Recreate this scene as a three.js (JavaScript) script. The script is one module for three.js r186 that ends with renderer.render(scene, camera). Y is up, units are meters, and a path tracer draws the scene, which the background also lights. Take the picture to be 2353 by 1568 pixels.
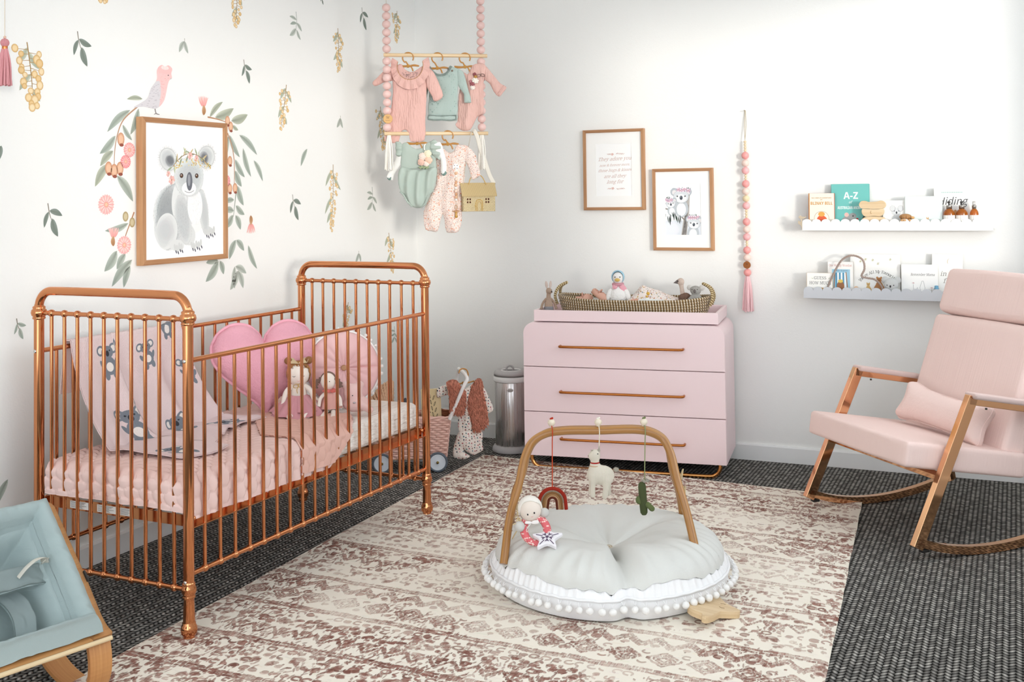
import * as THREE from 'three';
import { RoundedBoxGeometry } from 'three/addons/geometries/RoundedBoxGeometry.js';
import { mergeGeometries } from 'three/addons/utils/BufferGeometryUtils.js';

// ---------------------------------------------------------------- camera, daylight, exposure
const scene = new THREE.Scene();
const camera = new THREE.PerspectiveCamera(2 * Math.atan(784 / 2580.1) * 180 / Math.PI, 2353 / 1568, 0.05, 60);
camera.position.set(2.9184, 1.2471, 5.2574);
{
  const yaw = 0.4217, pitch = -0.0302, roll = 0.0129;
  const F = new THREE.Vector3(-Math.sin(yaw), 0, -Math.cos(yaw)), R = new THREE.Vector3(Math.cos(yaw), 0, -Math.sin(yaw)), U = new THREE.Vector3(0, 1, 0);
  const F2 = F.clone().multiplyScalar(Math.cos(pitch)).addScaledVector(U, -Math.sin(pitch)), U2 = U.clone().multiplyScalar(Math.cos(pitch)).addScaledVector(F, Math.sin(pitch));
  const right = R.clone().multiplyScalar(Math.cos(roll)).addScaledVector(U2, -Math.sin(roll)), up = R.clone().multiplyScalar(Math.sin(roll)).addScaledVector(U2, Math.cos(roll));
  camera.quaternion.setFromRotationMatrix(new THREE.Matrix4().makeBasis(right, up, F2.clone().negate()));
  camera.setViewOffset(2353, 1568, 0, 414.08, 2353, 1568);   // the lens is shifted down, verticals stay upright
}
const renderer = new THREE.WebGLRenderer({ antialias: true });
renderer.toneMapping = THREE.LinearToneMapping;
renderer.toneMappingExposure = 1.0;
renderer.shadowMap.enabled = true;
renderer.shadowMap.type = THREE.PCFSoftShadowMap;
scene.background = new THREE.Color(0.86, 0.93, 1.0);          // bright open sky beyond the windows
scene.backgroundIntensity = 3.55;
const SUN = new THREE.DirectionalLight(new THREE.Color(1, 0.955, 0.89), 1.6);   // low hazy sun through the long window
SUN.name = 'sun';
SUN.position.set(2.0 + 7, 1.0 + 0.45, 2.2 + 7.0);
SUN.target.position.set(2.0, 1.0, 2.2);
SUN.castShadow = true; SUN.shadow.radius = 14;
SUN.shadow.mapSize.set(2048, 2048);
Object.assign(SUN.shadow.camera, { left: -5, right: 5, top: 4, bottom: -4, near: 0.5, far: 20 });
scene.add(SUN, SUN.target);

// ---------------------------------------------------------------- small tools
const PI = Math.PI, V = (x, y, z) => new THREE.Vector3(x, y, z);
const mulberry = (a) => () => { a = (a + 0x6d2b79f5) | 0; let t = Math.imul(a ^ (a >>> 15), 1 | a); t = (t + Math.imul(t ^ (t >>> 7), 61 | t)) ^ t; return ((t ^ (t >>> 14)) >>> 0) / 4294967296; };
let rnd = mulberry(11);
const rr = (a, b) => a + (b - a) * rnd();
const clamp = (x, a, b) => Math.min(b, Math.max(a, x)), mix = (a, b, t) => a + (b - a) * t, sstep = (a, b, x) => { const t = clamp((x - a) / (b - a), 0, 1); return t * t * (3 - 2 * t); };
const hash = (x, y, z = 0) => { let h = (Math.imul(x, 374761393) + Math.imul(y, 668265263) + Math.imul(z, 2147483647 ^ 0x5bd1e995)) | 0; h = Math.imul(h ^ (h >>> 13), 1274126177); return ((h ^ (h >>> 16)) >>> 0) / 4294967296; };
function noise(x, y, z = 0) {
  const xi = Math.floor(x), yi = Math.floor(y), zi = Math.floor(z), s = (t) => t * t * (3 - 2 * t), u = s(x - xi), v = s(y - yi), w = s(z - zi);
  const l = (k) => mix(mix(hash(xi, yi, zi + k), hash(xi + 1, yi, zi + k), u), mix(hash(xi, yi + 1, zi + k), hash(xi + 1, yi + 1, zi + k), u), v);
  return (w === 0 ? l(0) : mix(l(0), l(1), w)) * 2 - 1;
}
const fbm = (x, y, z = 0) => noise(x, y, z) * 0.6 + noise(x * 2.1 + 7, y * 2.1, z) * 0.3 + noise(x * 4.3, y * 4.3 + 5, z) * 0.15;
function pnoise(x, y, px, py) {                                    // tileable value noise
  const xi = Math.floor(x), yi = Math.floor(y), s = (t) => t * t * (3 - 2 * t), u = s(x - xi), v = s(y - yi), m = (a, b) => ((a % b) + b) % b, h = (i, j) => hash(m(i, px), m(j, py), 3);
  return mix(mix(h(xi, yi), h(xi + 1, yi), u), mix(h(xi, yi + 1), h(xi + 1, yi + 1), u), v) * 2 - 1;
}

const counts = new Map();
function numbered(name) { const n = counts.get(name) ?? 0; counts.set(name, n + 1); return n ? name + '_' + String(n).padStart(3, '0') : name; }
function tag(o, label, category, group) { o.userData.label = label; o.userData.category = category; if (group) o.userData.group = group; return o; }
function shade(m) { m.castShadow = m.receiveShadow = true; return m; }
function part(name, geo, mat, parent, label) { const m = shade(new THREE.Mesh(Array.isArray(geo) ? merge(geo) : geo, mat)); m.name = name; if (label) m.userData.label = label; parent.add(m); return m; }
function thing(name, label, category, pos = [0, 0, 0], turn = 0, group) {
  const o = new THREE.Group(); o.name = numbered(name); o.position.set(...pos); o.rotation.y = turn; scene.add(o);
  return tag(o, label, category, group);
}
function solo(name, label, category, geo, mat, pos = [0, 0, 0], turn = 0, group) {
  const m = shade(new THREE.Mesh(Array.isArray(geo) ? merge(geo) : geo, mat)); m.name = numbered(name); m.position.set(...pos); m.rotation.y = turn; scene.add(m);
  return tag(m, label, category, group);
}
function struct(name, geo, mat) { const m = shade(new THREE.Mesh(Array.isArray(geo) ? merge(geo) : geo, mat)); m.name = name; m.userData.kind = 'structure'; scene.add(m); return m; }
function copy(o, label, pos, turn) {
  const c = o.clone(); c.name = numbered(o.name.replace(/_\d+$/, '')); c.userData = { ...o.userData }; if (label) c.userData.label = label;
  if (pos) c.position.set(...pos); if (turn !== undefined) c.rotation.y = turn; scene.add(c); return c;
}

// geometry
function merge(list) {
  const flat = list.flat(Infinity).map((g) => { const n = g.index ? g.toNonIndexed() : g.clone(); if (!n.attributes.normal) n.computeVertexNormals(); if (!n.attributes.uv) n.setAttribute('uv', new THREE.BufferAttribute(new Float32Array(n.attributes.position.count * 2), 2)); for (const k of Object.keys(n.attributes)) if (!['position', 'normal', 'uv', 'color'].includes(k)) n.deleteAttribute(k); n.morphAttributes = {}; n.clearGroups(); return n; });
  if (flat.some((g) => g.attributes.color)) for (const g of flat) if (!g.attributes.color) g.setAttribute('color', new THREE.BufferAttribute(new Float32Array(g.attributes.position.count * 3).fill(1), 3));
  return mergeGeometries(flat);
}
function T(g, p = [0, 0, 0], r = [0, 0, 0], s = [1, 1, 1]) { const e = new THREE.Matrix4().compose(V(...p), new THREE.Quaternion().setFromEuler(new THREE.Euler(...r)), V(...s)); return g.applyMatrix4(e); }
const box = (w, h, d, x = 0, y = 0, z = 0) => new THREE.BoxGeometry(w, h, d).translate(x, y, z);
const rbox = (w, h, d, r, x = 0, y = 0, z = 0, seg = 3) => new RoundedBoxGeometry(w, h, d, seg, r).translate(x, y, z);
const ball = (r, x = 0, y = 0, z = 0, s = [1, 1, 1], n = 20) => new THREE.SphereGeometry(r, n, Math.max(8, n >> 1) + 2).scale(...s).translate(x, y, z);
const ring = (R, r, x = 0, y = 0, z = 0, rot = [PI / 2, 0, 0], n = 28, m = 10) => T(new THREE.TorusGeometry(R, r, m, n), [x, y, z], rot);
const lathe = (pts, n = 36) => new THREE.LatheGeometry(pts.map(([r, y]) => new THREE.Vector2(r, y)), n);
function rod(a, b, r, r2 = r, n = 14) {
  const A = V(...a), B = V(...b), d = B.clone().sub(A), g = new THREE.CylinderGeometry(r2, r, d.length(), n, 1);
  g.applyQuaternion(new THREE.Quaternion().setFromUnitVectors(V(0, 1, 0), d.clone().normalize())); const m = A.add(B).multiplyScalar(0.5); return g.translate(m.x, m.y, m.z);
}
// a round or elliptic sweep along points, radius number or function of t, capped
function tube(pts, r, { seg = pts.length * 8, n = 10, closed = false, flat = 1, smooth = true, up = null } = {}) {
  const P = pts.map((p) => (p.isVector3 ? p : V(...p)));
  let curve;
  if (smooth) curve = new THREE.CatmullRomCurve3(P, closed, 'centripetal');
  else { curve = new THREE.CurvePath(); for (let i = 0; i + 1 < P.length; i++) curve.add(new THREE.LineCurve3(P[i], P[i + 1])); }
  const pos = [], nor = [], uv = [], idx = [], L = curve.getLength();
  let N = null, prev = null; const rings = [];
  for (let i = 0; i <= seg; i++) {
    const t = i / seg, c = curve.getPointAt(Math.min(t, 1)), tan = curve.getTangentAt(Math.min(t, 1)).normalize();
    if (up) { const b = V(...up).cross(tan).normalize(); N = tan.clone().cross(b).normalize(); }
    else if (!N) { N = Math.abs(tan.y) < 0.9 ? V(0, 1, 0) : V(1, 0, 0); N.addScaledVector(tan, -N.dot(tan)).normalize(); }
    else { N = N.clone().addScaledVector(tan, -N.dot(tan)).normalize(); }
    const B = tan.clone().cross(N); rings.push([c, N.clone(), B, tan, t]);
  }
  if (closed) { const a = rings[0], b = rings[seg]; const ang = Math.atan2(b[1].dot(a[2]), b[1].dot(a[1])); rings.forEach((q) => { const k = -ang * q[4], nn = q[1].clone().multiplyScalar(Math.cos(k)).addScaledVector(q[2], Math.sin(k)); q[2] = q[3].clone().cross(nn); q[1] = nn; }); }
  for (const [c, NN, B, , t] of rings) {
    const R = typeof r === 'function' ? r(t) : r;
    for (let j = 0; j <= n; j++) {
      const a = (j / n) * 2 * PI, ca = Math.cos(a), sa = Math.sin(a);
      const q = c.clone().addScaledVector(NN, ca * R * flat).addScaledVector(B, sa * R);
      const m = V(0, 0, 0).addScaledVector(NN, ca / flat).addScaledVector(B, sa).normalize();
      pos.push(q.x, q.y, q.z); nor.push(m.x, m.y, m.z); uv.push(t * L, (j / n) * 2 * PI * R);
    }
  }
  for (let i = 0; i < seg; i++) for (let j = 0; j < n; j++) { const a = i * (n + 1) + j, b = a + n + 1; idx.push(a, a + 1, b, b, a + 1, b + 1); }
  if (!closed) for (const [e, sgn] of [[0, -1], [seg, 1]]) {
    const [c, , , tan] = rings[e], k = pos.length / 3; pos.push(c.x, c.y, c.z); nor.push(tan.x * sgn, tan.y * sgn, tan.z * sgn); uv.push(0, 0);
    for (let j = 0; j <= n; j++) { const o = (e * (n + 1) + j) * 3; pos.push(pos[o], pos[o + 1], pos[o + 2]); nor.push(tan.x * sgn, tan.y * sgn, tan.z * sgn); uv.push(0, 0); }
    for (let j = 0; j < n; j++) sgn > 0 ? idx.push(k, k + 1 + j, k + 2 + j) : idx.push(k, k + 2 + j, k + 1 + j);
  }
  return geom(pos, idx, uv, nor);
}
function geom(pos, idx, uv, nor) {
  const g = new THREE.BufferGeometry(); g.setAttribute('position', new THREE.Float32BufferAttribute(pos, 3)); g.setIndex(idx);
  g.setAttribute('uv', new THREE.Float32BufferAttribute(uv ?? new Array((pos.length / 3) * 2).fill(0), 2));
  if (nor) g.setAttribute('normal', new THREE.Float32BufferAttribute(nor, 3)); else g.computeVertexNormals(); return g;
}
const shapeOf = (pts) => new THREE.Shape(pts.map(([x, y]) => new THREE.Vector2(x, y)));
function smoothPts(pts, n = 6, closed = true) { const c = new THREE.CatmullRomCurve3(pts.map(([x, y]) => V(x, y, 0)), closed, 'centripetal'); return c.getPoints(pts.length * n).slice(0, closed ? -1 : undefined).map((p) => [p.x, p.y]); }
function extr(pts, depth, bevel = 0.001, holes = [], curveSeg = 12) {
  const s = Array.isArray(pts) ? shapeOf(pts) : pts; for (const h of holes) s.holes.push(new THREE.Path(h.map(([x, y]) => new THREE.Vector2(x, y))));
  const g = new THREE.ExtrudeGeometry(s, { depth: depth - 2 * bevel, bevelEnabled: bevel > 0, bevelThickness: bevel, bevelSize: bevel, bevelOffset: -bevel, bevelSegments: 2, curveSegments: curveSeg });
  return g.translate(0, 0, bevel);
}
// uv in metres from the dominant axis of the normal; grain runs along axis g (0 x, 1 y, 2 z)
function metre(g, grain = 0, off = 0) {
  const n = g.index ? g.toNonIndexed() : g, p = n.attributes.position, uv = new Float32Array(p.count * 2), a = V(0, 0, 0), b = V(0, 0, 0), c = V(0, 0, 0);
  for (let i = 0; i < p.count; i += 3) {
    a.fromBufferAttribute(p, i); b.fromBufferAttribute(p, i + 1); c.fromBufferAttribute(p, i + 2);
    const m = b.clone().sub(a).cross(c.clone().sub(a)).toArray().map(Math.abs), k = m.indexOf(Math.max(...m)), axes = [0, 1, 2].filter((x) => x !== k);
    const u = axes.includes(grain) ? grain : axes[0], v = axes.find((x) => x !== u);
    [a, b, c].forEach((q, j) => { const t = q.toArray(); uv[(i + j) * 2] = t[u] + off; uv[(i + j) * 2 + 1] = t[v] + off * 0.37; });
  }
  n.setAttribute('uv', new THREE.BufferAttribute(uv, 2)); return n;
}
// a cloth: f(u, v) -> [x, y, z], thickness t, uv scaled to metres by (su, sv)
function sheet(f, nu, nv, t = 0.002, su = 1, sv = 1) {
  const pos = [], uv = [], idx = [], W = nu + 1;
  for (let j = 0; j <= nv; j++) for (let i = 0; i <= nu; i++) { pos.push(...f(i / nu, j / nv)); uv.push((i / nu) * su, (j / nv) * sv); }
  for (let j = 0; j < nv; j++) for (let i = 0; i < nu; i++) { const a = j * W + i; idx.push(a, a + 1, a + W, a + 1, a + W + 1, a + W); }
  const g = geom(pos, idx, uv); if (!t) return g;
  const n = g.attributes.normal, P = pos.slice(), I = idx.slice(), U2 = uv.slice(), K = pos.length / 3;
  for (let i = 0; i < K; i++) { P.push(pos[i * 3] - n.getX(i) * t, pos[i * 3 + 1] - n.getY(i) * t, pos[i * 3 + 2] - n.getZ(i) * t); U2.push(uv[i * 2], uv[i * 2 + 1]); }
  for (let i = 0; i < idx.length; i += 3) I.push(idx[i] + K, idx[i + 2] + K, idx[i + 1] + K);
  const edge = (a, b) => I.push(a, a + K, b, b, a + K, b + K);
  for (let i = 0; i < nu; i++) { edge(i + 1, i); edge(nv * W + i, nv * W + i + 1); }
  for (let j = 0; j < nv; j++) { edge(j * W, (j + 1) * W); edge((j + 1) * W + nu, j * W + nu); }
  return geom(P, I, U2);
}
// surface nets over a signed distance
function blob(f, lo, hi, h, uvAxes = [0, 1]) {
  const N = [0, 1, 2].map((k) => Math.ceil((hi[k] - lo[k]) / h) + 1), [nx, ny, nz] = N, F = new Float32Array(nx * ny * nz), id = new Int32Array(nx * ny * nz).fill(-1), pos = [], idx = [];
  for (let k = 0, q = 0; k < nz; k++) for (let j = 0; j < ny; j++) for (let i = 0; i < nx; i++, q++) F[q] = f(lo[0] + i * h, lo[1] + j * h, lo[2] + k * h);
  const at = (i, j, k) => i + nx * (j + ny * k), E = [[0, 1], [2, 3], [4, 5], [6, 7], [0, 2], [1, 3], [4, 6], [5, 7], [0, 4], [1, 5], [2, 6], [3, 7]];
  for (let k = 0; k < nz - 1; k++) for (let j = 0; j < ny - 1; j++) for (let i = 0; i < nx - 1; i++) {
    const v = []; let neg = 0; for (let c = 0; c < 8; c++) { const x = F[at(i + (c & 1), j + ((c >> 1) & 1), k + (c >> 2))]; v.push(x); if (x < 0) neg++; }
    if (neg === 0 || neg === 8) continue;
    let x = 0, y = 0, z = 0, n = 0;
    for (const [a, b] of E) if ((v[a] < 0) !== (v[b] < 0)) { const t = v[a] / (v[a] - v[b]); x += mix(a & 1, b & 1, t); y += mix((a >> 1) & 1, (b >> 1) & 1, t); z += mix(a >> 2, b >> 2, t); n++; }
    id[at(i, j, k)] = pos.length / 3; pos.push(lo[0] + (i + x / n) * h, lo[1] + (j + y / n) * h, lo[2] + (k + z / n) * h);
  }
  const quad = (a, b, c, d, s) => { if (Math.min(a, b, c, d) < 0) return; s ? idx.push(a, b, c, a, c, d) : idx.push(a, c, b, a, d, c); };
  for (let k = 1; k < nz - 1; k++) for (let j = 1; j < ny - 1; j++) for (let i = 1; i < nx - 1; i++) {
    const s = F[at(i, j, k)] < 0;
    if (s !== F[at(i + 1, j, k)] < 0) quad(id[at(i, j - 1, k - 1)], id[at(i, j, k - 1)], id[at(i, j, k)], id[at(i, j - 1, k)], s);
    if (s !== F[at(i, j + 1, k)] < 0) quad(id[at(i - 1, j, k - 1)], id[at(i - 1, j, k)], id[at(i, j, k)], id[at(i, j, k - 1)], s);
    if (s !== F[at(i, j, k + 1)] < 0) quad(id[at(i - 1, j - 1, k)], id[at(i, j - 1, k)], id[at(i, j, k)], id[at(i - 1, j, k)], s);
  }
  const uv = []; for (let i = 0; i < pos.length; i += 3) uv.push(pos[i + uvAxes[0]], pos[i + uvAxes[1]]);
  return geom(pos, idx, uv);
}
const len3 = (x, y, z) => Math.sqrt(x * x + y * y + z * z), smin = (a, b, k) => { const h = Math.max(k - Math.abs(a - b), 0) / k; return Math.min(a, b) - h * h * k * 0.25; };
const cap = (a, b, ra, rb = ra) => { const d = [b[0] - a[0], b[1] - a[1], b[2] - a[2]], L = d[0] ** 2 + d[1] ** 2 + d[2] ** 2 || 1e-9; return (x, y, z) => { const t = clamp(((x - a[0]) * d[0] + (y - a[1]) * d[1] + (z - a[2]) * d[2]) / L, 0, 1); return len3(x - a[0] - d[0] * t, y - a[1] - d[1] * t, z - a[2] - d[2] * t) - mix(ra, rb, t); }; };
const ell = (c, r) => (x, y, z) => { const k = len3((x - c[0]) / r[0], (y - c[1]) / r[1], (z - c[2]) / r[2]); return (k - 1) * Math.min(...r); };
// a soft body: list of distances joined smoothly, box found from the points given
function body(list, k, lo, hi, h) { return blob((x, y, z) => { let d = 1e9; for (const f of list) d = smin(d, f(x, y, z), k); return d; }, lo, hi, h); }
function polyDist(P) {
  return (x, y) => {
    let d = 1e9, inside = false;
    for (let i = 0, j = P.length - 1; i < P.length; j = i++) {
      const ax = P[j][0], ay = P[j][1], ex = P[i][0] - ax, ey = P[i][1] - ay, wx = x - ax, wy = y - ay, t = clamp((wx * ex + wy * ey) / (ex * ex + ey * ey || 1e-12), 0, 1);
      d = Math.min(d, (wx - ex * t) ** 2 + (wy - ey * t) ** 2);
      if ((P[i][1] > y) !== (ay > y) && x < ((ax - P[i][0]) * (y - P[i][1])) / (ay - P[i][1]) + P[i][0]) inside = !inside;
    }
    return inside ? -Math.sqrt(d) : Math.sqrt(d);
  };
}
// a stuffed or clothed outline in the xy plane: half thickness th, swelling over the distance e from the edge, creased by w(x, y)
function puff(outline, th, e, h = 0.004, w = null, thin = 0.0015) {
  const P = outline, D = polyDist(P), xs = P.map((p) => p[0]), ys = P.map((p) => p[1]), x0 = Math.min(...xs) - 2 * h, x1 = Math.max(...xs) + 2 * h, y0 = Math.min(...ys) - 2 * h, y1 = Math.max(...ys) + 2 * h;
  const cacheD = new Map(), m = th * 1.6 + 4 * h + (w ? 0.012 : 0);
  const d2 = (x, y) => { const k = Math.round((x - x0) / h * 4) * 100003 + Math.round((y - y0) / h * 4); let v = cacheD.get(k); if (v === undefined) { const d = D(x, y); cacheD.set(k, v = [d, w ? w(x, y, -d) : 0]); } return v; };
  return blob((x, y, z) => { const [d, c] = d2(x, y); if (d > 0) return Math.max(d, Math.abs(z - c) - thin); const q = Math.min(1, -d / e); return Math.max((Math.abs(z - c) - thin - th * Math.sqrt(q * (2 - q))) * 0.6, d); }, [x0, y0, -m], [x1, y1, m], h);
}
function paint(g, fn) {
  const p = g.attributes.position, c = new Float32Array(p.count * 3), k = new THREE.Color();
  for (let i = 0; i < p.count; i++) { const q = typeof fn === 'function' ? fn(p.getX(i), p.getY(i), p.getZ(i), i) : fn; k.set(q); c.set([k.r, k.g, k.b], i * 3); }
  g.setAttribute('color', new THREE.BufferAttribute(c, 3)); return g;
}
const mirrorX = (pts) => [...pts, ...pts.slice().reverse().filter(([x]) => x !== 0).map(([x, y]) => [-x, y])];

// textures
function dataTex(w, h, fn, srgb = true, rep = [1, 1]) {
  const d = new Uint8Array(w * h * 4);
  for (let y = 0, o = 0; y < h; y++) for (let x = 0; x < w; x++, o += 4) { const c = fn(x / w, y / h, x, y); if (typeof c === 'number') d[o] = d[o + 1] = d[o + 2] = clamp(c, 0, 1) * 255; else { d[o] = clamp(c[0], 0, 255); d[o + 1] = clamp(c[1], 0, 255); d[o + 2] = clamp(c[2], 0, 255); } d[o + 3] = 255; }
  const t = new THREE.DataTexture(d, w, h); t.magFilter = THREE.LinearFilter; t.wrapS = t.wrapT = THREE.RepeatWrapping; if (srgb) t.colorSpace = THREE.SRGBColorSpace; t.repeat.set(...rep); t.needsUpdate = true; return t;
}
function canvasTex(w, h, draw, rep = [1, 1]) {
  const c = document.createElement('canvas'); c.width = w; c.height = h; draw(c.getContext('2d'), w, h);
  const t = new THREE.CanvasTexture(c); t.colorSpace = THREE.SRGBColorSpace; t.wrapS = t.wrapT = THREE.RepeatWrapping; t.repeat.set(...rep); return t;
}
const scaled = (t, x, y = x) => { const c = t.clone(); c.repeat.set(x, y); return c; };
const M = (color, roughness = 0.7, extra = {}) => new THREE.MeshPhysicalMaterial({ color: new THREE.Color(color), roughness, ...extra });
const bumpWeave = dataTex(128, 128, (u, v, x, y) => 0.5 + 0.22 * Math.sin(x * PI / 2) * (((y >> 2) & 1) ? 1 : -1) + 0.22 * Math.sin(y * PI / 2) * (((x >> 2) & 1) ? 1 : -1) + 0.2 * (hash(x, y, 9) - 0.5), false);
const bumpSoft = dataTex(256, 256, (u, v) => 0.5 + 0.3 * pnoise(u * 16, v * 16, 16, 16) + 0.25 * pnoise(u * 64, v * 64, 64, 64), false);
const bumpKnit = dataTex(128, 128, (u, v) => { const a = u * 8, c = Math.abs((a % 1) - 0.5) * 2, b = (v * 12 + c * 0.9) % 1; return 0.25 + 0.6 * Math.sin(b * PI) * (1 - c * c * 0.8); }, false);
const bumpCrinkle = dataTex(256, 256, (u, v) => 0.5 + 0.35 * pnoise(u * 40, v * 7, 40, 7) + 0.2 * pnoise(u * 90, v * 20, 90, 20), false);
const grainTex = (base, dark, stretch = 1) => dataTex(512, 512, (u, v) => { const n = pnoise(u * 3 * stretch, v * 60, 3 * stretch, 60) * 0.5 + pnoise(u * 6 * stretch, v * 140, 6 * stretch, 140) * 0.35 + pnoise(u * 2, v * 9, 2, 9) * 0.5, t = clamp(0.5 + n * 0.5, 0, 1); return [0, 1, 2].map((k) => mix(dark[k], base[k], t)); }, true, [2, 4]);
const fabric = (color, ex = {}) => M(color, 0.92, { bumpMap: scaled(bumpWeave, 18), bumpScale: 0.0006, sheen: 0.25, sheenRoughness: 0.6, ...ex });

// ---------------------------------------------------------------- the room
const ROOM = { x: 3.5, z: 7.0, h: 2.45 };
const wallBump = dataTex(256, 256, (u, v) => 0.5 + 0.25 * pnoise(u * 90, v * 90, 90, 90) + 0.2 * pnoise(u * 30, v * 30, 30, 30), false, [3, 3]);
const wallPaint = M('#f3f2ee', 0.85, { bumpMap: wallBump, bumpScale: 0.0003 });
const trimPaint = M('#f1f1ef', 0.45);
const ceilPaint = M('#f6f5f2', 0.9);
const carpetTex = (() => {
  const N = 512, cols = 14, rows = 16, col = new Float32Array(N * N), hgt = new Float32Array(N * N);
  const r = mulberry(5), tone = [], off = [];
  for (let i = 0; i < cols; i++) { off.push(r() * 0.8); tone.push(Array.from({ length: rows }, () => r())); }
  for (let y = 0; y < N; y++) for (let x = 0; x < N; x++) {
    const u = (x / N) * cols, ci = Math.floor(u), fu = u - ci - 0.5; let v = (y / N) * rows + off[ci] + fu * 0.7 * (ci % 2 ? 1 : -1); v = ((v % rows) + rows) % rows;
    const ri = Math.floor(v), fv = v - ri - 0.5, d = Math.sqrt(fu * fu * 3.2 + fv * fv * 3.6), h = clamp(1 - d, 0, 1), strand = 0.5 + 0.5 * Math.sin((fu + fv * 0.6) * 26);
    hgt[y * N + x] = Math.sqrt(h) * 0.85 + strand * 0.12 * h; col[y * N + x] = h > 0 ? 0.22 + 0.5 * Math.sqrt(h) * (0.55 + 0.75 * tone[ci][ri]) + 0.16 * strand * h : 0.1;
  }
  const map = dataTex(N, N, (u, v, x, y) => { const c = col[y * N + x] * 240; return [c * 1.0, c * 0.98, c * 0.945]; }, true, [1 / 0.235, 1 / 0.3]);
  const bump = dataTex(N, N, (u, v, x, y) => hgt[y * N + x], false, [1 / 0.235, 1 / 0.3]);
  return { map, bump };
})();
const carpet = M('#ffffff', 1, { map: carpetTex.map, bumpMap: carpetTex.bump, bumpScale: 0.008, specularIntensity: 0.15 });
struct('floor', metre(box(ROOM.x + 0.2, 0.1, ROOM.z + 0.2, ROOM.x / 2, -0.05, ROOM.z / 2)), carpet);
struct('ceiling', box(ROOM.x + 0.4, 0.1, ROOM.z + 0.4, ROOM.x / 2, ROOM.h + 0.05, ROOM.z / 2), ceilPaint);
struct('wall_left', metre(box(0.12, ROOM.h, ROOM.z + 0.2, -0.06, ROOM.h / 2, ROOM.z / 2)), wallPaint);
struct('wall_back', metre(box(ROOM.x, ROOM.h, 0.12, ROOM.x / 2, ROOM.h / 2, -0.06)), wallPaint);
const WIN = { y0: 0.93, y1: 2.2, spans: [[0.62, 2.6], [3.3, 6.3]] };
{
  const g = [box(0.12, WIN.y0, ROOM.z + 0.24, ROOM.x + 0.06, WIN.y0 / 2, ROOM.z / 2), box(0.12, ROOM.h - WIN.y1, ROOM.z + 0.24, ROOM.x + 0.06, (ROOM.h + WIN.y1) / 2, ROOM.z / 2)];
  const edges = [-0.12, ...WIN.spans.flat(), ROOM.z + 0.12]; for (let i = 0; i < edges.length; i += 2) g.push(box(0.12, WIN.y1 - WIN.y0, edges[i + 1] - edges[i], ROOM.x + 0.06, (WIN.y0 + WIN.y1) / 2, (edges[i] + edges[i + 1]) / 2));
  struct('wall_right', g.map((q) => metre(q)), wallPaint);
}
const DOOR = { x0: 0.25, x1: 3.25, y0: 0.1, y1: 2.35 };
struct('wall_front', [box(ROOM.x, DOOR.y0, 0.12, ROOM.x / 2, DOOR.y0 / 2, ROOM.z + 0.06), box(ROOM.x, ROOM.h - DOOR.y1, 0.12, ROOM.x / 2, (ROOM.h + DOOR.y1) / 2, ROOM.z + 0.06),
  box(DOOR.x0, DOOR.y1 - DOOR.y0, 0.12, DOOR.x0 / 2, (DOOR.y0 + DOOR.y1) / 2, ROOM.z + 0.06), box(ROOM.x - DOOR.x1, DOOR.y1 - DOOR.y0, 0.12, (ROOM.x + DOOR.x1) / 2, (DOOR.y0 + DOOR.y1) / 2, ROOM.z + 0.06)].map((g) => metre(g)), wallPaint);
{
  const fr = (x0, x1, y0, y1, ax) => { const f = 0.03, d = 0.05; return [[x0, x1, y0, y0 + f], [x0, x1, y1 - f, y1], [x0, x0 + f, y0, y1], [x1 - f, x1, y0, y1]].map(([a, b, c, e]) => (ax === 'z' ? box(d, e - c, b - a, ROOM.x + 0.085, (c + e) / 2, (a + b) / 2) : box(b - a, e - c, d, (a + b) / 2, (c + e) / 2, ROOM.z + 0.085))); };
  WIN.spans.forEach(([a, b], i) => struct('window_' + (i + 1), fr(a - 0.02, b + 0.02, WIN.y0 - 0.02, WIN.y1 + 0.02, 'z'), trimPaint));
  struct('window_3', fr(DOOR.x0 - 0.02, DOOR.x1 + 0.02, DOOR.y0 - 0.02, DOOR.y1 + 0.02, 'x'), trimPaint);
}
const bbProfile = (L) => extr([[0, 0], [0.013, 0], [0.013, 0.068], [0.009, 0.076], [0, 0.076]], L, 0.0008);
struct('baseboard_left', T(bbProfile(ROOM.z), [0, 0, 0], [0, 0, 0]), trimPaint);
struct('baseboard_back', T(bbProfile(ROOM.x), [ROOM.x, 0, 0], [0, -PI / 2, 0]), trimPaint);
struct('baseboard_right', T(bbProfile(ROOM.z), [ROOM.x, 0, ROOM.z], [0, PI, 0]), trimPaint);

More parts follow.
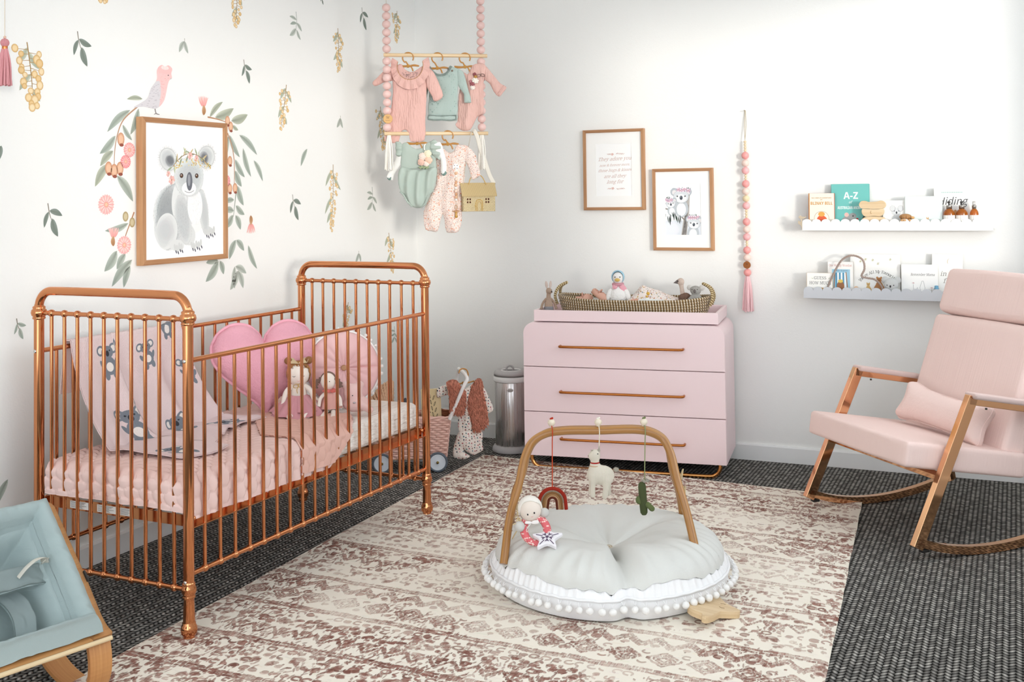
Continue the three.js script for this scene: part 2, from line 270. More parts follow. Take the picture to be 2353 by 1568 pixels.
// ---------------------------------------------------------------- the rug, slightly askew
{
  const W = 2048, H = 2048, tw = 1.86, th = 3.6, r = mulberry(21);
  const draw = (g) => {
    g.fillStyle = '#f3ebdd'; g.fillRect(0, 0, W, H);
    const X = (m) => m / tw * W, Y = (m) => m / th * H;
    for (let i = 0; i < 2600; i++) { g.fillStyle = `rgba(${200 + r() * 40},${188 + r() * 40},${170 + r() * 45},0.25)`; g.fillRect(r() * W, r() * H, X(0.01 + r() * 0.03), 2); }
    const worn = (x, y) => clamp(0.82 + 0.7 * fbm(x * 2.3, y * 2.3) + 0.35 * noise(x * 9, y * 9), 0.25, 1);
    const ink = (x, y, k = 1) => { const w = worn(x, y) * k; const t = r(); return `rgba(${114 + t * 42},${74 + t * 36},${64 + t * 34},${clamp(w * (0.48 + r() * 0.48), 0, 0.9)})`; };
    const curl = (x, y, rx, ry, k = 1, fill = 0.4) => { g.strokeStyle = ink(x, y, k); g.lineWidth = X(0.0045); g.beginPath(); g.ellipse(X(x), Y(y), X(rx), Y(ry), 0, r() * 6, 4.2 + r() * 2); g.stroke(); if (r() < fill) { g.fillStyle = ink(x, y, k); g.beginPath(); g.ellipse(X(x), Y(y), X(rx * 0.8), Y(ry * 0.75), 0, 0, 7); g.fill(); } };
    const stroke = (pts, w = 0.006, k = 1) => { for (let i = 0; i + 1 < pts.length; i++) { const n = Math.ceil(Math.hypot(pts[i + 1][0] - pts[i][0], pts[i + 1][1] - pts[i][1]) / 0.012); for (let j = 0; j < n; j++) { const a = j / n, b = (j + 1) / n, q = (t) => [mix(pts[i][0], pts[i + 1][0], t) + (r() - 0.5) * 0.006, mix(pts[i][1], pts[i + 1][1], t) + (r() - 0.5) * 0.005], A = q(a), B = q(b); g.strokeStyle = ink(A[0], A[1], k); g.lineWidth = X(w * (0.6 + r() * 0.7)); g.beginPath(); g.moveTo(X(A[0]), Y(A[1])); g.lineTo(X(B[0]), Y(B[1])); g.stroke(); } } };
    let y = 0.02, kind = 0;
    const order = [0, 1, 4, 1, 0, 3, 4, 1, 0, 2, 5, 0, 4, 1, 3, 4];
    while (y < th) {
      const k = order[kind++ % order.length];
      if (k === 0) { for (const d of [0, 0.016]) stroke(Array.from({ length: 48 }, (_, i) => [i / 47 * tw, y + d + 0.003 * Math.sin(i * 1.3)]), 0.007, 1.1); y += 0.045; }
      else if (k === 1) { for (let x = 0.01; x < tw; x += 0.034) curl(x + (r() - 0.5) * 0.006, y + 0.014, 0.013, 0.011, 1.05, 0.45); y += 0.042; }
      else if (k === 2) { for (let x = 0; x < tw; x += 0.115) { for (let q = 0; q < 4; q++) { const s = 0.05 - q * 0.016; if (q > 2) continue; stroke([[x - s + 0.057, y + 0.05], [x + 0.057, y + 0.05 - s * 0.9], [x + s + 0.057, y + 0.05], [x + 0.057, y + 0.05 + s * 0.9], [x - s + 0.057, y + 0.05]], 0.0055); } curl(x, y + 0.02, 0.012, 0.01); curl(x, y + 0.085, 0.012, 0.01); } y += 0.115; }
      else if (k === 3) { for (let x = 0; x < tw; x += 0.075) { stroke([[x, y + 0.06], [x + 0.037, y + 0.008], [x + 0.075, y + 0.06]], 0.008); for (let q = 0; q < 3; q++) stroke([[x + 0.02 + q * 0.006, y + 0.062 - q * 0.012], [x + 0.055 - q * 0.006, y + 0.062 - q * 0.012]], 0.008); } y += 0.078; }
      else if (k === 4) { for (let x = 0; x < tw; x += 0.052) { for (let q = 0; q < 7; q++) curl(x + (r() - 0.5) * 0.05, y + 0.01 + r() * 0.07, 0.006 + r() * 0.009, 0.005 + r() * 0.007, 1, 0.6); } y += 0.09; }
      else { for (let x = 0; x < tw; x += 0.09) { stroke([[x, y + 0.005], [x + 0.045, y + 0.055], [x + 0.09, y + 0.005]], 0.01); stroke([[x, y + 0.025], [x + 0.045, y + 0.075], [x + 0.09, y + 0.025]], 0.008); curl(x + 0.045, y + 0.018, 0.014, 0.012, 1.1, 0.8); } y += 0.092; }
    }
    for (let i = 0; i < 20000; i++) { const x = r() * tw, yy = r() * th; if (worn(x, yy) > 0.62) { g.fillStyle = ink(x, yy, 0.75); g.beginPath(); g.ellipse(X(x), Y(yy), X(0.003 + r() * 0.006), Y(0.003 + r() * 0.004), r() * 3, 0, 7); g.fill(); } }
  };
  const tex = canvasTex(W, H, draw); tex.wrapS = tex.wrapT = THREE.ClampToEdgeWrapping;
  const rug = M('#ffffff', 1, { map: tex, bumpMap: tex, bumpScale: -0.006, specularIntensity: 0.1 });
  const A = [0.575, 0.40], B = [2.325, 0.53], C = [2.56, 3.95], D = [0.70, 3.95], top = [], bot = [];
  const q = (u, v) => [mix(mix(A[0], B[0], u), mix(D[0], C[0], u), v) + 0.0018 * noise(v * 40, u * 3), mix(mix(A[1], B[1], u), mix(D[1], C[1], u), v) + 0.0018 * noise(u * 40, 9 + v * 3)];
  solo('rug', 'large cream rug with worn brown raised pattern rows on the dark carpet', 'rug', sheet((u, v) => { const [x, z] = q(u, v); return [x, 0.007 - 0.003 * Math.max(0, 1 - Math.min(u, 1 - u, v, 1 - v) * 160), z]; }, 120, 160, 0.0065, 1, 1), rug);
}

// ---------------------------------------------------------------- printed stickers on the left wall (thin vinyl pieces; X runs to the right, Y up)
const vinyl = M('#ffffff', 0.7, { vertexColors: true, specularIntensity: 0.3 });
const LIFT = 0.0006;
function leaf(bx, by, tx, ty, w, c0, c1, rib = '#6d7467', z = 0) {
  const n = 9, dx = tx - bx, dy = ty - by, L = Math.hypot(dx, dy), px = -dy / L, py = dx / L, bend = L * 0.06 * (hash(Math.round(bx * 1e4), Math.round(by * 1e4)) > 0.5 ? 1 : -1), pos = [], idx = [], cols = [];
  const A = new THREE.Color(c0), B = new THREE.Color(c1), K = new THREE.Color(rib);
  for (let i = 0; i <= n; i++) {
    const t = i / n, h = w / 2 * Math.pow(Math.sin(PI * Math.pow(t, 0.85)), 0.8) * (i === 0 || i === n ? 0 : 1), b = bend * Math.sin(PI * t), c = A.clone().lerp(B, t);
    for (const [o, k] of [[-1, 0.95], [-0.07, 0], [0.07, 0], [1, 1.06]]) { pos.push(bx + dx * t + px * (b + h * o), by + dy * t + py * (b + h * o), z); const q = k ? c.clone().multiplyScalar(k) : K.clone().lerp(c, 0.25 + 0.5 * t); cols.push(q.r, q.g, q.b); }
  }
  for (let i = 0; i < n; i++) for (let j = 0; j < 3; j++) { const a = i * 4 + j; idx.push(a, a + 1, a + 4, a + 1, a + 5, a + 4); }
  const g = geom(pos, idx); g.setAttribute('color', new THREE.Float32BufferAttribute(cols, 3)); return g;
}
function ribbon(pts, w, c, z = -0.0001) {
  const P = new THREE.CatmullRomCurve3(pts.map(([x, y]) => V(x, y, 0))), n = pts.length * 5, pos = [], idx = [];
  for (let i = 0; i <= n; i++) { const p = P.getPoint(i / n), t = P.getTangent(i / n), h = w / 2 * (1 - 0.55 * i / n); pos.push(p.x - t.y * h, p.y + t.x * h, z, p.x + t.y * h, p.y - t.x * h, z); }
  for (let i = 0; i < n; i++) { const a = i * 2; idx.push(a, a + 1, a + 2, a + 1, a + 3, a + 2); }
  return paint(geom(pos, idx), c);
}
function disc(x, y, rx, ry, c0, c1, z = 0.0001, n = 16, jag = 0) {
  const pos = [x, y, z], idx = [], C = [new THREE.Color(c0)], cols = [];
  for (let k = 1; k <= 2; k++) for (let i = 0; i < n; i++) { const a = i / n * 2 * PI, q = k / 2 * (k === 2 && jag && i % 2 ? 1 - jag : 1); pos.push(x + Math.cos(a) * rx * q, y + Math.sin(a) * ry * q, z); C.push(new THREE.Color(k === 1 ? c0 : c1)); }
  for (let i = 0; i < n; i++) { const j = (i + 1) % n; idx.push(0, 1 + i, 1 + j, 1 + i, 1 + n + i, 1 + j, 1 + j, 1 + n + i, 1 + n + j); }
  C.forEach((c) => cols.push(c.r, c.g, c.b)); const g = geom(pos, idx); g.setAttribute('color', new THREE.Float32BufferAttribute(cols, 3)); return g;
}
const DARK = ['#98a29a', '#78847b'], PALE = ['#dde1d8', '#b9c1b7'], SAGE = ['#ced6cb', '#a3afa4'], OLIVE = ['#d2d5c3', '#b1b7a2'];
const sticker = (name, label, category, geos, z, y, group) => { const m = solo(name, label, category, geos, vinyl, [LIFT, y, z], PI / 2, group); return m; };
const W2 = (p) => [-p[0], p[1]];                                   // wall (z, y) to sticker (x, y)
const leafW = (l, c, o) => leaf(-l[0] - o[0], l[1] - o[1], -l[2] - o[0], l[3] - o[1], l[4], c[0], c[1]);
const TRIO = [[2.372,1.826,0.117],[2.501,1.239,0.112],[1.465,1.824,0.098],[1.127,1.261,0.115],[0.536,2.179,0.108],[0.889,2.186,0.045],[2.628,0.873,0.069]] ;
const PAIR = [[1.829,1.868,0.057],[0.736,1.633,0.058],[1.51,0.969,0.093],[0.584,0.984,0.055]] ;
const BRANCH = [[1.091,2.078,0.123],[0.454,1.295,0.123],[0.249,0.583,0.089]] ;
const SINGLE = [[1.011,1.467,1.062,1.387],[2.687,1.423,2.701,1.372],[2.661,0.372,2.704,0.301]] ;
const WATTLE = [[2.587,1.763,0.238,0.1],[1.505,2.107,0.167,-0.12],[1.167,1.744,0.221,-0.25],[0.752,2.048,0.232,0],[0.802,1.4,0.344,-0.08],[0.191,2.212,0.182,-0.1],[0.367,1.701,0.244,0.1],[0.297,1.062,0.227,0.15],[0.681,0.745,0.165,-0.3],[2.253,1.986,0.045,0]] ;
const W_L = [[2.122,1.571,2.235,1.487,0.0297],[2.079,1.58,2.122,1.482,0.0297],[2.16,1.517,2.113,1.462,0.0205],[2.195,1.475,2.271,1.409,0.0297],[2.206,1.421,2.269,1.366,0.0297],[2.229,1.374,2.293,1.294,0.0342],[2.188,1.334,2.109,1.24,0.0365],[2.059,1.616,2.139,1.61,0.0183]] ;
const W_LL = [[2.133,1.162,2.247,1.139,0.0251],[2.189,1.066,2.25,0.997,0.0388],[2.147,1.054,2.191,1.0,0.0297],[2.114,1.03,2.215,0.941,0.0365],[2.124,1.009,2.157,0.933,0.0297]] ;
const W_TR = [[1.684,1.572,1.602,1.638,0.0251],[1.65,1.573,1.533,1.616,0.0388],[1.549,1.565,1.441,1.596,0.0388],[1.541,1.546,1.504,1.528,0.0183]] ;
const W_R = [[1.561,1.506,1.495,1.416,0.0297],[1.497,1.509,1.379,1.429,0.0297],[1.473,1.455,1.421,1.336,0.0297],[1.401,1.406,1.341,1.318,0.0251],[1.526,1.407,1.463,1.334,0.0297],[1.526,1.361,1.484,1.295,0.0342],[1.511,1.299,1.472,1.217,0.0342],[1.565,1.502,1.58,1.417,0.0251]] ;
const W_LR = [[1.534,1.241,1.594,1.232,0.0228],[1.522,1.218,1.466,1.179,0.0274],[1.536,1.196,1.596,1.2,0.0274],[1.54,1.179,1.594,1.127,0.0319],[1.524,1.178,1.492,1.118,0.0319]] ;
const W_CL = [[1.636,0.999,1.709,0.994,0.0297],[1.633,0.997,1.712,0.92,0.0411],[1.625,0.998,1.602,0.942,0.0297]] ;
const W_T3 = [[1.523,1.077,1.566,1.0,0.0342],[1.52,1.077,1.47,1.03,0.0297]] ;
const W_P3 = [[1.53,0.97,1.533,0.879,0.0297],[1.527,0.97,1.456,0.936,0.0297]] ;
const W_S1 = [[1.443,1.052,1.384,0.95,0.0274]] ;
const STEM_L= [[2.079,1.591],[2.159,1.531],[2.187,1.476],[2.199,1.421],[2.202,1.361]] , STEM_LL= [[2.104,1.202],[2.123,1.165],[2.147,1.118],[2.156,1.092]] , STEM_TR= [[1.696,1.571],[1.638,1.566],[1.573,1.556]] , STEM_R= [[1.573,1.513],[1.544,1.457],[1.532,1.403],[1.53,1.341],[1.533,1.287]] , STEM_LR= [[1.521,1.268],[1.53,1.218],[1.539,1.172]] ;
const NUT_L= [[2.169,1.464],[2.229,1.359],[2.202,1.351],[2.174,1.359]] , NUT_LL= [[2.147,1.187],[2.114,1.165]] , NUT_R= [[1.559,1.399],[1.561,1.287],[1.527,1.289]] , NUT_TR= [[1.573,1.562],[1.553,1.54]] ;
const POM= [[2.127,1.427],[2.146,1.384],[2.241,1.231],[2.154,1.085],[1.586,1.318]] , FUN= [[1.72,1.622],[1.425,1.13],[2.207,1.124]] ;
{
  const at = ['above the koala picture at far left', 'left of the koala picture, below the flowers', 'upper right of the koala picture', 'beside the low wattle sprig right of the koala picture', 'beside the hanging bead rail near the top', 'cut off by the top of the photo', 'low on the wall left of the cot'];
  TRIO.forEach(([z, y, h], i) => {
    const k = h, c = i === 6 ? SAGE : DARK, g = [ribbon([[0, 0], [0.06 * k, -0.3 * k], [0.16 * k, -0.55 * k]], 0.004, '#8a8274'), leaf(0.06 * k, -0.22 * k, 0.55 * k, -0.38 * k, 0.19 * k, ...c), leaf(0.03 * k, -0.25 * k, -0.14 * k, -0.72 * k, 0.15 * k, ...c), leaf(0.16 * k, -0.45 * k, 0.38 * k, -k, 0.24 * k, ...c)];
    sticker('leaf_decal', 'dark grey-green three-leaf wall sticker ' + at[i], 'wall sticker', g, z, y);
  });
  const ap = ['above the pink bird', 'left of the hanging clothes', 'under the right corner of the koala picture', 'just above the far cot rail'];
  PAIR.forEach(([z, y, h], i) => sticker('leaf_decal', 'pale two-leaf wall sticker ' + ap[i], 'wall sticker', [ribbon([[0, 0], [0.02 * h, -0.3 * h]], 0.003, '#a09a88'), leaf(0, -0.2 * h, -0.55 * h, -h, 0.4 * h, ...PALE), leaf(0.02 * h, -0.2 * h, 0.35 * h, -h, 0.34 * h, ...PALE)], z, y));
  const ab = ['at the top right of the left wall', 'beside the hanging green romper', 'seen through the far cot bars'];
  BRANCH.forEach(([z, y, h], i) => sticker('leaf_decal', 'pale five-leaf branch wall sticker ' + ab[i], 'wall sticker', [ribbon([[0, 0], [0.04 * h, -0.35 * h], [0, -0.62 * h], [0.1 * h, -0.8 * h]], 0.0035, '#9aa097'), leaf(0.03 * h, -0.3 * h, -0.4 * h, -0.22 * h, 0.13 * h, ...PALE), leaf(0.03 * h, -0.42 * h, -0.36 * h, -0.5 * h, 0.13 * h, ...SAGE), leaf(0.03 * h, -0.4 * h, 0.36 * h, -0.68 * h, 0.15 * h, ...PALE), leaf(0, -0.62 * h, -0.4 * h, -0.92 * h, 0.2 * h, ...PALE), leaf(0.04 * h, -0.66 * h, 0.28 * h, -h, 0.15 * h, ...PALE)], z, y));
  const as = ['between the wattle sprigs right of the koala picture', 'cut off by the left edge of the photo', 'low at the left edge, above the blue bouncer'];
  SINGLE.forEach(([z, y, z2, y2], i) => sticker('leaf_decal', 'single grey-green leaf wall sticker ' + as[i], 'wall sticker', [leaf(0, 0, z - z2, y2 - y, 0.026, ...(i === 1 ? DARK : SAGE))], z, y));
  const aw = ['behind the pink tassel at upper left', 'at the top edge above the koala picture', 'right of the pink bird', 'near the top beside the bead rail', 'tallest, right of the koala picture', 'behind the bead string in the corner', 'behind the pink romper and wooden tag', 'above the far cot rail near the corner', 'seen through the far cot bars', 'only its tip showing at the top edge'];
  WATTLE.forEach(([z, y, h, lean], i) => {
    const r = mulberry(40 + i), g = [], S = (t) => [Math.sin(t * 2.6) * 0.03 * h + lean * h * t * 0.9, -h * t * 0.9];
    g.push(ribbon([0, 0.25, 0.5, 0.75, 1].map(S), 0.0045, '#a98a5c'));
    for (const [t, s, l] of [[0.08, -1, 0.3], [0.14, 1, 0.3], [0.48, -1, 0.32], [0.7, h > 0.3 ? -1 : 1, 0.22]]) { const p = S(t); g.push(leaf(p[0], p[1], p[0] + s * h * l * 0.62, p[1] - h * l * 0.75, 0.022, ...OLIVE, '#9aa08c', -0.0002)); }
    const n = Math.round(12 + h * 46), b = 0.0082 + (i === 0 ? 0.005 : 0);
    for (let k = 0; k < n; k++) { const t = 0.1 + 0.9 * (k + r() * 0.6) / n, p = S(t), sp = 0.03 * (1.25 - t) * (i === 0 ? 1.25 : 1), sx = (k % 2 ? 1 : -1) * (0.35 + r() * 1.1) * sp, x = p[0] + sx, yy = p[1] - r() * 0.008; g.push(ribbon([p, [x, yy]], 0.002, '#b08a50', -0.00005)); const q = b * (0.8 + r() * 0.4); g.push(disc(x, yy, q, q * (0.9 + r() * 0.25), ['#f0d6a8', '#f3ddb6', '#e8c792'][k % 3], '#d3a868', 0.0001 + k * 4e-6, 12)); }
    sticker('wattle_decal', 'golden wattle sprig wall sticker ' + aw[i], 'wall sticker', g, z, y);
  });
  // the gum-leaf wreath behind the koala picture
  const nut = ([z, y], o, s = 1) => [disc(-z - o[0], y - o[1], 0.015 * s, 0.021 * s, '#e9bfa0', '#c98d6c', 0.0003), disc(-z - o[0] + 0.003, y - o[1] - 0.018 * s, 0.009 * s, 0.005 * s, '#9c5a4a', '#8a4a3c', 0.0004)];
  const pom = (z, y, o, r, tone = ['#f6c9c4', '#f2a8a6']) => { const x = -z - o[0], yy = y - o[1], g = [disc(x, yy, r, r * 0.95, tone[0], tone[1], 0.0003, 44, 0.14)]; for (let i = 0; i < 26; i++) { const a = i / 26 * 2 * PI; g.push(ribbon([[x + Math.cos(a) * r * 0.28, yy + Math.sin(a) * r * 0.28], [x + Math.cos(a) * r * 0.9, yy + Math.sin(a) * r * 0.85]], r * 0.06, i % 2 ? '#f9dcd6' : '#ea8f90', 0.0005)); } g.push(disc(x, yy, r * 0.27, r * 0.26, '#f3c7a8', '#e58d82', 0.0007)); return g; };
  const funnel = (z, y, o, s, up) => { const x = -z - o[0], yy = y - o[1], k = up ? 1 : -1, g = []; for (let i = -4; i <= 4; i++) g.push(leaf(x + i * 0.002 * s, yy - k * 0.012 * s, x + i * 0.0075 * s, yy + k * (0.034 - Math.abs(i) * 0.0012) * s, 0.009 * s, '#f3a9a4', '#f7d3cc', '#e98e88', 0.0003 + i * 1e-5)); g.push(leaf(x, yy - k * 0.048 * s, x, yy - k * 0.004 * s, 0.024 * s, '#b98a62', '#d9b08a', '#9a6d48', 0.0005)); return g; };
  let o = [-2.19, 1.42];
  sticker('wreath_decal', 'drooping gum-leaf spray wall sticker with pink blossom left of the koala picture', 'wall sticker', [ribbon(STEM_L.map(([z, y]) => [-z - o[0], y - o[1]]), 0.006, '#b99277', 0.0001), W_L.map((l) => leafW(l, l[0] > 2.2 || l[1] > 1.6 ? OLIVE : SAGE, o)), NUT_L.map((n) => nut(n, o, 1.15)), pom(POM[0][0], POM[0][1], o, 0.03, ['#f7cfc8', '#f19c9e']), pom(POM[1][0], POM[1][1], o, 0.027, ['#f4aaa8', '#ee8f93'])], 2.19, 1.42);
  o = [-2.15, 1.09];
  sticker('wreath_decal', 'gumnut and pink blossom wall sticker at the lower left of the koala picture', 'wall sticker', [ribbon(STEM_LL.map(([z, y]) => [-z - o[0], y - o[1]]), 0.006, '#b98a68', 0.0001), W_LL.map((l) => leafW(l, SAGE, o)), NUT_LL.map(([z, y]) => [disc(-z - o[0], y - o[1], 0.014, 0.018, '#cfc3a0', '#a58f62', 0.0003)]), pom(POM[3][0], POM[3][1], o, 0.036, ['#f9ddd5', '#f4adab']), funnel(FUN[2][0], FUN[2][1], o, 0.85, true)], 2.15, 1.09);
  o = [-2.241, 1.231];
  sticker('flower_decal', 'round pink blossom wall sticker alone left of the koala picture', 'wall sticker', [pom(2.241, 1.231, o, 0.039, ['#f8d2cb', '#f5b6b1'])], 2.241, 1.231);
  o = [-1.72, 1.622];
  sticker('flower_decal', 'pink funnel blossom wall sticker above the koala picture', 'wall sticker', [funnel(1.72, 1.622, o, 0.95, true)], 1.72, 1.622);
  o = [-1.425, 1.13];
  sticker('flower_decal', 'upside-down pink funnel blossom wall sticker right of the koala picture', 'wall sticker', [funnel(1.425, 1.13, o, 0.95, false)], 1.425, 1.13);
  o = [-1.6, 1.57];
  sticker('wreath_decal', 'gum-leaf spray wall sticker at the upper right corner of the koala picture', 'wall sticker', [ribbon(STEM_TR.map(([z, y]) => [-z - o[0], y - o[1]]), 0.006, '#b98a68', 0.0001), W_TR.map((l) => leafW(l, OLIVE, o)), NUT_TR.map((n) => nut(n, o))], 1.6, 1.57);
  o = [-1.52, 1.4];
  sticker('wreath_decal', 'long drooping gum-leaf spray wall sticker right of the koala picture', 'wall sticker', [ribbon(STEM_R.map(([z, y]) => [-z - o[0], y - o[1]]), 0.006, '#c09578', 0.0001), W_R.map((l) => leafW(l, SAGE, o)), NUT_R.map((n) => nut(n, o)), pom(POM[4][0], POM[4][1], o, 0.03, ['#f4aaa8', '#ee8f93'])], 1.52, 1.4);
  o = [-1.53, 1.2];
  sticker('wreath_decal', 'small grey-green leafy twig wall sticker right of the koala picture', 'wall sticker', [ribbon(STEM_LR.map(([z, y]) => [-z - o[0], y - o[1]]), 0.005, '#8f9a8c', 0.0001), W_LR.map((l) => leafW(l, SAGE, o))], 1.53, 1.2);
  for (const [L, lab] of [[W_CL, 'grey-green leaf cluster wall sticker under the koala picture'], [W_T3, 'two-leaf sage wall sticker right of the koala picture, above the single leaf pair'], [W_P3, 'pale hanging leaf pair wall sticker lowest right of the koala picture'], [W_S1, 'single slim sage leaf wall sticker right of the koala picture']]) {
    o = [-L[0][0], L[0][1]]; sticker('leaf_decal', lab, 'wall sticker', L.map((l) => leafW(l, L === W_P3 ? PALE : SAGE, o)), L[0][0], L[0][1]);
  }
  // the pink and grey bird on top of the picture
  const P = smoothPts([[2.106, 1.582], [2.065, 1.603], [2.034, 1.622], [2.016, 1.658], [1.984, 1.696], [1.984, 1.728], [1.975, 1.742], [1.957, 1.752], [1.94, 1.748], [1.92, 1.754], [1.9, 1.742], [1.905, 1.725], [1.902, 1.706], [1.916, 1.698], [1.925, 1.68], [1.932, 1.655], [1.944, 1.621], [1.965, 1.598], [1.99, 1.585], [2.03, 1.586], [2.06, 1.588]].map(([z, y]) => [2.0 - z, y - 1.66]), 4);
  const tex = canvasTex(512, 512, (g, w, h) => {
    const X = (x) => (x + 0.12) / 0.24 * w, Y = (y) => h - (y + 0.1) / 0.2 * h, r = mulberry(3);
    g.fillStyle = '#f6c6c3'; g.fillRect(0, 0, w, h); g.fillStyle = '#d8d3d6'; g.beginPath(); g.moveTo(X(-0.12), Y(-0.1)); g.lineTo(X(0.02), Y(-0.09)); g.quadraticCurveTo(X(0.05), Y(0), X(0.03), Y(0.03)); g.quadraticCurveTo(X(-0.01), Y(0.03), X(-0.02), Y(0)); g.lineTo(X(-0.12), Y(-0.06)); g.fill();
    g.strokeStyle = 'rgba(110,100,110,0.55)'; g.lineWidth = 2; for (let i = 0; i < 60; i++) { const a = -0.085 + r() * 0.11, b = -0.07 + r() * 0.09; g.beginPath(); g.arc(X(a), Y(b), 9, 0.2, 2.6); g.stroke(); }
    g.strokeStyle = 'rgba(235,130,130,0.6)'; for (let i = 0; i < 60; i++) { g.beginPath(); g.arc(X(0.03 + r() * 0.05), Y(-0.06 + r() * 0.12), 6, 0.3, 2.4); g.stroke(); }
    g.fillStyle = '#fbe6e2'; g.beginPath(); g.ellipse(X(0.06), Y(0.083), 45, 20, 0, 0, 7); g.fill(); g.strokeStyle = '#e99b98'; for (let i = 0; i < 9; i++) { g.beginPath(); g.moveTo(X(0.03 + i * 0.007), Y(0.06)); g.lineTo(X(0.025 + i * 0.009), Y(0.094)); g.stroke(); }
    g.fillStyle = '#cfc6c4'; g.beginPath(); g.ellipse(X(0.093), Y(0.042), 10, 14, 0, 0, 7); g.fill(); g.fillStyle = '#4a3a3a'; g.beginPath(); g.arc(X(0.078), Y(0.056), 6, 0, 7); g.fill();
  });
  const shp = new THREE.ShapeGeometry(shapeOf(P)), uv = shp.attributes.uv, pp = shp.attributes.position; for (let i = 0; i < pp.count; i++) uv.setXY(i, (pp.getX(i) + 0.12) / 0.24, (pp.getY(i) + 0.1) / 0.2);
  const b = thing('bird_decal', 'pink and grey crested bird wall sticker perched above the koala picture', 'wall sticker', [LIFT + 0.0004, 1.66, 2.0], PI / 2);
  part('body', shp, M('#ffffff', 0.7, { map: tex }), b);
  part('leg', [ribbon([[0.005, -0.072], [0.012, -0.092], [0.03, -0.096]], 0.006, '#8d8585'), ribbon([[0.012, -0.092], [0.0, -0.097]], 0.004, '#8d8585')], vinyl, b);
}

// ---------------------------------------------------------------- the rose gold cot
const copper = M('#d68f62', 0.07, { metalness: 1, specularIntensity: 1 });
const copperSoft = M('#c98a5e', 0.22, { metalness: 1 });
const CW = 0.588, CL = 1.335, CRIB = { pos: [0.7637, 0, 2.717], turn: -0.0266 };
const crib = thing('cot', 'rose gold metal cot with rounded end rails and many slim bars', 'cot', CRIB.pos, CRIB.turn);
{
  const HK = 0.905, HB = 0.972, HR = 0.788, HS = 0.187, HC = 0.145, HF = 0.33;
  const post = lathe([[0, 0.002], [0.0165, 0.002], [0.018, 0.006], [0.0155, 0.012], [0.0165, 0.014], [0.0225, 0.022], [0.0235, 0.032], [0.0215, 0.042], [0.0185, 0.047], [0.0192, 0.051], [0.0168, 0.054], [0.0155, 0.1], [0.0145, 0.117], [0.018, 0.12], [0.0185, 0.1245], [0.016, 0.128], [0.0195, 0.132], [0.0215, 0.14], [0.0205, 0.149], [0.0175, 0.154], [0.0185, 0.158], [0.0175, 0.162], [0.0152, 0.165], [0.0152, 0.884], [0.019, 0.886], [0.0197, 0.8895], [0.0178, 0.893], [0.0222, 0.897], [0.0242, 0.905], [0.0222, 0.9135], [0.0178, 0.917], [0.0192, 0.9195], [0.0185, 0.9235], [0.0142, 0.926], [0.0135, 0.93]], 32);
  const posts = [[0, 0], [-CW, 0], [0, -CL], [-CW, -CL]];
  for (const [x, z] of posts) part('post', post.clone().translate(x, x === 0 ? 0.004 : 0, z), copper, crib);
  const knob = () => lathe([[0.0064, -0.009], [0.0098, -0.0065], [0.0115, 0], [0.0098, 0.0065], [0.0064, 0.009]], 20);
  const kx = T(knob(), [0, 0, 0], [0, 0, PI / 2]), kz = T(knob(), [0, 0, 0], [PI / 2, 0, 0]);
  const bar = new THREE.CylinderGeometry(0.0056, 0.0056, 1, 14);
  const spin = (x, z, y0, y1, extra = []) => { part('spindle', [bar.clone().scale(1, y1 - y0, 1).translate(x, (y0 + y1) / 2, z), ...extra], copper, crib); };
  for (const z of [0, -CL]) {
    const R = 0.052; const pts = [[-CW, 0.925, z]]; for (let i = 0; i <= 10; i++) { const a = i / 10 * PI / 2; pts.push([-CW + R - Math.cos(a) * R, HB - R + Math.sin(a) * R, z]); } for (let i = 0; i <= 10; i++) { const a = PI / 2 - i / 10 * PI / 2; pts.push([-R + Math.cos(a) * R, HB - R + Math.sin(a) * R, z]); } pts.push([0, 0.925, z]);
    part('top_rail', tube(pts, 0.0132, { seg: 110, n: 20 }), copper, crib);
    part('end_rail', rod([-CW, HK, z], [0, HK, z], 0.0068, 0.0068, 18), copper, crib);
    part('end_rail', rod([-CW, HC, z], [0, HC, z], 0.0068, 0.0068, 18), copper, crib);
    for (let i = 1; i <= 10; i++) { const x = -CW + CW * i / 11; spin(x, z, HC, HK, [kx.clone().translate(x, HK, z), kx.clone().translate(x, HC, z)]); }
  }
  for (const x of [0, -CW]) {
    part('side_rail', rod([x, HR, 0], [x, HR, -CL], 0.0076, 0.0076, 20), copper, crib);
    part('side_rail', rod([x, HS, 0], [x, HS, -CL], 0.0072, 0.0072, 18), copper, crib);
    for (let i = 1; i <= 19; i++) { const z = -CL * i / 20; spin(x, z, HS, HR, [kz.clone().translate(x, HS, z)]); }
  }
  // mattress base: angle irons, slats, bolts, printed labels
  const iron = (a, b, nrm) => { const L = Math.hypot(b[0] - a[0], b[1] - a[1]), ang = Math.atan2(-(b[1] - a[1]), b[0] - a[0]); return T(merge([box(L, 0.032, 0.003, 0, 0, 0), box(L, 0.003, 0.026, 0, -0.0145, nrm * 0.013)]), [(a[0] + b[0]) / 2, HF, (a[1] + b[1]) / 2], [0, ang, 0]); };
  part('base_rail', iron([-0.02, -0.005], [-0.02, -CL + 0.005], 1), copperSoft, crib);
  part('base_rail', iron([-CW + 0.02, -0.005], [-CW + 0.02, -CL + 0.005], -1), copperSoft, crib);
  part('base_rail', iron([-CW + 0.01, -0.02], [-0.01, -0.02], -1), copperSoft, crib);
  part('base_rail', iron([-CW + 0.01, -CL + 0.02], [-0.01, -CL + 0.02], 1), copperSoft, crib);
  for (let i = 1; i < 12; i++) part('base_slat', box(CW - 0.05, 0.008, 0.05, -CW / 2, HF + 0.006, -CL * i / 12), copperSoft, crib);
  const steel = M('#d8d6d2', 0.25, { metalness: 1 });
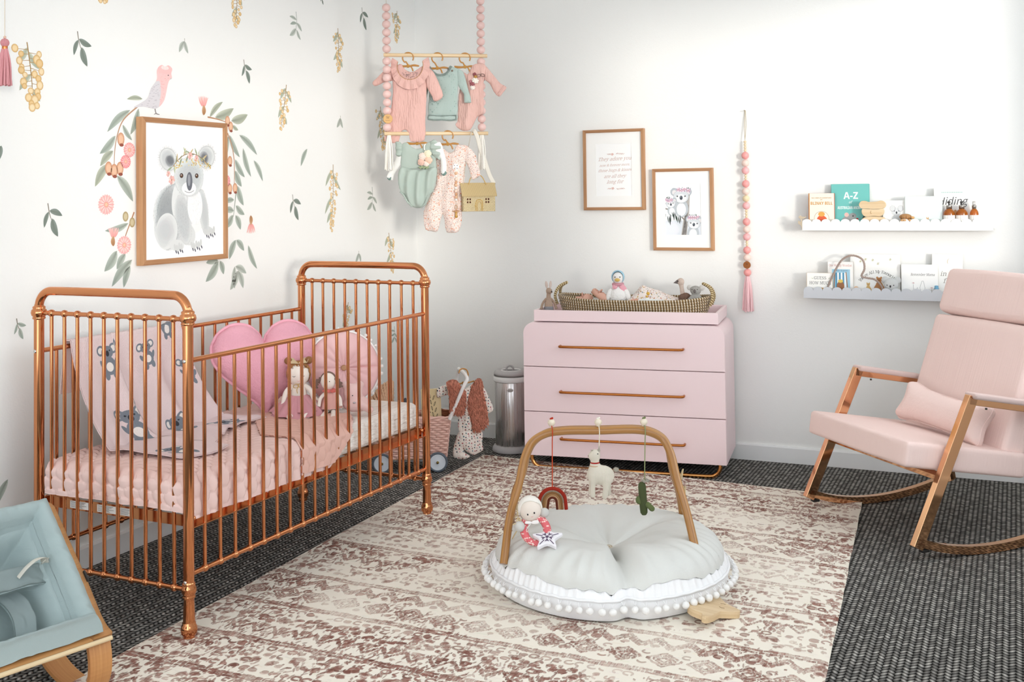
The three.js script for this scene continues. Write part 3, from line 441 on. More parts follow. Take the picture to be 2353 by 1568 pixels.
  for (const [x, z] of posts) for (const y of [HR, HS - 0.018]) part('bolt', [ball(0.0055, x, y, z + (z === 0 ? 0.0155 : -0.0155), [1, 1, 0.6], 12)], steel, crib);
  for (const x of [-0.006, -CW + 0.006]) for (const z of [-0.025, -CL + 0.025]) part('bolt', [ball(0.008, x, HF + 0.008, z, [1, 1, 1], 12)], copper, crib);
  const print = canvasTex(256, 64, (g, w, h) => { g.fillStyle = '#f4f2ee'; g.fillRect(0, 0, w, h); g.fillStyle = '#555'; for (let y = 8; y < 56; y += 9) g.fillRect(10, y, 150 + 70 * hash(y, 1), 3); });
  for (const x of [-0.44, -0.33]) part('warning_label', box(0.075, 0.022, 0.0006, x, HF, -0.0178), M('#ffffff', 0.6, { map: print }), crib);
  part('warning_label', box(0.05, 0.022, 0.0006, -0.25, HF, -0.0178), M('#ffffff', 0.6, { map: print }), crib);
}

// ---------------------------------------------------------------- inside the cot
const inCot = (x, y, z) => { const c = Math.cos(CRIB.turn), s = Math.sin(CRIB.turn); return [CRIB.pos[0] + x * c + z * s, y, CRIB.pos[2] + z * c - x * s]; };
const cotThing = (name, label, cat, p, turn = 0, group) => thing(name, label, cat, inCot(...p), CRIB.turn + turn, group);
const face = M('#f3e9de', 0.9), black = M('#262222', 0.5), rosy = M('#e7a6a0', 0.9);
{
  const mt = thing('mattress', 'white cot mattress in a smooth fitted sheet inside the rose gold cot', 'mattress', CRIB.pos, CRIB.turn);
  const g = rbox(CW - 0.036, 0.1, CL - 0.036, 0.028, -CW / 2, 0.395, -CL / 2, 6);
  part('fitted_sheet', g, M('#f6f1ea', 0.9, { bumpMap: scaled(bumpCrinkle, 2, 2), bumpScale: 0.004 }), mt);
  // quilt
  const q = 0.05, p = 0.031;
  const scallop = (s, t) => { for (let r = Math.floor(t / p) + 2; r >= Math.floor(t / p) - 1; r--) { const o = (((r % 2) + 2) % 2) * q / 2, i = Math.round((s - o) / q), dx = (s - o - i * q) / (q * 0.54), dy = (t - r * p) / (q * 0.62); const d = dx * dx + dy * dy; if (d < 1 && dy < 0.2) return Math.pow(1 - d, 0.55); } return 0; };
  const TOP = 0.4485, X1 = -0.008, Z1 = -0.008, R = 0.02;
  const over = (a) => { if (a <= 0) return [0, 0]; const L = R * PI / 2; if (a < L) { const k = a / R; return [R * Math.sin(k), R * (1 - Math.cos(k))]; } return [R, R + a - L]; };
  const lay = (s, t, lift) => {        // s from the back rail across, t from the near end along
    const a = s - (CW - 0.03 + X1 - R), b = -t, A = over(a), B = over(b - R * 0.2);
    const x = -CW + 0.022 + Math.min(s, CW - 0.03 + X1 - R) + A[0], z = Z1 - R - Math.max(t, 0) + B[0]; let drop = Math.max(A[1], B[1]) + 0.25 * Math.min(A[1], B[1]);
    const h = lift * (0.35 + 0.65 * scallop(s, t)) + 0.004 * fbm(s * 9, t * 9), k = clamp(drop / 0.02, 0, 1), ka = A[1] > 0 ? clamp(A[1] / 0.02, 0, 1) : 0, kb = B[1] > 0 ? clamp(B[1] / 0.02, 0, 1) : 0;
    return [x + h * ka * 0.8 + 0.006 * ka * noise(t * 22, 3), TOP + h * (1 - k) - drop, z + h * kb * 0.8 + 0.006 * kb * noise(s * 22, 8)];
  };
  const quiltPink = fabric('#ecccc4', { bumpScale: 0.0003 }), quiltBack = fabric('#e0b3a4', { bumpScale: 0.0003 });
  const qt = thing('quilt', 'pale pink scallop-stitched quilt spread over the near half of the cot', 'quilt', CRIB.pos, CRIB.turn);
  const S0 = 0.005, S1 = CW - 0.03 + 0.1;
  part('cover', sheet((u, v) => { const s = mix(S0, S1, u), tEnd = s > 0.5 ? mix(0.9, 0.66, clamp((s - 0.5) / 0.16, 0, 1)) : mix(1.14, 0.9, s / 0.5); return lay(s, mix(-0.105, tEnd, v), 0.0125); }, 230, 330, 0.006, 0.65, 1.1), quiltPink, qt);
  part('turned_back_corner', sheet((u, v) => { const s = mix(0.2, S1 - 0.015, u), t0 = mix(0.72, 0.5, clamp(u * 2.2, 0, 1)), t1 = s > 0.5 ? mix(0.89, 0.67, clamp((s - 0.5) / 0.15, 0, 1)) : mix(0.97, 0.89, clamp((s - 0.2) / 0.3, 0, 1)), P = lay(s, mix(t0, t1, v), 0.009); const d = 0.012; return s > CW - 0.03 ? [P[0] + d, P[1], P[2]] : [P[0], P[1] + d, P[2]]; }, 150, 130, 0.005, 0.5, 0.4), quiltBack, qt, 'deeper peach reverse of the quilt folded back');
  part('bunched_corner', tube([[-0.04, 0.445, -0.03], [-0.03, 0.42, -0.024], [-0.026, 0.385, -0.022], [-0.03, 0.355, -0.026], [-0.036, 0.338, -0.03]], (t) => 0.008 + 0.012 * Math.sin(PI * t), { n: 16 }), quiltPink, qt);

  // knitted koala blanket over the back rail
  const tex = canvasTex(1024, 1024, (c, w, h) => {
    c.fillStyle = '#efd9d8'; c.fillRect(0, 0, w, h);
    const koala = (x, y, s) => {
      c.save(); c.translate(x, y); c.scale(s * 1.35, s * 0.85);
      for (const k of [-1, 1]) { c.fillStyle = '#7f858e'; c.beginPath(); c.arc(k * 38, -40, 25, 0, 7); c.fill(); c.fillStyle = '#f4ece6'; c.beginPath(); c.arc(k * 39, -40, 15, 0, 7); c.fill(); }
      c.fillStyle = '#7f858e'; c.beginPath(); c.ellipse(0, -28, 34, 30, 0, 0, 7); c.fill(); c.beginPath(); c.ellipse(0, 36, 32, 44, 0, 0, 7); c.fill();
      for (const k of [-1, 1]) { c.beginPath(); c.ellipse(k * 36, 26, 10, 24, k * 0.5, 0, 7); c.fill(); c.beginPath(); c.ellipse(k * 18, 80, 11, 22, 0, 0, 7); c.fill(); }
      c.fillStyle = '#f4ece6'; c.beginPath(); c.ellipse(0, 42, 17, 22, 0, 0, 7); c.fill(); c.fillStyle = '#33363c'; c.beginPath(); c.ellipse(0, -22, 9, 14, 0, 0, 7); c.fill(); for (const k of [-1, 1]) { c.beginPath(); c.arc(k * 15, -34, 4, 0, 7); c.fill(); }
      c.restore();
    };
    [[290, 300, 1], [635, 375, 1], [880, 262, 1], [300, 560, 1], [950, 520, 1], [620, 760, 1], [120, 900, 1], [860, 930, 1], [520, 100, 1], [180, 90, 1]].forEach((k) => koala(...k));
  });
  const knit = M('#ffffff', 0.95, { map: tex, bumpMap: scaled(bumpKnit, 14, 14), bumpScale: 0.002, sheen: 0.2 });
  const bl = thing('knitted_blanket', 'pink knitted blanket with grey koalas draped over the cot back rail', 'blanket', CRIB.pos, CRIB.turn);
  const z0 = -0.11, z1 = -0.6, YR = 0.799;
  part('cloth', sheet((u, v) => {
    // v 0 behind the rail, up over it, down inside, then out over the mattress; u along the rail
    const back = 0.17, down = YR - 0.468, run = 0.2 + 0.07 * Math.sin(u * 5 + 0.6) + (u < 0.35 ? 0.06 : 0), L = back + down + run; let s = v * L, x, y;
    const zr = mix(z0, z1, u), spread = (k) => mix(zr, mix(z0 - 0.03, z1 - 0.13, u), k);
    let z = zr; const fold = Math.sin(u * 21 + 0.8) * 0.6 + Math.sin(u * 37 + 2) * 0.4;
    if (s < back) { x = -CW - 0.011 - 0.012 * (1 - s / back); y = YR + 0.006 - (back - s); x -= 0.01 * fold * (1 - s / back); }
    else if (s < back + down) {
      const k = (s - back) / down, sm = k * k; x = -CW + 0.01 + 0.04 * k + 0.085 * sm * k + 0.022 * fold * Math.sin(Math.min(1, k * 1.4) * PI / 2) * (0.25 + k); y = YR + 0.004 - down * (k < 0.04 ? k * 0.4 / 0.4 * 0.6 : k); z = spread(k * 0.6); if (k < 0.03) y += 0.004;
    } else { const k = (s - back - down) / run; x = -CW + 0.135 + (s - back - down) + 0.022 * fold * (0.25 + 1) * (1 - k); y = 0.464 + 0.008 * Math.max(0, fold) * (1 - k) + 0.006 * noise(u * 12, k * 4) + 0.006; z = spread(0.6 + k * 0.4); }
    y += 0.012 * Math.exp(-((u - 0.97) ** 2) / 0.006) * (s < back + down * 0.2 ? 1 : 0.3);
    return [x, y, z];
  }, 130, 170, 0.004, 1, -1), knit, bl);
}
function heartShape(w, h) { const pts = []; for (let i = 0; i < 90; i++) { const t = i / 90 * 2 * PI, x = 16 * Math.sin(t) ** 3, y = 13 * Math.cos(t) - 5 * Math.cos(2 * t) - 2 * Math.cos(3 * t) - Math.cos(4 * t); pts.push([x / 33 * w, (y + 2.6) / 29 * h]); } return pts; }
const pompoms = (n, fn, r, mat, parent) => { for (let i = 0; i < n; i++) { const p = fn(i / n, i); part('pompom', ball(r * (0.92 + 0.16 * hash(i, 5)), p[0], p[1], p[2], [1, 1, 1], 12), mat, parent); } };
{
  const h = cotThing('heart_cushion', 'large pink velvet heart cushion with a ruffled seam in the cot', 'cushion', [-0.415, 0.612, -0.87], 1.02);
  const P = heartShape(0.40, 0.345), velvet = M('#eaa9b8', 0.75, { sheen: 1, sheenColor: new THREE.Color('#ffd3dc'), sheenRoughness: 0.35, bumpMap: scaled(bumpSoft, 6), bumpScale: 0.002 });
  const c = part('cover', puff(P, 0.068, 0.12, 0.006), velvet, h); c.rotation.x = -0.12;
  const seam = [...P.map(([x, y], i) => [x * 1.015, y * 1.015, 0.003 * Math.sin(i * 1.9)])];
  const e = part('piping', tube(seam, 0.0055, { closed: true, seg: 260, n: 8 }), velvet, h); e.rotation.x = -0.12;
}
const pomWhite = M('#fbf9f6', 0.95, { bumpMap: scaled(bumpSoft, 3), bumpScale: 0.0004 });
{
  const c = cotThing('round_cushion', 'round pale pink pleated cushion with white pompom trim in the cot', 'cushion', [-0.225, 0.597, -1.1], 0.72);
  const g = new THREE.Group(); const R = 0.136, n = 96, pos = [], idx = [], uv = [], rings = 26;
  const prof = (r, a, s) => { const pl = Math.pow(Math.abs(Math.sin(a * 7 + 0.7 * Math.sin(a * 3))), 0.35), q = clamp(r / R, 0, 1); return s * (0.058 * Math.sqrt(Math.max(0, 1 - q ** 2.6)) * (0.42 + 0.58 * sstep(0, 0.55, q)) * (0.68 + 0.32 * pl * (0.4 + 0.6 * q))); };
  for (const s of [1, -1]) { const o = pos.length / 3; for (let k = 0; k <= rings; k++) for (let i = 0; i <= n; i++) { const a = i / n * 2 * PI, r = R * Math.sin(k / rings * PI / 2); pos.push(r * Math.cos(a), r * Math.sin(a), prof(r, a, s)); uv.push(r * Math.cos(a), r * Math.sin(a)); } for (let k = 0; k < rings; k++) for (let i = 0; i < n; i++) { const a = o + k * (n + 1) + i, b = a + n + 1; s > 0 ? idx.push(a, b, a + 1, a + 1, b, b + 1) : idx.push(a, a + 1, b, a + 1, b + 1, b); } }
  part('cover', geom(pos, idx, uv), fabric('#f0c4c4', { bumpScale: 0.0003 }), c);
  part('button', lathe([[0, 0.004], [0.008, 0.004], [0.011, 0.002], [0.011, -0.001], [0, -0.002]], 20).rotateX(PI / 2).translate(0, 0, 0.026), M('#b98a63', 0.5), c);
  part('trim', ring(R + 0.004, 0.004, 0, 0, 0, [0, 0, 0], 60, 8).scale(1, 1, 1), pomWhite, c);
  pompoms(34, (t) => [Math.cos(t * 2 * PI) * (R + 0.013), Math.sin(t * 2 * PI) * (R + 0.013), 0], 0.0062, pomWhite, c);
  c.rotation.x = -0.18; c.rotation.order = 'YXZ';
}
{
  // the large doll
  const d = cotThing('doll', 'large cloth doll with brown buns, crown and pink tulle skirt, sitting against the heart cushion', 'doll', [-0.265, 0.458, -0.875], 0.62);
  part('body', body([cap([0, 0.03, -0.01], [0, 0.1, -0.012], 0.03, 0.024), ell([0, 0.148, 0], [0.04, 0.042, 0.034]), cap([0, 0.1, -0.01], [0, 0.13, -0.008], 0.014, 0.014)], 0.012, [-0.07, -0.02, -0.07], [0.07, 0.21, 0.07], 0.0035), face, d);
  for (const s of [-1, 1]) {
    part('arm', tube([[s * 0.022, 0.106, -0.005], [s * 0.044, 0.085, 0.008], [s * 0.056, 0.045, 0.022], [s * 0.066, 0.006, 0.035]], (t) => 0.0085 + 0.001 * Math.sin(t * 7), { n: 12 }), face, d);
    part('leg', tube([[s * 0.014, 0.016, 0.0], [s * 0.02, 0.014, 0.05], [s * 0.026, 0.012, 0.095], [s * 0.03, 0.015, 0.108]], (t) => 0.011, { n: 12 }), face, d);
  }
  part('bodice', body([cap([0, 0.068, -0.01], [0, 0.108, -0.012], 0.031, 0.026)], 0.01, [-0.05, 0.02, -0.06], [0.05, 0.15, 0.04], 0.004), fabric('#f2e6da'), d);
  const skirt = (r0, r1, y0, y1, n, amp, ph) => { const g = []; return sheet((u, v) => { const a = u * 2 * PI, r = mix(r0, r1, Math.pow(v, 0.8)) + amp * v * Math.sin(a * n + ph), z = Math.sin(a) * r; return [Math.cos(a) * r * 0.95, mix(y0, y1, v) + 0.008 * v * Math.sin(a * n * 0.5 + ph), z * (z > 0 ? 1.05 : 0.45) + (z > 0 ? 0.01 * v : 0)]; }, 120, 14, 0.0012, 0.5, 0.1); };
  const tulle = M('#e3a3ab', 0.9, { transmission: 0.25, thickness: 0, sheen: 0.4 });
  part('skirt', skirt(0.026, 0.098, 0.07, 0.012, 14, 0.008, 0.3), tulle, d); part('skirt', skirt(0.027, 0.108, 0.073, 0.008, 11, 0.01, 2), tulle, d); part('skirt', skirt(0.03, 0.088, 0.074, 0.02, 17, 0.006, 1), tulle, d);
  const hairM = M('#b07b4c', 0.95, { bumpMap: scaled(bumpSoft, 10), bumpScale: 0.001 });
  part('hair', blob((x, y, z) => { const o = ell([0, 0.15, -0.004], [0.0445, 0.046, 0.037])(x, y, z), fringe = (y - 0.158 - 0.35 * x) * 0.7, i = ell([0, 0.148, 0], [0.0405, 0.0425, 0.035])(x, y, z); return Math.max(o, -i, z > 0 ? Math.min(-(fringe), Math.max(0.036 - Math.abs(x + 0.0), -0.1)) : -1); }, [-0.06, 0.08, -0.06], [0.06, 0.21, 0.06], 0.003), hairM, d);
  for (const s of [-1, 1]) part('hair_bun', ball(0.0145, s * 0.037, 0.196, -0.004, [1, 0.95, 1], 18), hairM, d);
  const cr = []; for (let i = 0; i <= 36; i++) { const a = i / 36; cr.push([a * 0.22 - 0.11, 0.012 + 0.014 * Math.abs(Math.sin(a * PI * 6))]); } cr.push([0.11, 0], [-0.11, 0]);
  const crown = extr(cr, 0.0015, 0.0002), cp = crown.attributes.position; for (let i = 0; i < cp.count; i++) { const a = cp.getX(i) / 0.038, r = 0.036 + cp.getZ(i); cp.setXYZ(i, Math.sin(a) * r, cp.getY(i) + 0.182 - 0.004, Math.cos(a) * r * 0.85); } crown.computeVertexNormals();
  part('crown', crown, M('#dcc9a0', 0.6, { sheen: 0.3 }), d);
  part('eye', [-1, 1].map((s) => tube([[s * 0.021, 0.145, 0.0315], [s * 0.016, 0.1425, 0.0335], [s * 0.011, 0.1455, 0.0345]], 0.0008, { n: 6 })), black, d);
  part('mouth', tube([[-0.004, 0.128, 0.0318], [0, 0.1265, 0.032], [0.004, 0.128, 0.0318]], 0.0008, { n: 6 }), rosy, d);
  part('bow', [T(new THREE.TorusGeometry(0.008, 0.0014, 8, 20), [-0.009, 0.108, 0.022], [0, 0, 0.3], [1.2, 0.8, 1]), T(new THREE.TorusGeometry(0.008, 0.0014, 8, 20), [0.007, 0.109, 0.022], [0, 0, -0.3], [1.2, 0.8, 1]), tube([[0, 0.107, 0.023], [-0.006, 0.095, 0.024], [-0.004, 0.082, 0.026]], 0.0014, { n: 6 })], M('#c5a35f', 0.5), d);
}
{
  const d = cotThing('doll', 'small cloth doll with dark plaits and a coral dress beside the crowned doll', 'doll', [-0.165, 0.456, -0.93], 0.5);
  part('body', body([cap([0, 0.03, 0], [0, 0.075, -0.006], 0.02, 0.014), ell([-0.008, 0.122, 0.002], [0.027, 0.03, 0.024]), cap([0, 0.075, -0.005], [-0.005, 0.105, 0], 0.008, 0.008)], 0.008, [-0.06, -0.01, -0.05], [0.05, 0.17, 0.05], 0.003), face, d);
  for (const s of [-1, 1]) { part('arm', tube([[s * 0.014, 0.082, 0], [s * 0.034, 0.062, 0.012], [s * 0.04, 0.034, 0.024]], 0.0065, { n: 10 }), face, d); part('leg', tube([[s * 0.01, 0.018, 0], [s * 0.014, 0.014, 0.04], [s * 0.018, 0.011, 0.085]], 0.0085, { n: 10 }), face, d); }
  part('dress', sheet((u, v) => { const a = u * 2 * PI, r = mix(0.015, 0.042, v) + 0.003 * v * Math.sin(a * 9); return [Math.cos(a) * r, mix(0.09, 0.025, v), Math.sin(a) * r * 0.8]; }, 60, 10, 0.001), fabric('#efb7ac'), d);
  part('collar', sheet((u, v) => { const a = u * 2 * PI, r = mix(0.011, 0.027, v) + 0.004 * v * Math.sin(a * 14); return [Math.cos(a) * r, 0.093 - v * 0.008 + 0.003 * Math.sin(a * 14), Math.sin(a) * r * 0.85]; }, 90, 5, 0.001), M('#e8827a', 0.9), d);
  const hm = M('#7c6358', 0.95); part('hair', [body([ell([-0.008, 0.126, -0.008], [0.0295, 0.03, 0.022])], 0.01, [-0.05, 0.08, -0.05], [0.05, 0.17, 0.03], 0.003), ...[-1, 1].map((s) => tube([[-0.008 + s * 0.024, 0.13, 0], [-0.008 + s * 0.04, 0.118, 0.004], [-0.008 + s * 0.046, 0.098, 0.006]], (t) => 0.008 + 0.0025 * Math.sin(t * 22), { n: 10, seg: 30 }))], hm, d);
  part('eye', [ball(0.0018, -0.018, 0.124, 0.0245, [1, 1, 0.6], 8), ball(0.0018, 0.0, 0.124, 0.0255, [1, 1, 0.6], 8)], black, d); part('mouth', ball(0.0018, -0.009, 0.112, 0.0245, [1.3, 0.8, 0.5], 8), rosy, d);
}
{
  const d = cotThing('plush_bear', 'soft pale pink plush bear face-up in front of the round cushion', 'soft toy', [-0.1, 0.458, -1.0], 0.55);
  part('body', body([ell([0, 0.03, 0], [0.05, 0.03, 0.035]), ell([-0.012, 0.07, 0.004], [0.034, 0.034, 0.03]), ell([-0.04, 0.1, 0], [0.013, 0.013, 0.01]), ell([0.016, 0.1, 0], [0.013, 0.013, 0.01]), cap([0.02, 0.03, 0.03], [0.05, 0.015, 0.045], 0.013)], 0.014, [-0.08, -0.01, -0.05], [0.09, 0.13, 0.08], 0.0035), M('#efcdc9', 0.95, { sheen: 0.5 }), d);
  part('eye', [ball(0.0022, -0.026, 0.078, 0.0305, [1, 1, 0.6], 8), ball(0.0022, -0.012, 0.066, 0.0345, [1, 1, 0.6], 8)], black, d);
  part('nose', ball(0.004, -0.006, 0.04, 0.036, [1.4, 0.9, 0.7], 10), M('#b9b6ba', 0.25, { metalness: 0.8 }), d);
}

// ---------------------------------------------------------------- framed prints
const oak = M('#ffffff', 0.6, { map: grainTex([196, 150, 108], [160, 112, 74]), bumpMap: bumpSoft, bumpScale: 0.0004 });
const paleWood = M('#ffffff', 0.6, { map: grainTex([232, 208, 172], [214, 184, 142]) });
const paper = (t) => M('#ffffff', 0.8, { map: t });
function frame(name, label, pos, turn, w, h, b, d, opening, art) {
  const f = thing(name, label, 'picture', pos, turn);
  const miter = (L, rot, x, y) => { const s = [[-L / 2, 0], [L / 2, 0], [L / 2 - b, b], [-L / 2 + b, b]]; return T(metre(extr(s, d, 0.0012), 0, rot * 3 + x), [x, y, 0], [0, 0, rot]); };
  part('frame_side', miter(w, 0, 0, -h / 2), oak, f); part('frame_side', miter(w, PI, 0, h / 2), oak, f); part('frame_side', miter(h, PI / 2, w / 2, 0), oak, f); part('frame_side', miter(h, -PI / 2, -w / 2, 0), oak, f);
  const zi = d - 0.010;
  if (opening) {
    const [ow, oh] = opening, s = shapeOf([[-w / 2 + b * 0.8, -h / 2 + b * 0.8], [w / 2 - b * 0.8, -h / 2 + b * 0.8], [w / 2 - b * 0.8, h / 2 - b * 0.8], [-w / 2 + b * 0.8, h / 2 - b * 0.8]]); s.holes.push(new THREE.Path([[-ow / 2, -oh / 2], [-ow / 2, oh / 2], [ow / 2, oh / 2], [ow / 2, -oh / 2]].map((p) => new THREE.Vector2(...p))));
    part('mount', new THREE.ExtrudeGeometry(s, { depth: 0.0016, bevelEnabled: false }).translate(0, 0, zi), M('#f8f6f2', 0.9), f);
    part('print', box(ow + 0.01, oh + 0.01, 0.001, 0, 0, zi - 0.001), [0, 1, 2, 3, 4, 5].map((i) => (i === 4 ? paper(art) : M('#f8f6f2', 0.9))), f);
  } else part('print', box(w - b * 1.6, h - b * 1.6, 0.001, 0, 0, zi), [0, 1, 2, 3, 4, 5].map((i) => (i === 4 ? paper(art) : M('#f8f6f2', 0.9))), f);
  part('backing', box(w - b, h - b, 0.003, 0, 0, 0.003), M('#b59a7a', 0.9), f);
  return f;
}
const wash = (g, x, y, rx, ry, rot, base, n, r, a = 0.12) => { for (let i = 0; i < n; i++) { g.fillStyle = base.replace('A', (a * (0.5 + r())).toFixed(3)); g.beginPath(); g.ellipse(x + (r() - 0.5) * rx * 0.5, y + (r() - 0.5) * ry * 0.5, rx * (0.5 + r() * 0.55), ry * (0.5 + r() * 0.55), rot + (r() - 0.5) * 0.4, 0, 7); g.fill(); } };
const furStrokes = (g, x, y, rx, ry, n, r, col, len = 14) => { g.strokeStyle = col; g.lineWidth = 1.4; for (let i = 0; i < n; i++) { const a = r() * 6.28, q = Math.sqrt(r()), px = x + Math.cos(a) * rx * q, py = y + Math.sin(a) * ry * q; g.beginPath(); g.moveTo(px, py); g.lineTo(px + (r() - 0.6) * len * 0.6, py + len * (0.4 + r() * 0.6)); g.stroke(); } };
const outlineFur = (g, x, y, rx, ry, rot, r, col, n = 120, len = 10, a0 = 0, a1 = 6.28) => { g.strokeStyle = col; g.lineWidth = 1.6; for (let i = 0; i < n; i++) { const a = mix(a0, a1, (i + r() * 0.8) / n), c = Math.cos(rot), s = Math.sin(rot), ex = Math.cos(a) * rx, ey = Math.sin(a) * ry; const px = x + ex * c - ey * s, py = y + ex * s + ey * c, l = len * (0.4 + r()); g.beginPath(); g.moveTo(px, py); g.lineTo(px + (Math.cos(a) * c - Math.sin(a) * s) * l + (r() - 0.5) * 6, py + (Math.cos(a) * s + Math.sin(a) * c) * l + 3); g.stroke(); } };
const GREY = 'rgba(150,153,155,A)', LGREY = 'rgba(196,199,199,A)';
const posy = (g, x, y, s, r, cols = ['#eab7ad', '#f3d9cf', '#d9a7a0']) => { for (let i = 0; i < 7; i++) { const a = i / 7 * 6.28; g.fillStyle = cols[i % cols.length]; g.beginPath(); g.ellipse(x + Math.cos(a) * s * 0.5, y + Math.sin(a) * s * 0.5, s * 0.5, s * 0.34, a, 0, 7); g.fill(); } g.fillStyle = '#c98f7c'; g.beginPath(); g.arc(x, y, s * 0.22, 0, 7); g.fill(); };
const leafC = (g, x, y, l, a, col, w = 0.22) => { g.save(); g.translate(x, y); g.rotate(a); g.fillStyle = col; g.beginPath(); g.moveTo(0, 0); g.quadraticCurveTo(l * 0.5, -l * w, l, 0); g.quadraticCurveTo(l * 0.5, l * w, 0, 0); g.fill(); g.restore(); };
{
  // the large koala watercolour; canvas 1000 x 1100 stands for the sheet
  const art = canvasTex(1000, 1120, (g, w, h) => {
    const r = mulberry(77); g.fillStyle = '#fbfaf8'; g.fillRect(0, 0, w, h);
    const E = (x, y, rx, ry, rot, col) => { g.fillStyle = col; g.beginPath(); g.ellipse(x, y, rx, ry, rot, 0, 7); g.fill(); };
    // ears
    for (const [x, y, rx, ry, rot] of [[290, 300, 108, 92, 0.4], [770, 270, 112, 96, -0.35]]) { E(x, y, rx, ry, rot, '#dfe1df'); wash(g, x, y, rx * 0.85, ry * 0.85, rot, LGREY, 18, r, 0.14); wash(g, x + (x < 500 ? 25 : -25), y + 10, rx * 0.5, ry * 0.5, rot, 'rgba(90,92,96,A)', 12, r, 0.12); outlineFur(g, x, y, rx * 0.92, ry * 0.92, rot, r, 'rgba(130,132,132,0.6)', 150, 26); }
    // body: back, belly, legs
    E(400, 760, 235, 270, 0.25, '#e0e2e1'); E(300, 860, 180, 190, 0.1, '#e4e6e5'); E(600, 720, 170, 200, 0, '#f0f1ef'); wash(g, 340, 760, 200, 260, 0.25, LGREY, 40, r, 0.12); wash(g, 260, 720, 120, 200, 0.3, GREY, 24, r, 0.06);
    furStrokes(g, 330, 760, 220, 260, 900, r, 'rgba(100,104,106,0.32)', 18); outlineFur(g, 390, 765, 228, 262, 0.25, r, 'rgba(110,114,116,0.55)', 200, 14, 1.4, 4.6);
    E(420, 640, 90, 170, 0.1, '#e4e6e4'); E(470, 810, 95, 210, -0.25, '#dfe1df'); E(540, 930, 80, 90, -0.5, '#dcdedc'); wash(g, 470, 790, 85, 190, -0.25, LGREY, 26, r, 0.12); outlineFur(g, 470, 800, 92, 205, -0.25, r, 'rgba(110,114,116,0.4)', 90, 8); furStrokes(g, 470, 800, 80, 190, 260, r, 'rgba(120,124,126,0.3)', 14);
    E(730, 740, 60, 200, -0.18, '#e0e2e0'); E(790, 905, 70, 40, 0.15, '#d8dad8'); wash(g, 735, 740, 50, 180, -0.2, LGREY, 20, r, 0.13); outlineFur(g, 735, 745, 58, 195, -0.18, r, 'rgba(110,114,116,0.42)', 90, 8); E(620, 690, 95, 150, 0, '#f4f4f2'); furStrokes(g, 625, 720, 80, 130, 120, r, 'rgba(160,164,164,0.35)', 18);
    E(270, 890, 130, 150, 0.2, '#e2e4e2'); wash(g, 260, 890, 110, 120, 0.2, LGREY, 18, r, 0.1); outlineFur(g, 270, 890, 128, 148, 0.2, r, 'rgba(110,114,116,0.4)', 120, 8, -1.5, 1.4); E(390, 1010, 90, 48, 0.1, '#dfe1df');
    for (const [x, y, n, sx] of [[370, 1030, 4, 26], [580, 1020, 5, 28], [760, 915, 5, 26]]) for (let i = 0; i < n; i++) { E(x + i * sx, y + (i % 2) * 12 - i * 4, 15, 34, -0.35 + i * 0.1, '#d3d5d3'); E(x + i * sx + 12, y + 34 + (i % 2) * 12 - i * 4, 6, 15, -0.4, '#34364a'); }
    // head
    E(545, 440, 185, 165, 0, '#e2e4e2'); wash(g, 545, 440, 165, 150, 0, LGREY, 26, r, 0.1); furStrokes(g, 545, 440, 170, 150, 380, r, 'rgba(130,134,134,0.3)', 13); outlineFur(g, 545, 440, 180, 160, 0, r, 'rgba(120,124,126,0.5)', 160, 10); E(545, 540, 90, 56, 0, '#f3f3f1');
    E(550, 480, 38, 78, 0, '#6a6d74'); E(545, 470, 18, 50, 0, '#9a9da2'); for (const s of [-1, 1]) { E(547 + s * 96, 432, 22, 20, 0, '#3a2c24'); E(547 + s * 96, 432, 13, 12, 0, '#6e4a30'); E(543 + s * 96, 427, 5, 5, 0, '#ffffff'); }
    g.strokeStyle = '#77797c'; g.lineWidth = 4; g.beginPath(); g.moveTo(490, 560); g.quadraticCurveTo(548, 590, 606, 556); g.stroke();
    // flower crown
    for (let i = 0; i < 26; i++) { const t = i / 25, x = mix(340, 830, t), y = 360 - 110 * Math.sin(PI * clamp(t * 1.05, 0, 1)); leafC(g, x, y, 50 + r() * 30, r() * 6.28, ['#9fa88a', '#b8bf9c', '#8b947c', '#c9b48a'][i % 4]); }
    g.strokeStyle = '#8a6a48'; g.lineWidth = 5; g.beginPath(); g.moveTo(345, 360); g.quadraticCurveTo(560, 130, 820, 360); g.stroke();
    for (const [x, y, s] of [[560, 265, 34], [640, 285, 30], [330, 470, 40], [290, 420, 26]]) posy(g, x, y, s, r); for (let i = 0; i < 60; i++) { const x = 360 + r() * 470; E(x, 330 + r() * 60 - 40 * Math.sin((x - 340) / 490 * PI), 6, 6, 0, r() > 0.5 ? '#e6d28a' : '#c9a35a'); }
  });
  frame('picture_frame', 'large oak-framed watercolour of a koala in a flower crown on the left wall', [0.006, 1.278, 1.858], PI / 2, 0.482, 0.541, 0.019, 0.03, null, art);
}
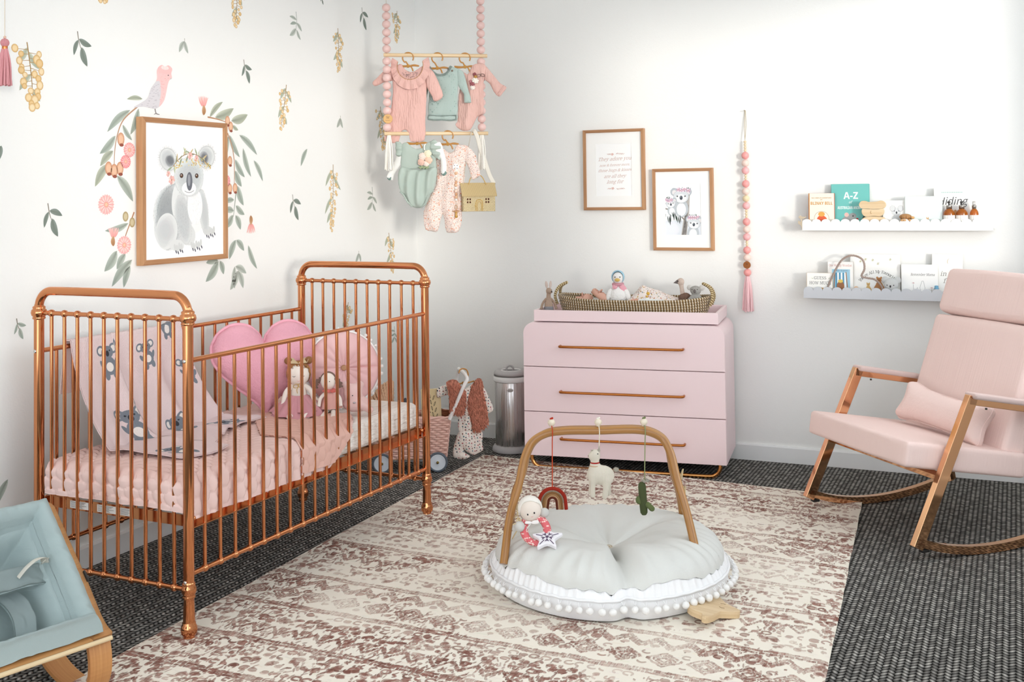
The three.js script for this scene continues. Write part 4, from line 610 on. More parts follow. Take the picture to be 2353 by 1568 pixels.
{
  const w = 0.315, h = 0.397;
  const art = canvasTex(512, 760, (g, W, H) => {
    g.fillStyle = '#fbfaf8'; g.fillRect(0, 0, W, H); g.fillStyle = '#c9a79c'; g.textAlign = 'center';
    [['They adore you', 62, 250], ['now & forever more,', 42, 330], ['those hugs & kisses', 50, 405], ['are all they', 56, 490], ['long for', 60, 570]].forEach(([t, s, y]) => { g.save(); g.translate(W / 2 + 8, y); g.transform(1, -0.03, -0.22, 1.08, 0, 0); g.font = `italic ${s}px serif`; g.fillText(t, 0, 0); g.restore(); });
    const r = mulberry(4); for (const [y, s] of [[165, 1], [640, -1]]) { for (let i = 0; i < 9; i++) leafC(g, W / 2 - 60 + i * 22, y + s * Math.abs(i - 4) * 2, 40, (i < 4 ? PI : 0) - s * 0.5 * (i < 4 ? -1 : 1), ['#d3b3aa', '#c09a92', '#dcc4bb'][i % 3]); posy(g, W / 2 - 20, y, 20, r, ['#dcb4aa', '#ecd6ce']); }
  });
  frame('picture_frame', 'oak-framed print of pink handwritten words with a white mount', [1.1155, 1.364, 0.0005], 0, w, h, 0.0145, 0.026, [0.183, 0.258], art);
  const art2 = canvasTex(640, 900, (g, W, H) => {
    const r = mulberry(8); g.fillStyle = '#f7f8f8'; g.fillRect(0, 0, W, H); const E = (x, y, rx, ry, rot, col) => { g.fillStyle = col; g.beginPath(); g.ellipse(x, y, rx, ry, rot, 0, 7); g.fill(); };
    g.fillStyle = '#dfe4ea'; g.fillRect(0, 640, W, 260); wash(g, 100, 800, 140, 160, 0, 'rgba(235,238,242,A)', 20, r, 0.2);
    g.fillStyle = '#b9b4ae'; g.beginPath(); g.moveTo(280, 900); g.lineTo(340, 520); g.lineTo(390, 200); g.lineTo(440, 200); g.lineTo(420, 560); g.lineTo(370, 900); g.fill(); g.strokeStyle = 'rgba(60,58,56,0.7)'; g.lineWidth = 4; for (let i = 0; i < 14; i++) { g.beginPath(); g.moveTo(290 + r() * 80, 900); g.lineTo(360 + r() * 60, 300 + r() * 300); g.stroke(); }
    g.strokeStyle = '#8d8780'; g.lineWidth = 22; g.beginPath(); g.moveTo(350, 640); g.quadraticCurveTo(220, 480, 0, 430); g.stroke();
    const koala = (x, y, s, tilt) => { g.save(); g.translate(x, y); g.rotate(tilt); g.scale(s, s); for (const k of [-1, 1]) { E(k * 118, -80, 62, 66, 0, '#b9c0c6'); E(k * 116, -70, 38, 42, 0, '#e6e2e2'); outlineFur(g, k * 118, -80, 58, 62, 0, r, 'rgba(40,44,50,0.65)', 70, 9); } E(0, 200, 120, 150, 0, '#c3c9cd'); E(0, 220, 80, 110, 0, '#f3f4f4'); outlineFur(g, 0, 200, 118, 148, 0, r, 'rgba(40,44,50,0.6)', 110, 8); E(0, 0, 130, 112, 0, '#d9dde0'); E(0, 30, 96, 70, 0, '#eef0f0'); outlineFur(g, 0, 0, 128, 110, 0, r, 'rgba(40,44,50,0.65)', 130, 8); E(0, 22, 26, 36, 0, '#4a4f57'); E(-6, 8, 9, 10, 0, '#9aa0a8'); for (const k of [-1, 1]) { E(k * 66, -6, 13, 14, 0, '#16181c'); E(k * 66 - 3, -10, 4, 4, 0, '#fff'); } g.restore(); };
    koala(290, 230, 1.0, 0); koala(110, 350, 0.62, -0.15); koala(500, 690, 0.82, 0.1);
    const crown = (x, y, w2) => { for (let i = 0; i < 16; i++) leafC(g, x + (r() - 0.5) * w2, y + (r() - 0.5) * 40, 50, -r() * 3.14, ['#3f4c44', '#6b7a70', '#8a8f98'][i % 3]); for (let i = 0; i < 5; i++) posy(g, x + (i - 2) * w2 * 0.2, y + (r() - 0.5) * 26, 26 + r() * 14, r, ['#d9b5c6', '#b99ab4', '#efdfe6']); };
    crown(330, 120, 210); crown(70, 290, 120); crown(500, 590, 170);
    for (let i = 0; i < 10; i++) leafC(g, 20 + i * 26 + r() * 10, 520 + Math.sin(i) * 40, 120 + r() * 50, 1.2 + r() * 0.6, ['#2f3d36', '#47564d', '#1f2a25'][i % 3], 0.12);
  });
  frame('picture_frame', 'oak-framed print of a koala family with flower crowns in a tree', [1.461, 1.1665, 0.0005], 0, 0.296, 0.393, 0.0145, 0.026, [0.174, 0.243], art2);
}

// ---------------------------------------------------------------- pink chest of drawers
const pinkPaint = M('#f9e0e1', 0.42, { clearcoat: 0.15, clearcoatRoughness: 0.5 });
const brass = M('#b8743c', 0.24, { metalness: 1 });
const goldTube = M('#d99a5c', 0.18, { metalness: 1 });
const DR = { pos: [0.844, 0, 0.535], turn: 0.132, w: 0.911, d: 0.395 };
const inDresser = (x, y, z) => { const c = Math.cos(DR.turn), s = Math.sin(DR.turn); return [DR.pos[0] + x * c + z * s, y, DR.pos[2] + z * c - x * s]; };
const dThing = (name, label, cat, p, turn = 0, group) => thing(name, label, cat, inDresser(...p), DR.turn + turn, group);
{
  const d = thing('chest_of_drawers', 'pale pink three-drawer chest with rounded top corners on gold loop legs', 'chest of drawers', DR.pos, DR.turn);
  const W = DR.w, R = 0.05, Y0 = 0.062, Y1 = 0.664, seams = [0.2605, 0.464];
  const arc = (cx, cy, a0, a1, r = R) => Array.from({ length: 13 }, (_, i) => { const a = mix(a0, a1, i / 12); return [cx + Math.cos(a) * r, cy + Math.sin(a) * r]; });
  const outer = [[0, Y0], [W, Y0], ...arc(W - R, Y1 - R, 0, PI / 2), ...arc(R, Y1 - R, PI / 2, PI)];
  part('carcass', extr(outer, DR.d - 0.02, 0.001).translate(0, 0, -DR.d), pinkPaint, d);
  const g = 0.0018;
  const fronts = [[[0.001, Y0], [W - 0.001, Y0], [W - 0.001, seams[0] - g], [0.001, seams[0] - g]], [[0.001, seams[0] + g], [W - 0.001, seams[0] + g], [W - 0.001, seams[1] - g], [0.001, seams[1] - g]], [[0.001, seams[1] + g], [W - 0.001, seams[1] + g], ...arc(W - R, Y1 - R, 0, PI / 2, R - 0.001), ...arc(R, Y1 - R, PI / 2, PI, R - 0.001)]];
  fronts.forEach((s, i) => {
    const f = part('drawer', extr(s, 0.019, 0.0012).translate(0, 0, -0.019), pinkPaint, d), y = [0.146, 0.356, 0.56][i];
    part('handle', [tube([[0.176, y, -0.002], [0.176, y, 0.02], [0.178, y, 0.027], [0.186, y, 0.03], [0.45, y, 0.03], [0.72, y, 0.03], [0.728, y, 0.027], [0.731, y, 0.02], [0.731, y, -0.002]], 0.0058, { seg: 120, n: 14 })], brass, f);
  });
  for (const z of [-0.012, -DR.d + 0.02]) {
    const x0 = 0.032, x1 = W - 0.03, r = 0.045, y = 0.0095, P = [[x0, Y0 + 0.002, z]]; for (let i = 0; i <= 8; i++) { const a = PI + i / 8 * PI / 2; P.push([x0 + r + Math.cos(a) * r, y + r + Math.sin(a) * r, z]); } P.push([(x0 + x1) / 2, y, z]); for (let i = 0; i <= 8; i++) { const a = 1.5 * PI + i / 8 * PI / 2; P.push([x1 - r + Math.cos(a) * r, y + r + Math.sin(a) * r, z]); } P.push([x1, Y0 + 0.002, z]);
    part('leg_frame', tube(P, 0.0088, { seg: 140, n: 14 }), goldTube, d);
  }
  const t = dThing('changing_tray', 'pale pink open change tray sitting on top of the drawers', 'tray', [0.049, 0.666, -0.012]);
  const tw = 0.834, td = 0.372, th = 0.05, k = 0.013;
  part('base', box(tw - 0.01, 0.008, td - 0.01, tw / 2, 0.007, -td / 2), pinkPaint, t);
  part('front_board', rbox(tw, th, k, 0.0015, tw / 2, th / 2 + 0.003, -k / 2), pinkPaint, t); part('back_board', rbox(tw, th, k, 0.0015, tw / 2, th / 2 + 0.003, -td + k / 2), pinkPaint, t);
  for (const x of [k / 2, tw - k / 2]) part('side_board', rbox(k, th, td - 2 * k + 0.001, 0.0015, x, th / 2 + 0.003, -td / 2), pinkPaint, t);
}
// seagrass basket
const seagrass = M('#ffffff', 0.85, { map: canvasTex(256, 64, (g, w, h) => { const r = mulberry(6); for (let x = 0; x < w; x++) { const t = 0.7 + 0.3 * Math.sin(x * 0.9) + r() * 0.3; g.fillStyle = `rgb(${158 * t},${126 * t},${78 * t})`; g.fillRect(x, 0, 1, h); } for (let i = 0; i < 6; i++) { const x = i * w / 6; g.strokeStyle = '#f0eadc'; g.lineWidth = 11; g.beginPath(); g.moveTo(x + 4, h + 4); g.lineTo(x + 20, -4); g.stroke(); g.strokeStyle = 'rgba(70,50,26,0.7)'; g.lineWidth = 5; g.beginPath(); g.moveTo(x + 34, 0); g.lineTo(x + 32, h); g.stroke(); } }, [1 / 0.075, 1 / 0.041]) });
const rope = M('#ffffff', 0.85, { map: canvasTex(128, 64, (g, w, h) => { g.fillStyle = '#a98f62'; g.fillRect(0, 0, w, h); for (let i = -2; i < 10; i++) { g.strokeStyle = i % 2 ? '#d9c9a2' : '#7d6540'; g.lineWidth = 9; g.beginPath(); g.moveTo(i * 16, 0); g.lineTo(i * 16 + 40, h); g.stroke(); } }, [1 / 0.04, 1 / 0.05]) });
{
  const b = dThing('changing_basket', 'oval woven seagrass change basket with rope end handles in the pink tray', 'basket', [0.481, 0.6745, -0.19]);
  const ell2 = (a, c, y, lift) => Array.from({ length: 40 }, (_, i) => { const t = i / 40 * 2 * PI, cx = Math.cos(t), sz = Math.sin(t), e = 0.82; return [Math.sign(cx) * Math.pow(Math.abs(cx), e) * a, y + lift * Math.pow(Math.abs(cx), 3), Math.sign(sz) * Math.pow(Math.abs(sz), e) * c]; });
  const N = 8; for (let i = 0; i < N; i++) { const t = i / (N - 1), g = tube(ell2(mix(0.31, 0.352, Math.sqrt(t)), mix(0.112, 0.146, Math.sqrt(t)), 0.0065 + i * 0.0112, 0.016 * t), 0.0066, { closed: true, seg: 220, n: 8 }); const uv = g.attributes.uv; for (let k = 0; k < uv.count; k++) uv.setX(k, uv.getX(k) + i * 0.019); part('coil', g, seagrass, b); }
  part('bottom', T(lathe([[0, 0.0], [0.9, 0.0], [1, 0.006], [0.9, 0.008], [0, 0.008]], 48), [0, 0, 0], [0, 0, 0], [0.3, 1, 0.105]), rope, b);
  part('liner', T(lathe([[0, 0.062], [0.7, 0.064], [0.93, 0.072], [1, 0.08], [1.0, 0.05], [0, 0.05]], 64), [0, 0, 0], [0, 0, 0], [0.335, 1, 0.13]), fabric('#f3eee6'), b);
  for (const s of [-1, 1]) part('handle', [tube([[s * 0.35, 0.06, -0.05], [s * 0.362, 0.1, -0.045], [s * 0.35, 0.138, -0.02], [s * 0.318, 0.158, 0.0], [s * 0.35, 0.14, 0.02], [s * 0.364, 0.1, 0.045], [s * 0.352, 0.06, 0.05]], 0.0068, { seg: 60, n: 10 })], rope, b);
}
// toys on the drawers
{
  const fur = (c) => M(c, 0.95, { bumpMap: scaled(bumpSoft, 12), bumpScale: 0.002, sheen: 0.3 });
  let d = dThing('plush_kangaroo', 'small tan plush kangaroo in grey trousers at the left end of the tray', 'soft toy', [0.098, 0.6745, -0.095], 0.3);
  part('body', body([ell([0, 0.055, 0], [0.02, 0.03, 0.018]), cap([0, 0.07, 0], [0, 0.105, 0.004], 0.013, 0.01), ell([0.001, 0.126, 0.006], [0.013, 0.014, 0.013]), cap([0.004, 0.124, 0.01], [0.012, 0.122, 0.026], 0.009, 0.006)], 0.01, [-0.04, 0.01, -0.03], [0.05, 0.16, 0.045], 0.0026), fur('#b39a86'), d);
  for (const s of [-1, 1]) { part('arm', tube([[s * 0.01, 0.09, 0], [s * 0.026, 0.07, 0.004], [s * 0.036, 0.042, 0.008]], 0.0058, { n: 10 }), fur('#a98f7b'), d); part('ear', T(puff(smoothPts([[0, 0], [0.007, 0.012], [0.004, 0.032], [0, 0.036], [-0.005, 0.03], [-0.006, 0.01]], 3), 0.0015, 0.004, 0.0018), [s * 0.007, 0.136, 0.004], [0, s * 0.3, -s * 0.12]), fur('#d9c6bb'), d); part('leg', tube([[s * 0.011, 0.03, 0.004], [s * 0.016, 0.014, 0.02], [s * 0.018, 0.007, 0.045]], 0.008, { n: 10 }), fur('#a98f7b'), d); }
  part('trousers', body([ell([0, 0.042, 0], [0.0225, 0.026, 0.0205]), cap([-0.011, 0.03, 0.003], [-0.014, 0.018, 0.012], 0.011), cap([0.011, 0.03, 0.003], [0.014, 0.018, 0.012], 0.011)], 0.008, [-0.04, -0.01, -0.04], [0.04, 0.08, 0.05], 0.0026), fabric('#8d8a8c'), d);
  part('nose', ball(0.0035, 0.013, 0.124, 0.032, [1, 1, 1], 10), black, d); part('eye', ball(0.0018, 0.0145, 0.13, 0.015, [1, 1, 1], 8), black, d);

  d = dThing('plush_duck', 'white plush duck in a pale blue hood and pink scarf sitting in the basket', 'soft toy', [0.405, 0.738, -0.2], 0.1);
  const wt = fur('#f6f3ef');
  part('body', body([ell([0, 0.036, 0], [0.042, 0.04, 0.036]), cap([0, 0.06, 0], [0, 0.09, 0.002], 0.02, 0.016), ell([0, 0.118, 0.004], [0.025, 0.026, 0.023])], 0.012, [-0.07, -0.01, -0.06], [0.07, 0.16, 0.06], 0.003), wt, d);
  for (const s of [-1, 1]) { part('wing', T(body([ell([0, 0, 0], [0.014, 0.033, 0.02])], 0.01, [-0.03, -0.05, -0.04], [0.03, 0.05, 0.04], 0.003), [s * 0.041, 0.04, 0.004], [0, 0, s * 0.35]), wt, d); part('foot', ball(0.012, s * 0.022, 0.012, 0.036, [0.8, 0.6, 1.2], 14), wt, d); }
  part('hood', blob((x, y, z) => { const o = ell([0, 0.121, 0], [0.031, 0.032, 0.028])(x, y, z), i = ell([0, 0.121, 0.003], [0.0265, 0.0275, 0.026])(x, y, z); return Math.max(o, -i, z - 0.014 + 0.5 * Math.max(0, 0.118 - y)); }, [-0.04, 0.07, -0.04], [0.04, 0.165, 0.04], 0.0026), M('#a9cfe0', 0.8, { bumpMap: scaled(bumpSoft, 8), bumpScale: 0.001 }), d);
  part('beak', body([ell([0, 0.109, 0.03], [0.0125, 0.008, 0.012])], 0.01, [-0.02, 0.09, 0.01], [0.02, 0.125, 0.05], 0.002), M('#dcb765', 0.8), d);
  part('eye', [-1, 1].map((s) => ball(0.0027, s * 0.0115, 0.122, 0.0255, [1, 1, 0.6], 10)), black, d);
  part('scarf', [T(new THREE.TorusGeometry(0.021, 0.0075, 12, 30), [0, 0.087, 0.002], [PI / 2, 0, 0], [1, 1, 1.1]), T(puff(smoothPts([[0, 0.012], [0.03, 0.0], [0.042, -0.03], [0.034, -0.05], [0.018, -0.034], [0.004, -0.008]], 3), 0.004, 0.01, 0.0026), [0.004, 0.082, 0.022], [0, 0.35, 0]), T(puff(smoothPts([[0, 0.01], [-0.02, 0.004], [-0.026, -0.012], [-0.012, -0.018], [0, -0.006]], 3), 0.004, 0.008, 0.0026), [0.0, 0.083, 0.024], [0, -0.2, 0])], M('#eba9b4', 0.85, { bumpMap: scaled(bumpSoft, 8), bumpScale: 0.001 }), d);

  d = dThing('plush_emu', 'brown plush emu with a long pale neck at the right end of the basket', 'soft toy', [0.706, 0.742, -0.2], -0.5);
  part('body', body([ell([0.008, 0.02, -0.004], [0.03, 0.028, 0.032])], 0.01, [-0.04, -0.02, -0.05], [0.05, 0.06, 0.04], 0.003), M('#8a6a58', 1, { bumpMap: scaled(bumpSoft, 20), bumpScale: 0.006 }), d);
  part('neck', body([cap([0, 0.03, 0], [-0.004, 0.075, 0.006], 0.011, 0.009), ell([-0.006, 0.098, 0.008], [0.0165, 0.017, 0.015])], 0.012, [-0.04, 0.0, -0.03], [0.03, 0.13, 0.04], 0.0026), fur('#cdb9ac'), d);
  part('beak', T(new THREE.ConeGeometry(0.011, 0.03, 16), [-0.03, 0.094, 0.014], [0, 0, PI / 2 + 0.25]), fur('#a69a98'), d); part('eye', ball(0.003, -0.011, 0.101, 0.0225, [1, 1, 0.6], 10), black, d);

  d = dThing('plush_koala', 'small grey plush koala sitting beside the plush emu in the basket', 'soft toy', [0.768, 0.742, -0.168], -0.1);
  part('body', body([ell([0, 0.02, 0], [0.024, 0.026, 0.02]), ell([0, 0.062, 0.004], [0.025, 0.021, 0.019]), cap([0.016, 0.032, 0.006], [0.036, 0.01, 0.02], 0.008), cap([-0.016, 0.032, 0.006], [-0.032, 0.014, 0.02], 0.008)], 0.009, [-0.06, -0.02, -0.04], [0.06, 0.1, 0.05], 0.0027), fur('#a3a09a'), d);
  part('ear', [-1, 1].map((s) => body([ell([s * 0.028, 0.074, 0], [0.013, 0.013, 0.006])], 0.01, [s * 0.028 - 0.02, 0.055, -0.012], [s * 0.028 + 0.02, 0.092, 0.012], 0.0024)), fur('#cfcac4'), d);
  part('nose', ball(0.0075, 0, 0.06, 0.022, [0.8, 1.2, 0.6], 14), M('#6a625f', 0.8), d); part('eye', [-1, 1].map((s) => ball(0.0022, s * 0.012, 0.067, 0.0205, [1, 1, 0.6], 8)), black, d);

  const peach = M('#dba994', 0.6);
  const shoe = (name, label, p, turn, tilt) => { const s = dThing(name, label, 'shoe', p, turn, 'baby shoes in the basket'); const o = new THREE.Group(); o.rotation.z = tilt;
    const g = blob((x, y, z) => { const sole = ell([0, 0.012, 0], [0.044, 0.022, 0.019])(x, y, z), inn = ell([-0.012, 0.026, 0], [0.022, 0.02, 0.0135])(x, y, z); return Math.max(sole, -inn, -y); }, [-0.055, -0.006, -0.03], [0.055, 0.045, 0.03], 0.0026); part('upper', g.rotateZ(tilt), peach, s); part('strap', tube([[-0.008, 0.02, 0.0185], [-0.006, 0.035, 0.0], [-0.008, 0.02, -0.0185]], 0.0035, { n: 8, flat: 2 }).rotateZ(tilt), M('#d09a85', 0.6), s); part('sole', T(lathe([[0, 0], [1, 0], [1, 0.0035], [0, 0.004]], 30), [0, -0.002, 0], [0, 0, 0], [0.043, 1, 0.0185]).rotateZ(tilt), M('#c69a80', 0.7), s); return s; };
  shoe('baby_shoe', 'peach leather baby shoe lying flat left of the plush duck', [0.243, 0.745, -0.2], 0.35, 0.08);
  shoe('baby_shoe', 'peach leather baby shoe tipped up on its toe against the plush duck', [0.313, 0.765, -0.19], -0.1, -0.62);
  const ditsy = canvasTex(256, 256, (g, w, h) => { const r = mulberry(9); g.fillStyle = '#efe3dc'; g.fillRect(0, 0, w, h); for (let i = 0; i < 220; i++) { g.fillStyle = ['#c98b78', '#8f9a92', '#d9b3a6', '#8a6a62', '#c9a35a'][i % 5]; g.beginPath(); g.arc(r() * w, r() * h, 2 + r() * 4, 0, 7); g.fill(); } }, [7, 7]);
  d = dThing('folded_muslin', 'cream floral muslin folded into a pile right of the plush duck', 'cloth', [0.555, 0.742, -0.225]);
  part('cloth', sheet((u, v) => { const x = (u - 0.42) * 0.27, ridge = clamp(1 - Math.abs(u - 0.28) / (u < 0.28 ? 0.28 : 0.72), 0, 1); return [x, 0.004 + (0.072 * Math.pow(ridge, 1.1)) * Math.sin(PI * clamp(v * 1.05, 0, 1)) ** 0.7 + 0.004 * noise(u * 9, v * 7), (v - 0.5) * 0.15]; }, 60, 40, 0.004, 0.3, 0.16), M('#ffffff', 0.95, { map: ditsy }), d);
  d = dThing('folded_bib', 'small white cloth bundle with a yellow button in front of the floral muslin', 'cloth', [0.575, 0.742, -0.105]);
  part('cloth', body([cap([-0.07, 0.012, 0], [-0.02, 0.016, 0.004], 0.012, 0.014), cap([-0.02, 0.014, 0], [0.05, 0.012, 0.01], 0.015, 0.011), cap([0.05, 0.012, 0.01], [0.085, 0.006, 0.012], 0.011, 0.006)], 0.008, [-0.1, -0.01, -0.03], [0.11, 0.05, 0.04], 0.003), fabric('#eef0ec'), d); part('peach_sleeve', body([cap([-0.09, 0.012, 0.002], [-0.06, 0.014, 0], 0.011, 0.013)], 0.01, [-0.12, -0.01, -0.03], [-0.03, 0.04, 0.03], 0.003), fabric('#dba48e'), d);
  part('button', [ball(0.008, -0.02, 0.047, -0.035, [1, 1, 0.9], 16), ball(0.0055, -0.024, 0.034, -0.028, [1, 1, 1], 12)], M('#d9a93e', 0.5), d);
}
// steel nappy bin
{
  const b = thing('nappy_bin', 'tall brushed steel nappy bin with a grey lid and ring pull', 'bin', [0.645, 0.0008, 0.235]);
  const steel = M('#cdc8c6', 0.5, { metalness: 0.85, roughnessMap: dataTex(256, 64, (u, v) => 0.55 + 0.4 * pnoise(u * 90, v * 2, 90, 2), false), bumpMap: dataTex(512, 32, (u, v) => 0.5 + 0.5 * pnoise(u * 240, v * 2, 240, 2), false), bumpScale: 0.0005 }), grey = M('#b9b5b4', 0.45), whiteP = M('#eeecea', 0.4);
  part('body', lathe([[0.0, 0.03], [0.079, 0.03], [0.0795, 0.34], [0, 0.34]], 64), steel, b);
  part('base', lathe([[0, 0], [0.093, 0], [0.0955, 0.006], [0.094, 0.018], [0.087, 0.03], [0.08, 0.033], [0, 0.033]], 64), grey, b);
  part('collar', lathe([[0.07, 0.338], [0.083, 0.338], [0.0865, 0.344], [0.0865, 0.358], [0.083, 0.365], [0.07, 0.366]], 64), whiteP, b);
  const lid = part('lid', lathe([[0, 0.374], [0.04, 0.376], [0.047, 0.384], [0.052, 0.392], [0.066, 0.394], [0.077, 0.39], [0.083, 0.38], [0.084, 0.367], [0.0, 0.366]], 64), grey, b);
  part('inner_rim', ring(0.046, 0.0045, 0, 0.389, 0), whiteP, lid); part('ring_pull', T(new THREE.TorusGeometry(0.0165, 0.0048, 12, 36), [0, 0.398, 0.012], [0.18, 0.35, 0]), grey, lid);
  const badge = canvasTex(256, 160, (g, w, h) => { g.fillStyle = '#c6c1be'; g.fillRect(0, 0, w, h); g.fillStyle = '#8b8686'; g.font = 'bold 92px sans-serif'; g.textAlign = 'center'; g.fillText('ubbi', w / 2, 112); });
  const bd = lathe([[0, 0.003], [0.8, 0.0028], [1, 0]], 40).rotateX(PI / 2).scale(0.0155, 0.0095, 1), bp = bd.attributes.position, bu = bd.attributes.uv; for (let i = 0; i < bp.count; i++) { bu.setXY(i, bp.getX(i) / 0.031 + 0.5, bp.getY(i) / 0.019 + 0.5); }
  part('badge', T(bd, [0.028, 0.305, 0.0742], [0, 0.36, 0]), M('#ffffff', 0.5, { map: badge }), b, 'small oval name badge');
}

// ---------------------------------------------------------------- hanging clothes rack in the corner
const RK = { pos: [0.265, 0, 0.75], turn: 0.598 };
const inRack = (x, y, z) => { const c = Math.cos(RK.turn), s = Math.sin(RK.turn); return [RK.pos[0] + x * c + z * s, y, RK.pos[2] + z * c - x * s]; };
const rThing = (name, label, cat, p, turn = 0, group) => thing(name, label, cat, inRack(...p), RK.turn + turn, group);
const beadPink = M('#e3bfb8', 0.45, { clearcoat: 0.2, clearcoatRoughness: 0.5 });
const stringM = M('#d8cbb8', 0.9), rattan = M('#b8813c', 0.42, { clearcoat: 0.3, clearcoatRoughness: 0.4 });
const D1 = 1.904, D2 = 1.538;
let tassel, tagDisc, tagTex;
{
  const r = thing('clothes_rack', 'hanging clothes rack of two pale wooden rods strung with big pink beads', 'clothes rack', RK.pos, RK.turn);
  for (const [y, k] of [[D1, 0], [D2, 1]]) part('rod', metre(T(new THREE.CylinderGeometry(0.0088, 0.0088, 0.486, 24), [0.229, y, 0], [0, 0, PI / 2]), 0, k), paleWood, r);
  for (const [x, n1, ph] of [[0, 6, 0.005], [0.443, 7, 0.0]]) {
    part('cord', rod([x, D2 - 0.02, 0], [x, ROOM.h, 0], 0.0012), stringM, r);
    for (let i = 0; i < n1 + 2; i++) if (i < n1) part('bead', ball(0.0198, x, D1 + 0.0285 + i * 0.0385, 0, [1, 0.98, 1], 28), beadPink, r);
    for (let i = 0; i < 9; i++) { const y = D1 - 0.0285 - i * 0.0385; if (x === 0 && i === 7) continue; part('bead', ball(0.0198, x, y, 0, [1, 0.98, 1], 28), beadPink, r); }
  }
  const tagT = canvasTex(256, 256, (g, w, h) => { g.fillStyle = '#d2a567'; g.fillRect(0, 0, w, h); const q = mulberry(2); for (let i = 0; i < 60; i++) { g.fillStyle = 'rgba(150,105,50,0.12)'; g.fillRect(0, q() * h, w, 2); } g.fillStyle = '#5b3f22'; g.textAlign = 'center'; g.font = '92px serif'; g.fillText('W', w / 2, 125); g.font = 'bold 30px serif'; for (let i = 0; i < 9; i++) g.fillRect(w / 2 - 66 + i * 15, 166, 9, 10); });
  const td = (R) => { const g = lathe([[0, 0.003], [R - 0.001, 0.003], [R, 0.002], [R, -0.002], [0, -0.002]], 48).rotateX(PI / 2), p = g.attributes.position, u = g.attributes.uv; for (let i = 0; i < p.count; i++) u.setXY(i, p.getX(i) / (2 * R) + 0.5, p.getY(i) / (2 * R) + 0.5); return g; };
  part('round_tag', td(0.0215).translate(0.002, D1 - 0.0285 - 7 * 0.0385, 0.012), M('#ffffff', 0.6, { map: tagT }), r, 'round wooden tag with a letter W');
  const tas = (x, y, L, R, mat, parent, n = 34) => { const g = []; const q = mulberry(31); for (let i = 0; i < n; i++) { const a = q() * 6.28, rr0 = R * Math.sqrt(q()), e = 1 + 0.25 * q(); g.push(tube([[x + Math.cos(a) * rr0 * 0.35, y, Math.sin(a) * rr0 * 0.35], [x + Math.cos(a) * rr0 * 0.8, y - L * 0.35, Math.sin(a) * rr0 * 0.8], [x + Math.cos(a) * rr0 * e + 0.002 * Math.sin(i * 3), y - L * (0.93 + 0.07 * q()), Math.sin(a) * rr0 * e]], R * 0.13, { n: 6, seg: 10 })); } const m = part('tassel', g, mat, parent); return m; };
  const cream = M('#f2ede4', 0.95);
  tas(0.008, D2 - 0.008, 0.165, 0.02, cream, r); tas(0.443, D2 - 0.008, 0.165, 0.02, cream, r);
  tassel = tas; tagDisc = td; tagTex = tagT;
}
// a rattan hanger, origin where the bars are bound; the hook reaches over a rod dy above
function hangerParts(o, dy) {
  const R = 0.0245, hook = []; for (let i = 0; i <= 16; i++) { const a = mix(-0.55, PI + 0.95, i / 16); hook.push([Math.cos(a) * R * 1.05, dy - 0.0125 + Math.sin(a) * R, 0.0]); } hook.push([-0.012, dy * 0.42, 0], [0, 0.006, 0], [0.016, -0.006, 0.001], [0.024, -0.024, 0.003]);
  part('hook', tube(hook, 0.0034, { seg: 70, n: 10 }), rattan, o);
  part('bar', [tube([[-0.05, 0.004, 0], [-0.02, 0.001, 0], [0.02, 0.001, 0], [0.052, -0.001, 0]], 0.0034, { n: 10 }), tube([[-0.048, -0.002, 0], [-0.02, -0.003, 0.001], [0, -0.001, 0.002], [0.03, 0.004, 0.001], [0.05, 0.0, 0]], 0.0034, { n: 10 })], rattan, o);
  part('binding', [0, 1, 2].map((i) => T(new THREE.TorusGeometry(0.0062, 0.0018, 8, 18), [-0.004 + i * 0.004, 0.0, 0.0], [0, PI / 2, 0.2])), M('#c99748', 0.6), o);
}
const HG = [[0.099, D1, 0.0507], [0.236, D1, 0.06], [0.366, D1, 0.053], [0.138, D2, 0.046], [0.281, D2, 0.05]], YAW = -0.3;
const hangWhere = ['holding the pink ruffle-collar romper', 'holding the sage knitted jumper', 'holding the right pink romper', 'holding the sage bubble romper', 'holding the floral romper'];
HG.forEach(([x, y, dy], i) => hangerParts(rThing('hanger', 'small honey rattan hanger ' + hangWhere[i], 'hanger', [x, y - dy, 0], YAW), dy));
const KC = 0.000389;
const outl = (o, pts, n = 3) => smoothPts(pts.map(([x, y]) => [(x - o[0]) * KC, -(y - o[1]) * KC]), n);
const garment = (name, label, i, zoff = 0) => { const [x, y, dy] = HG[i]; return rThing(name, label, 'baby clothes', [x, y - dy, 0], YAW); };
const folds = (fx, amp, ph = 0) => (x, y, d) => amp * (Math.sin(x * fx + ph + 1.2 * Math.sin(y * 14)) * clamp(-y * 12, 0, 1) + 0.5 * noise(x * 60, y * 30)) ;
const crinkle = (c, ex) => M(c, 0.95, { bumpMap: scaled(bumpCrinkle, 5, 5), bumpScale: 0.0035, sheen: 0.2, ...ex });
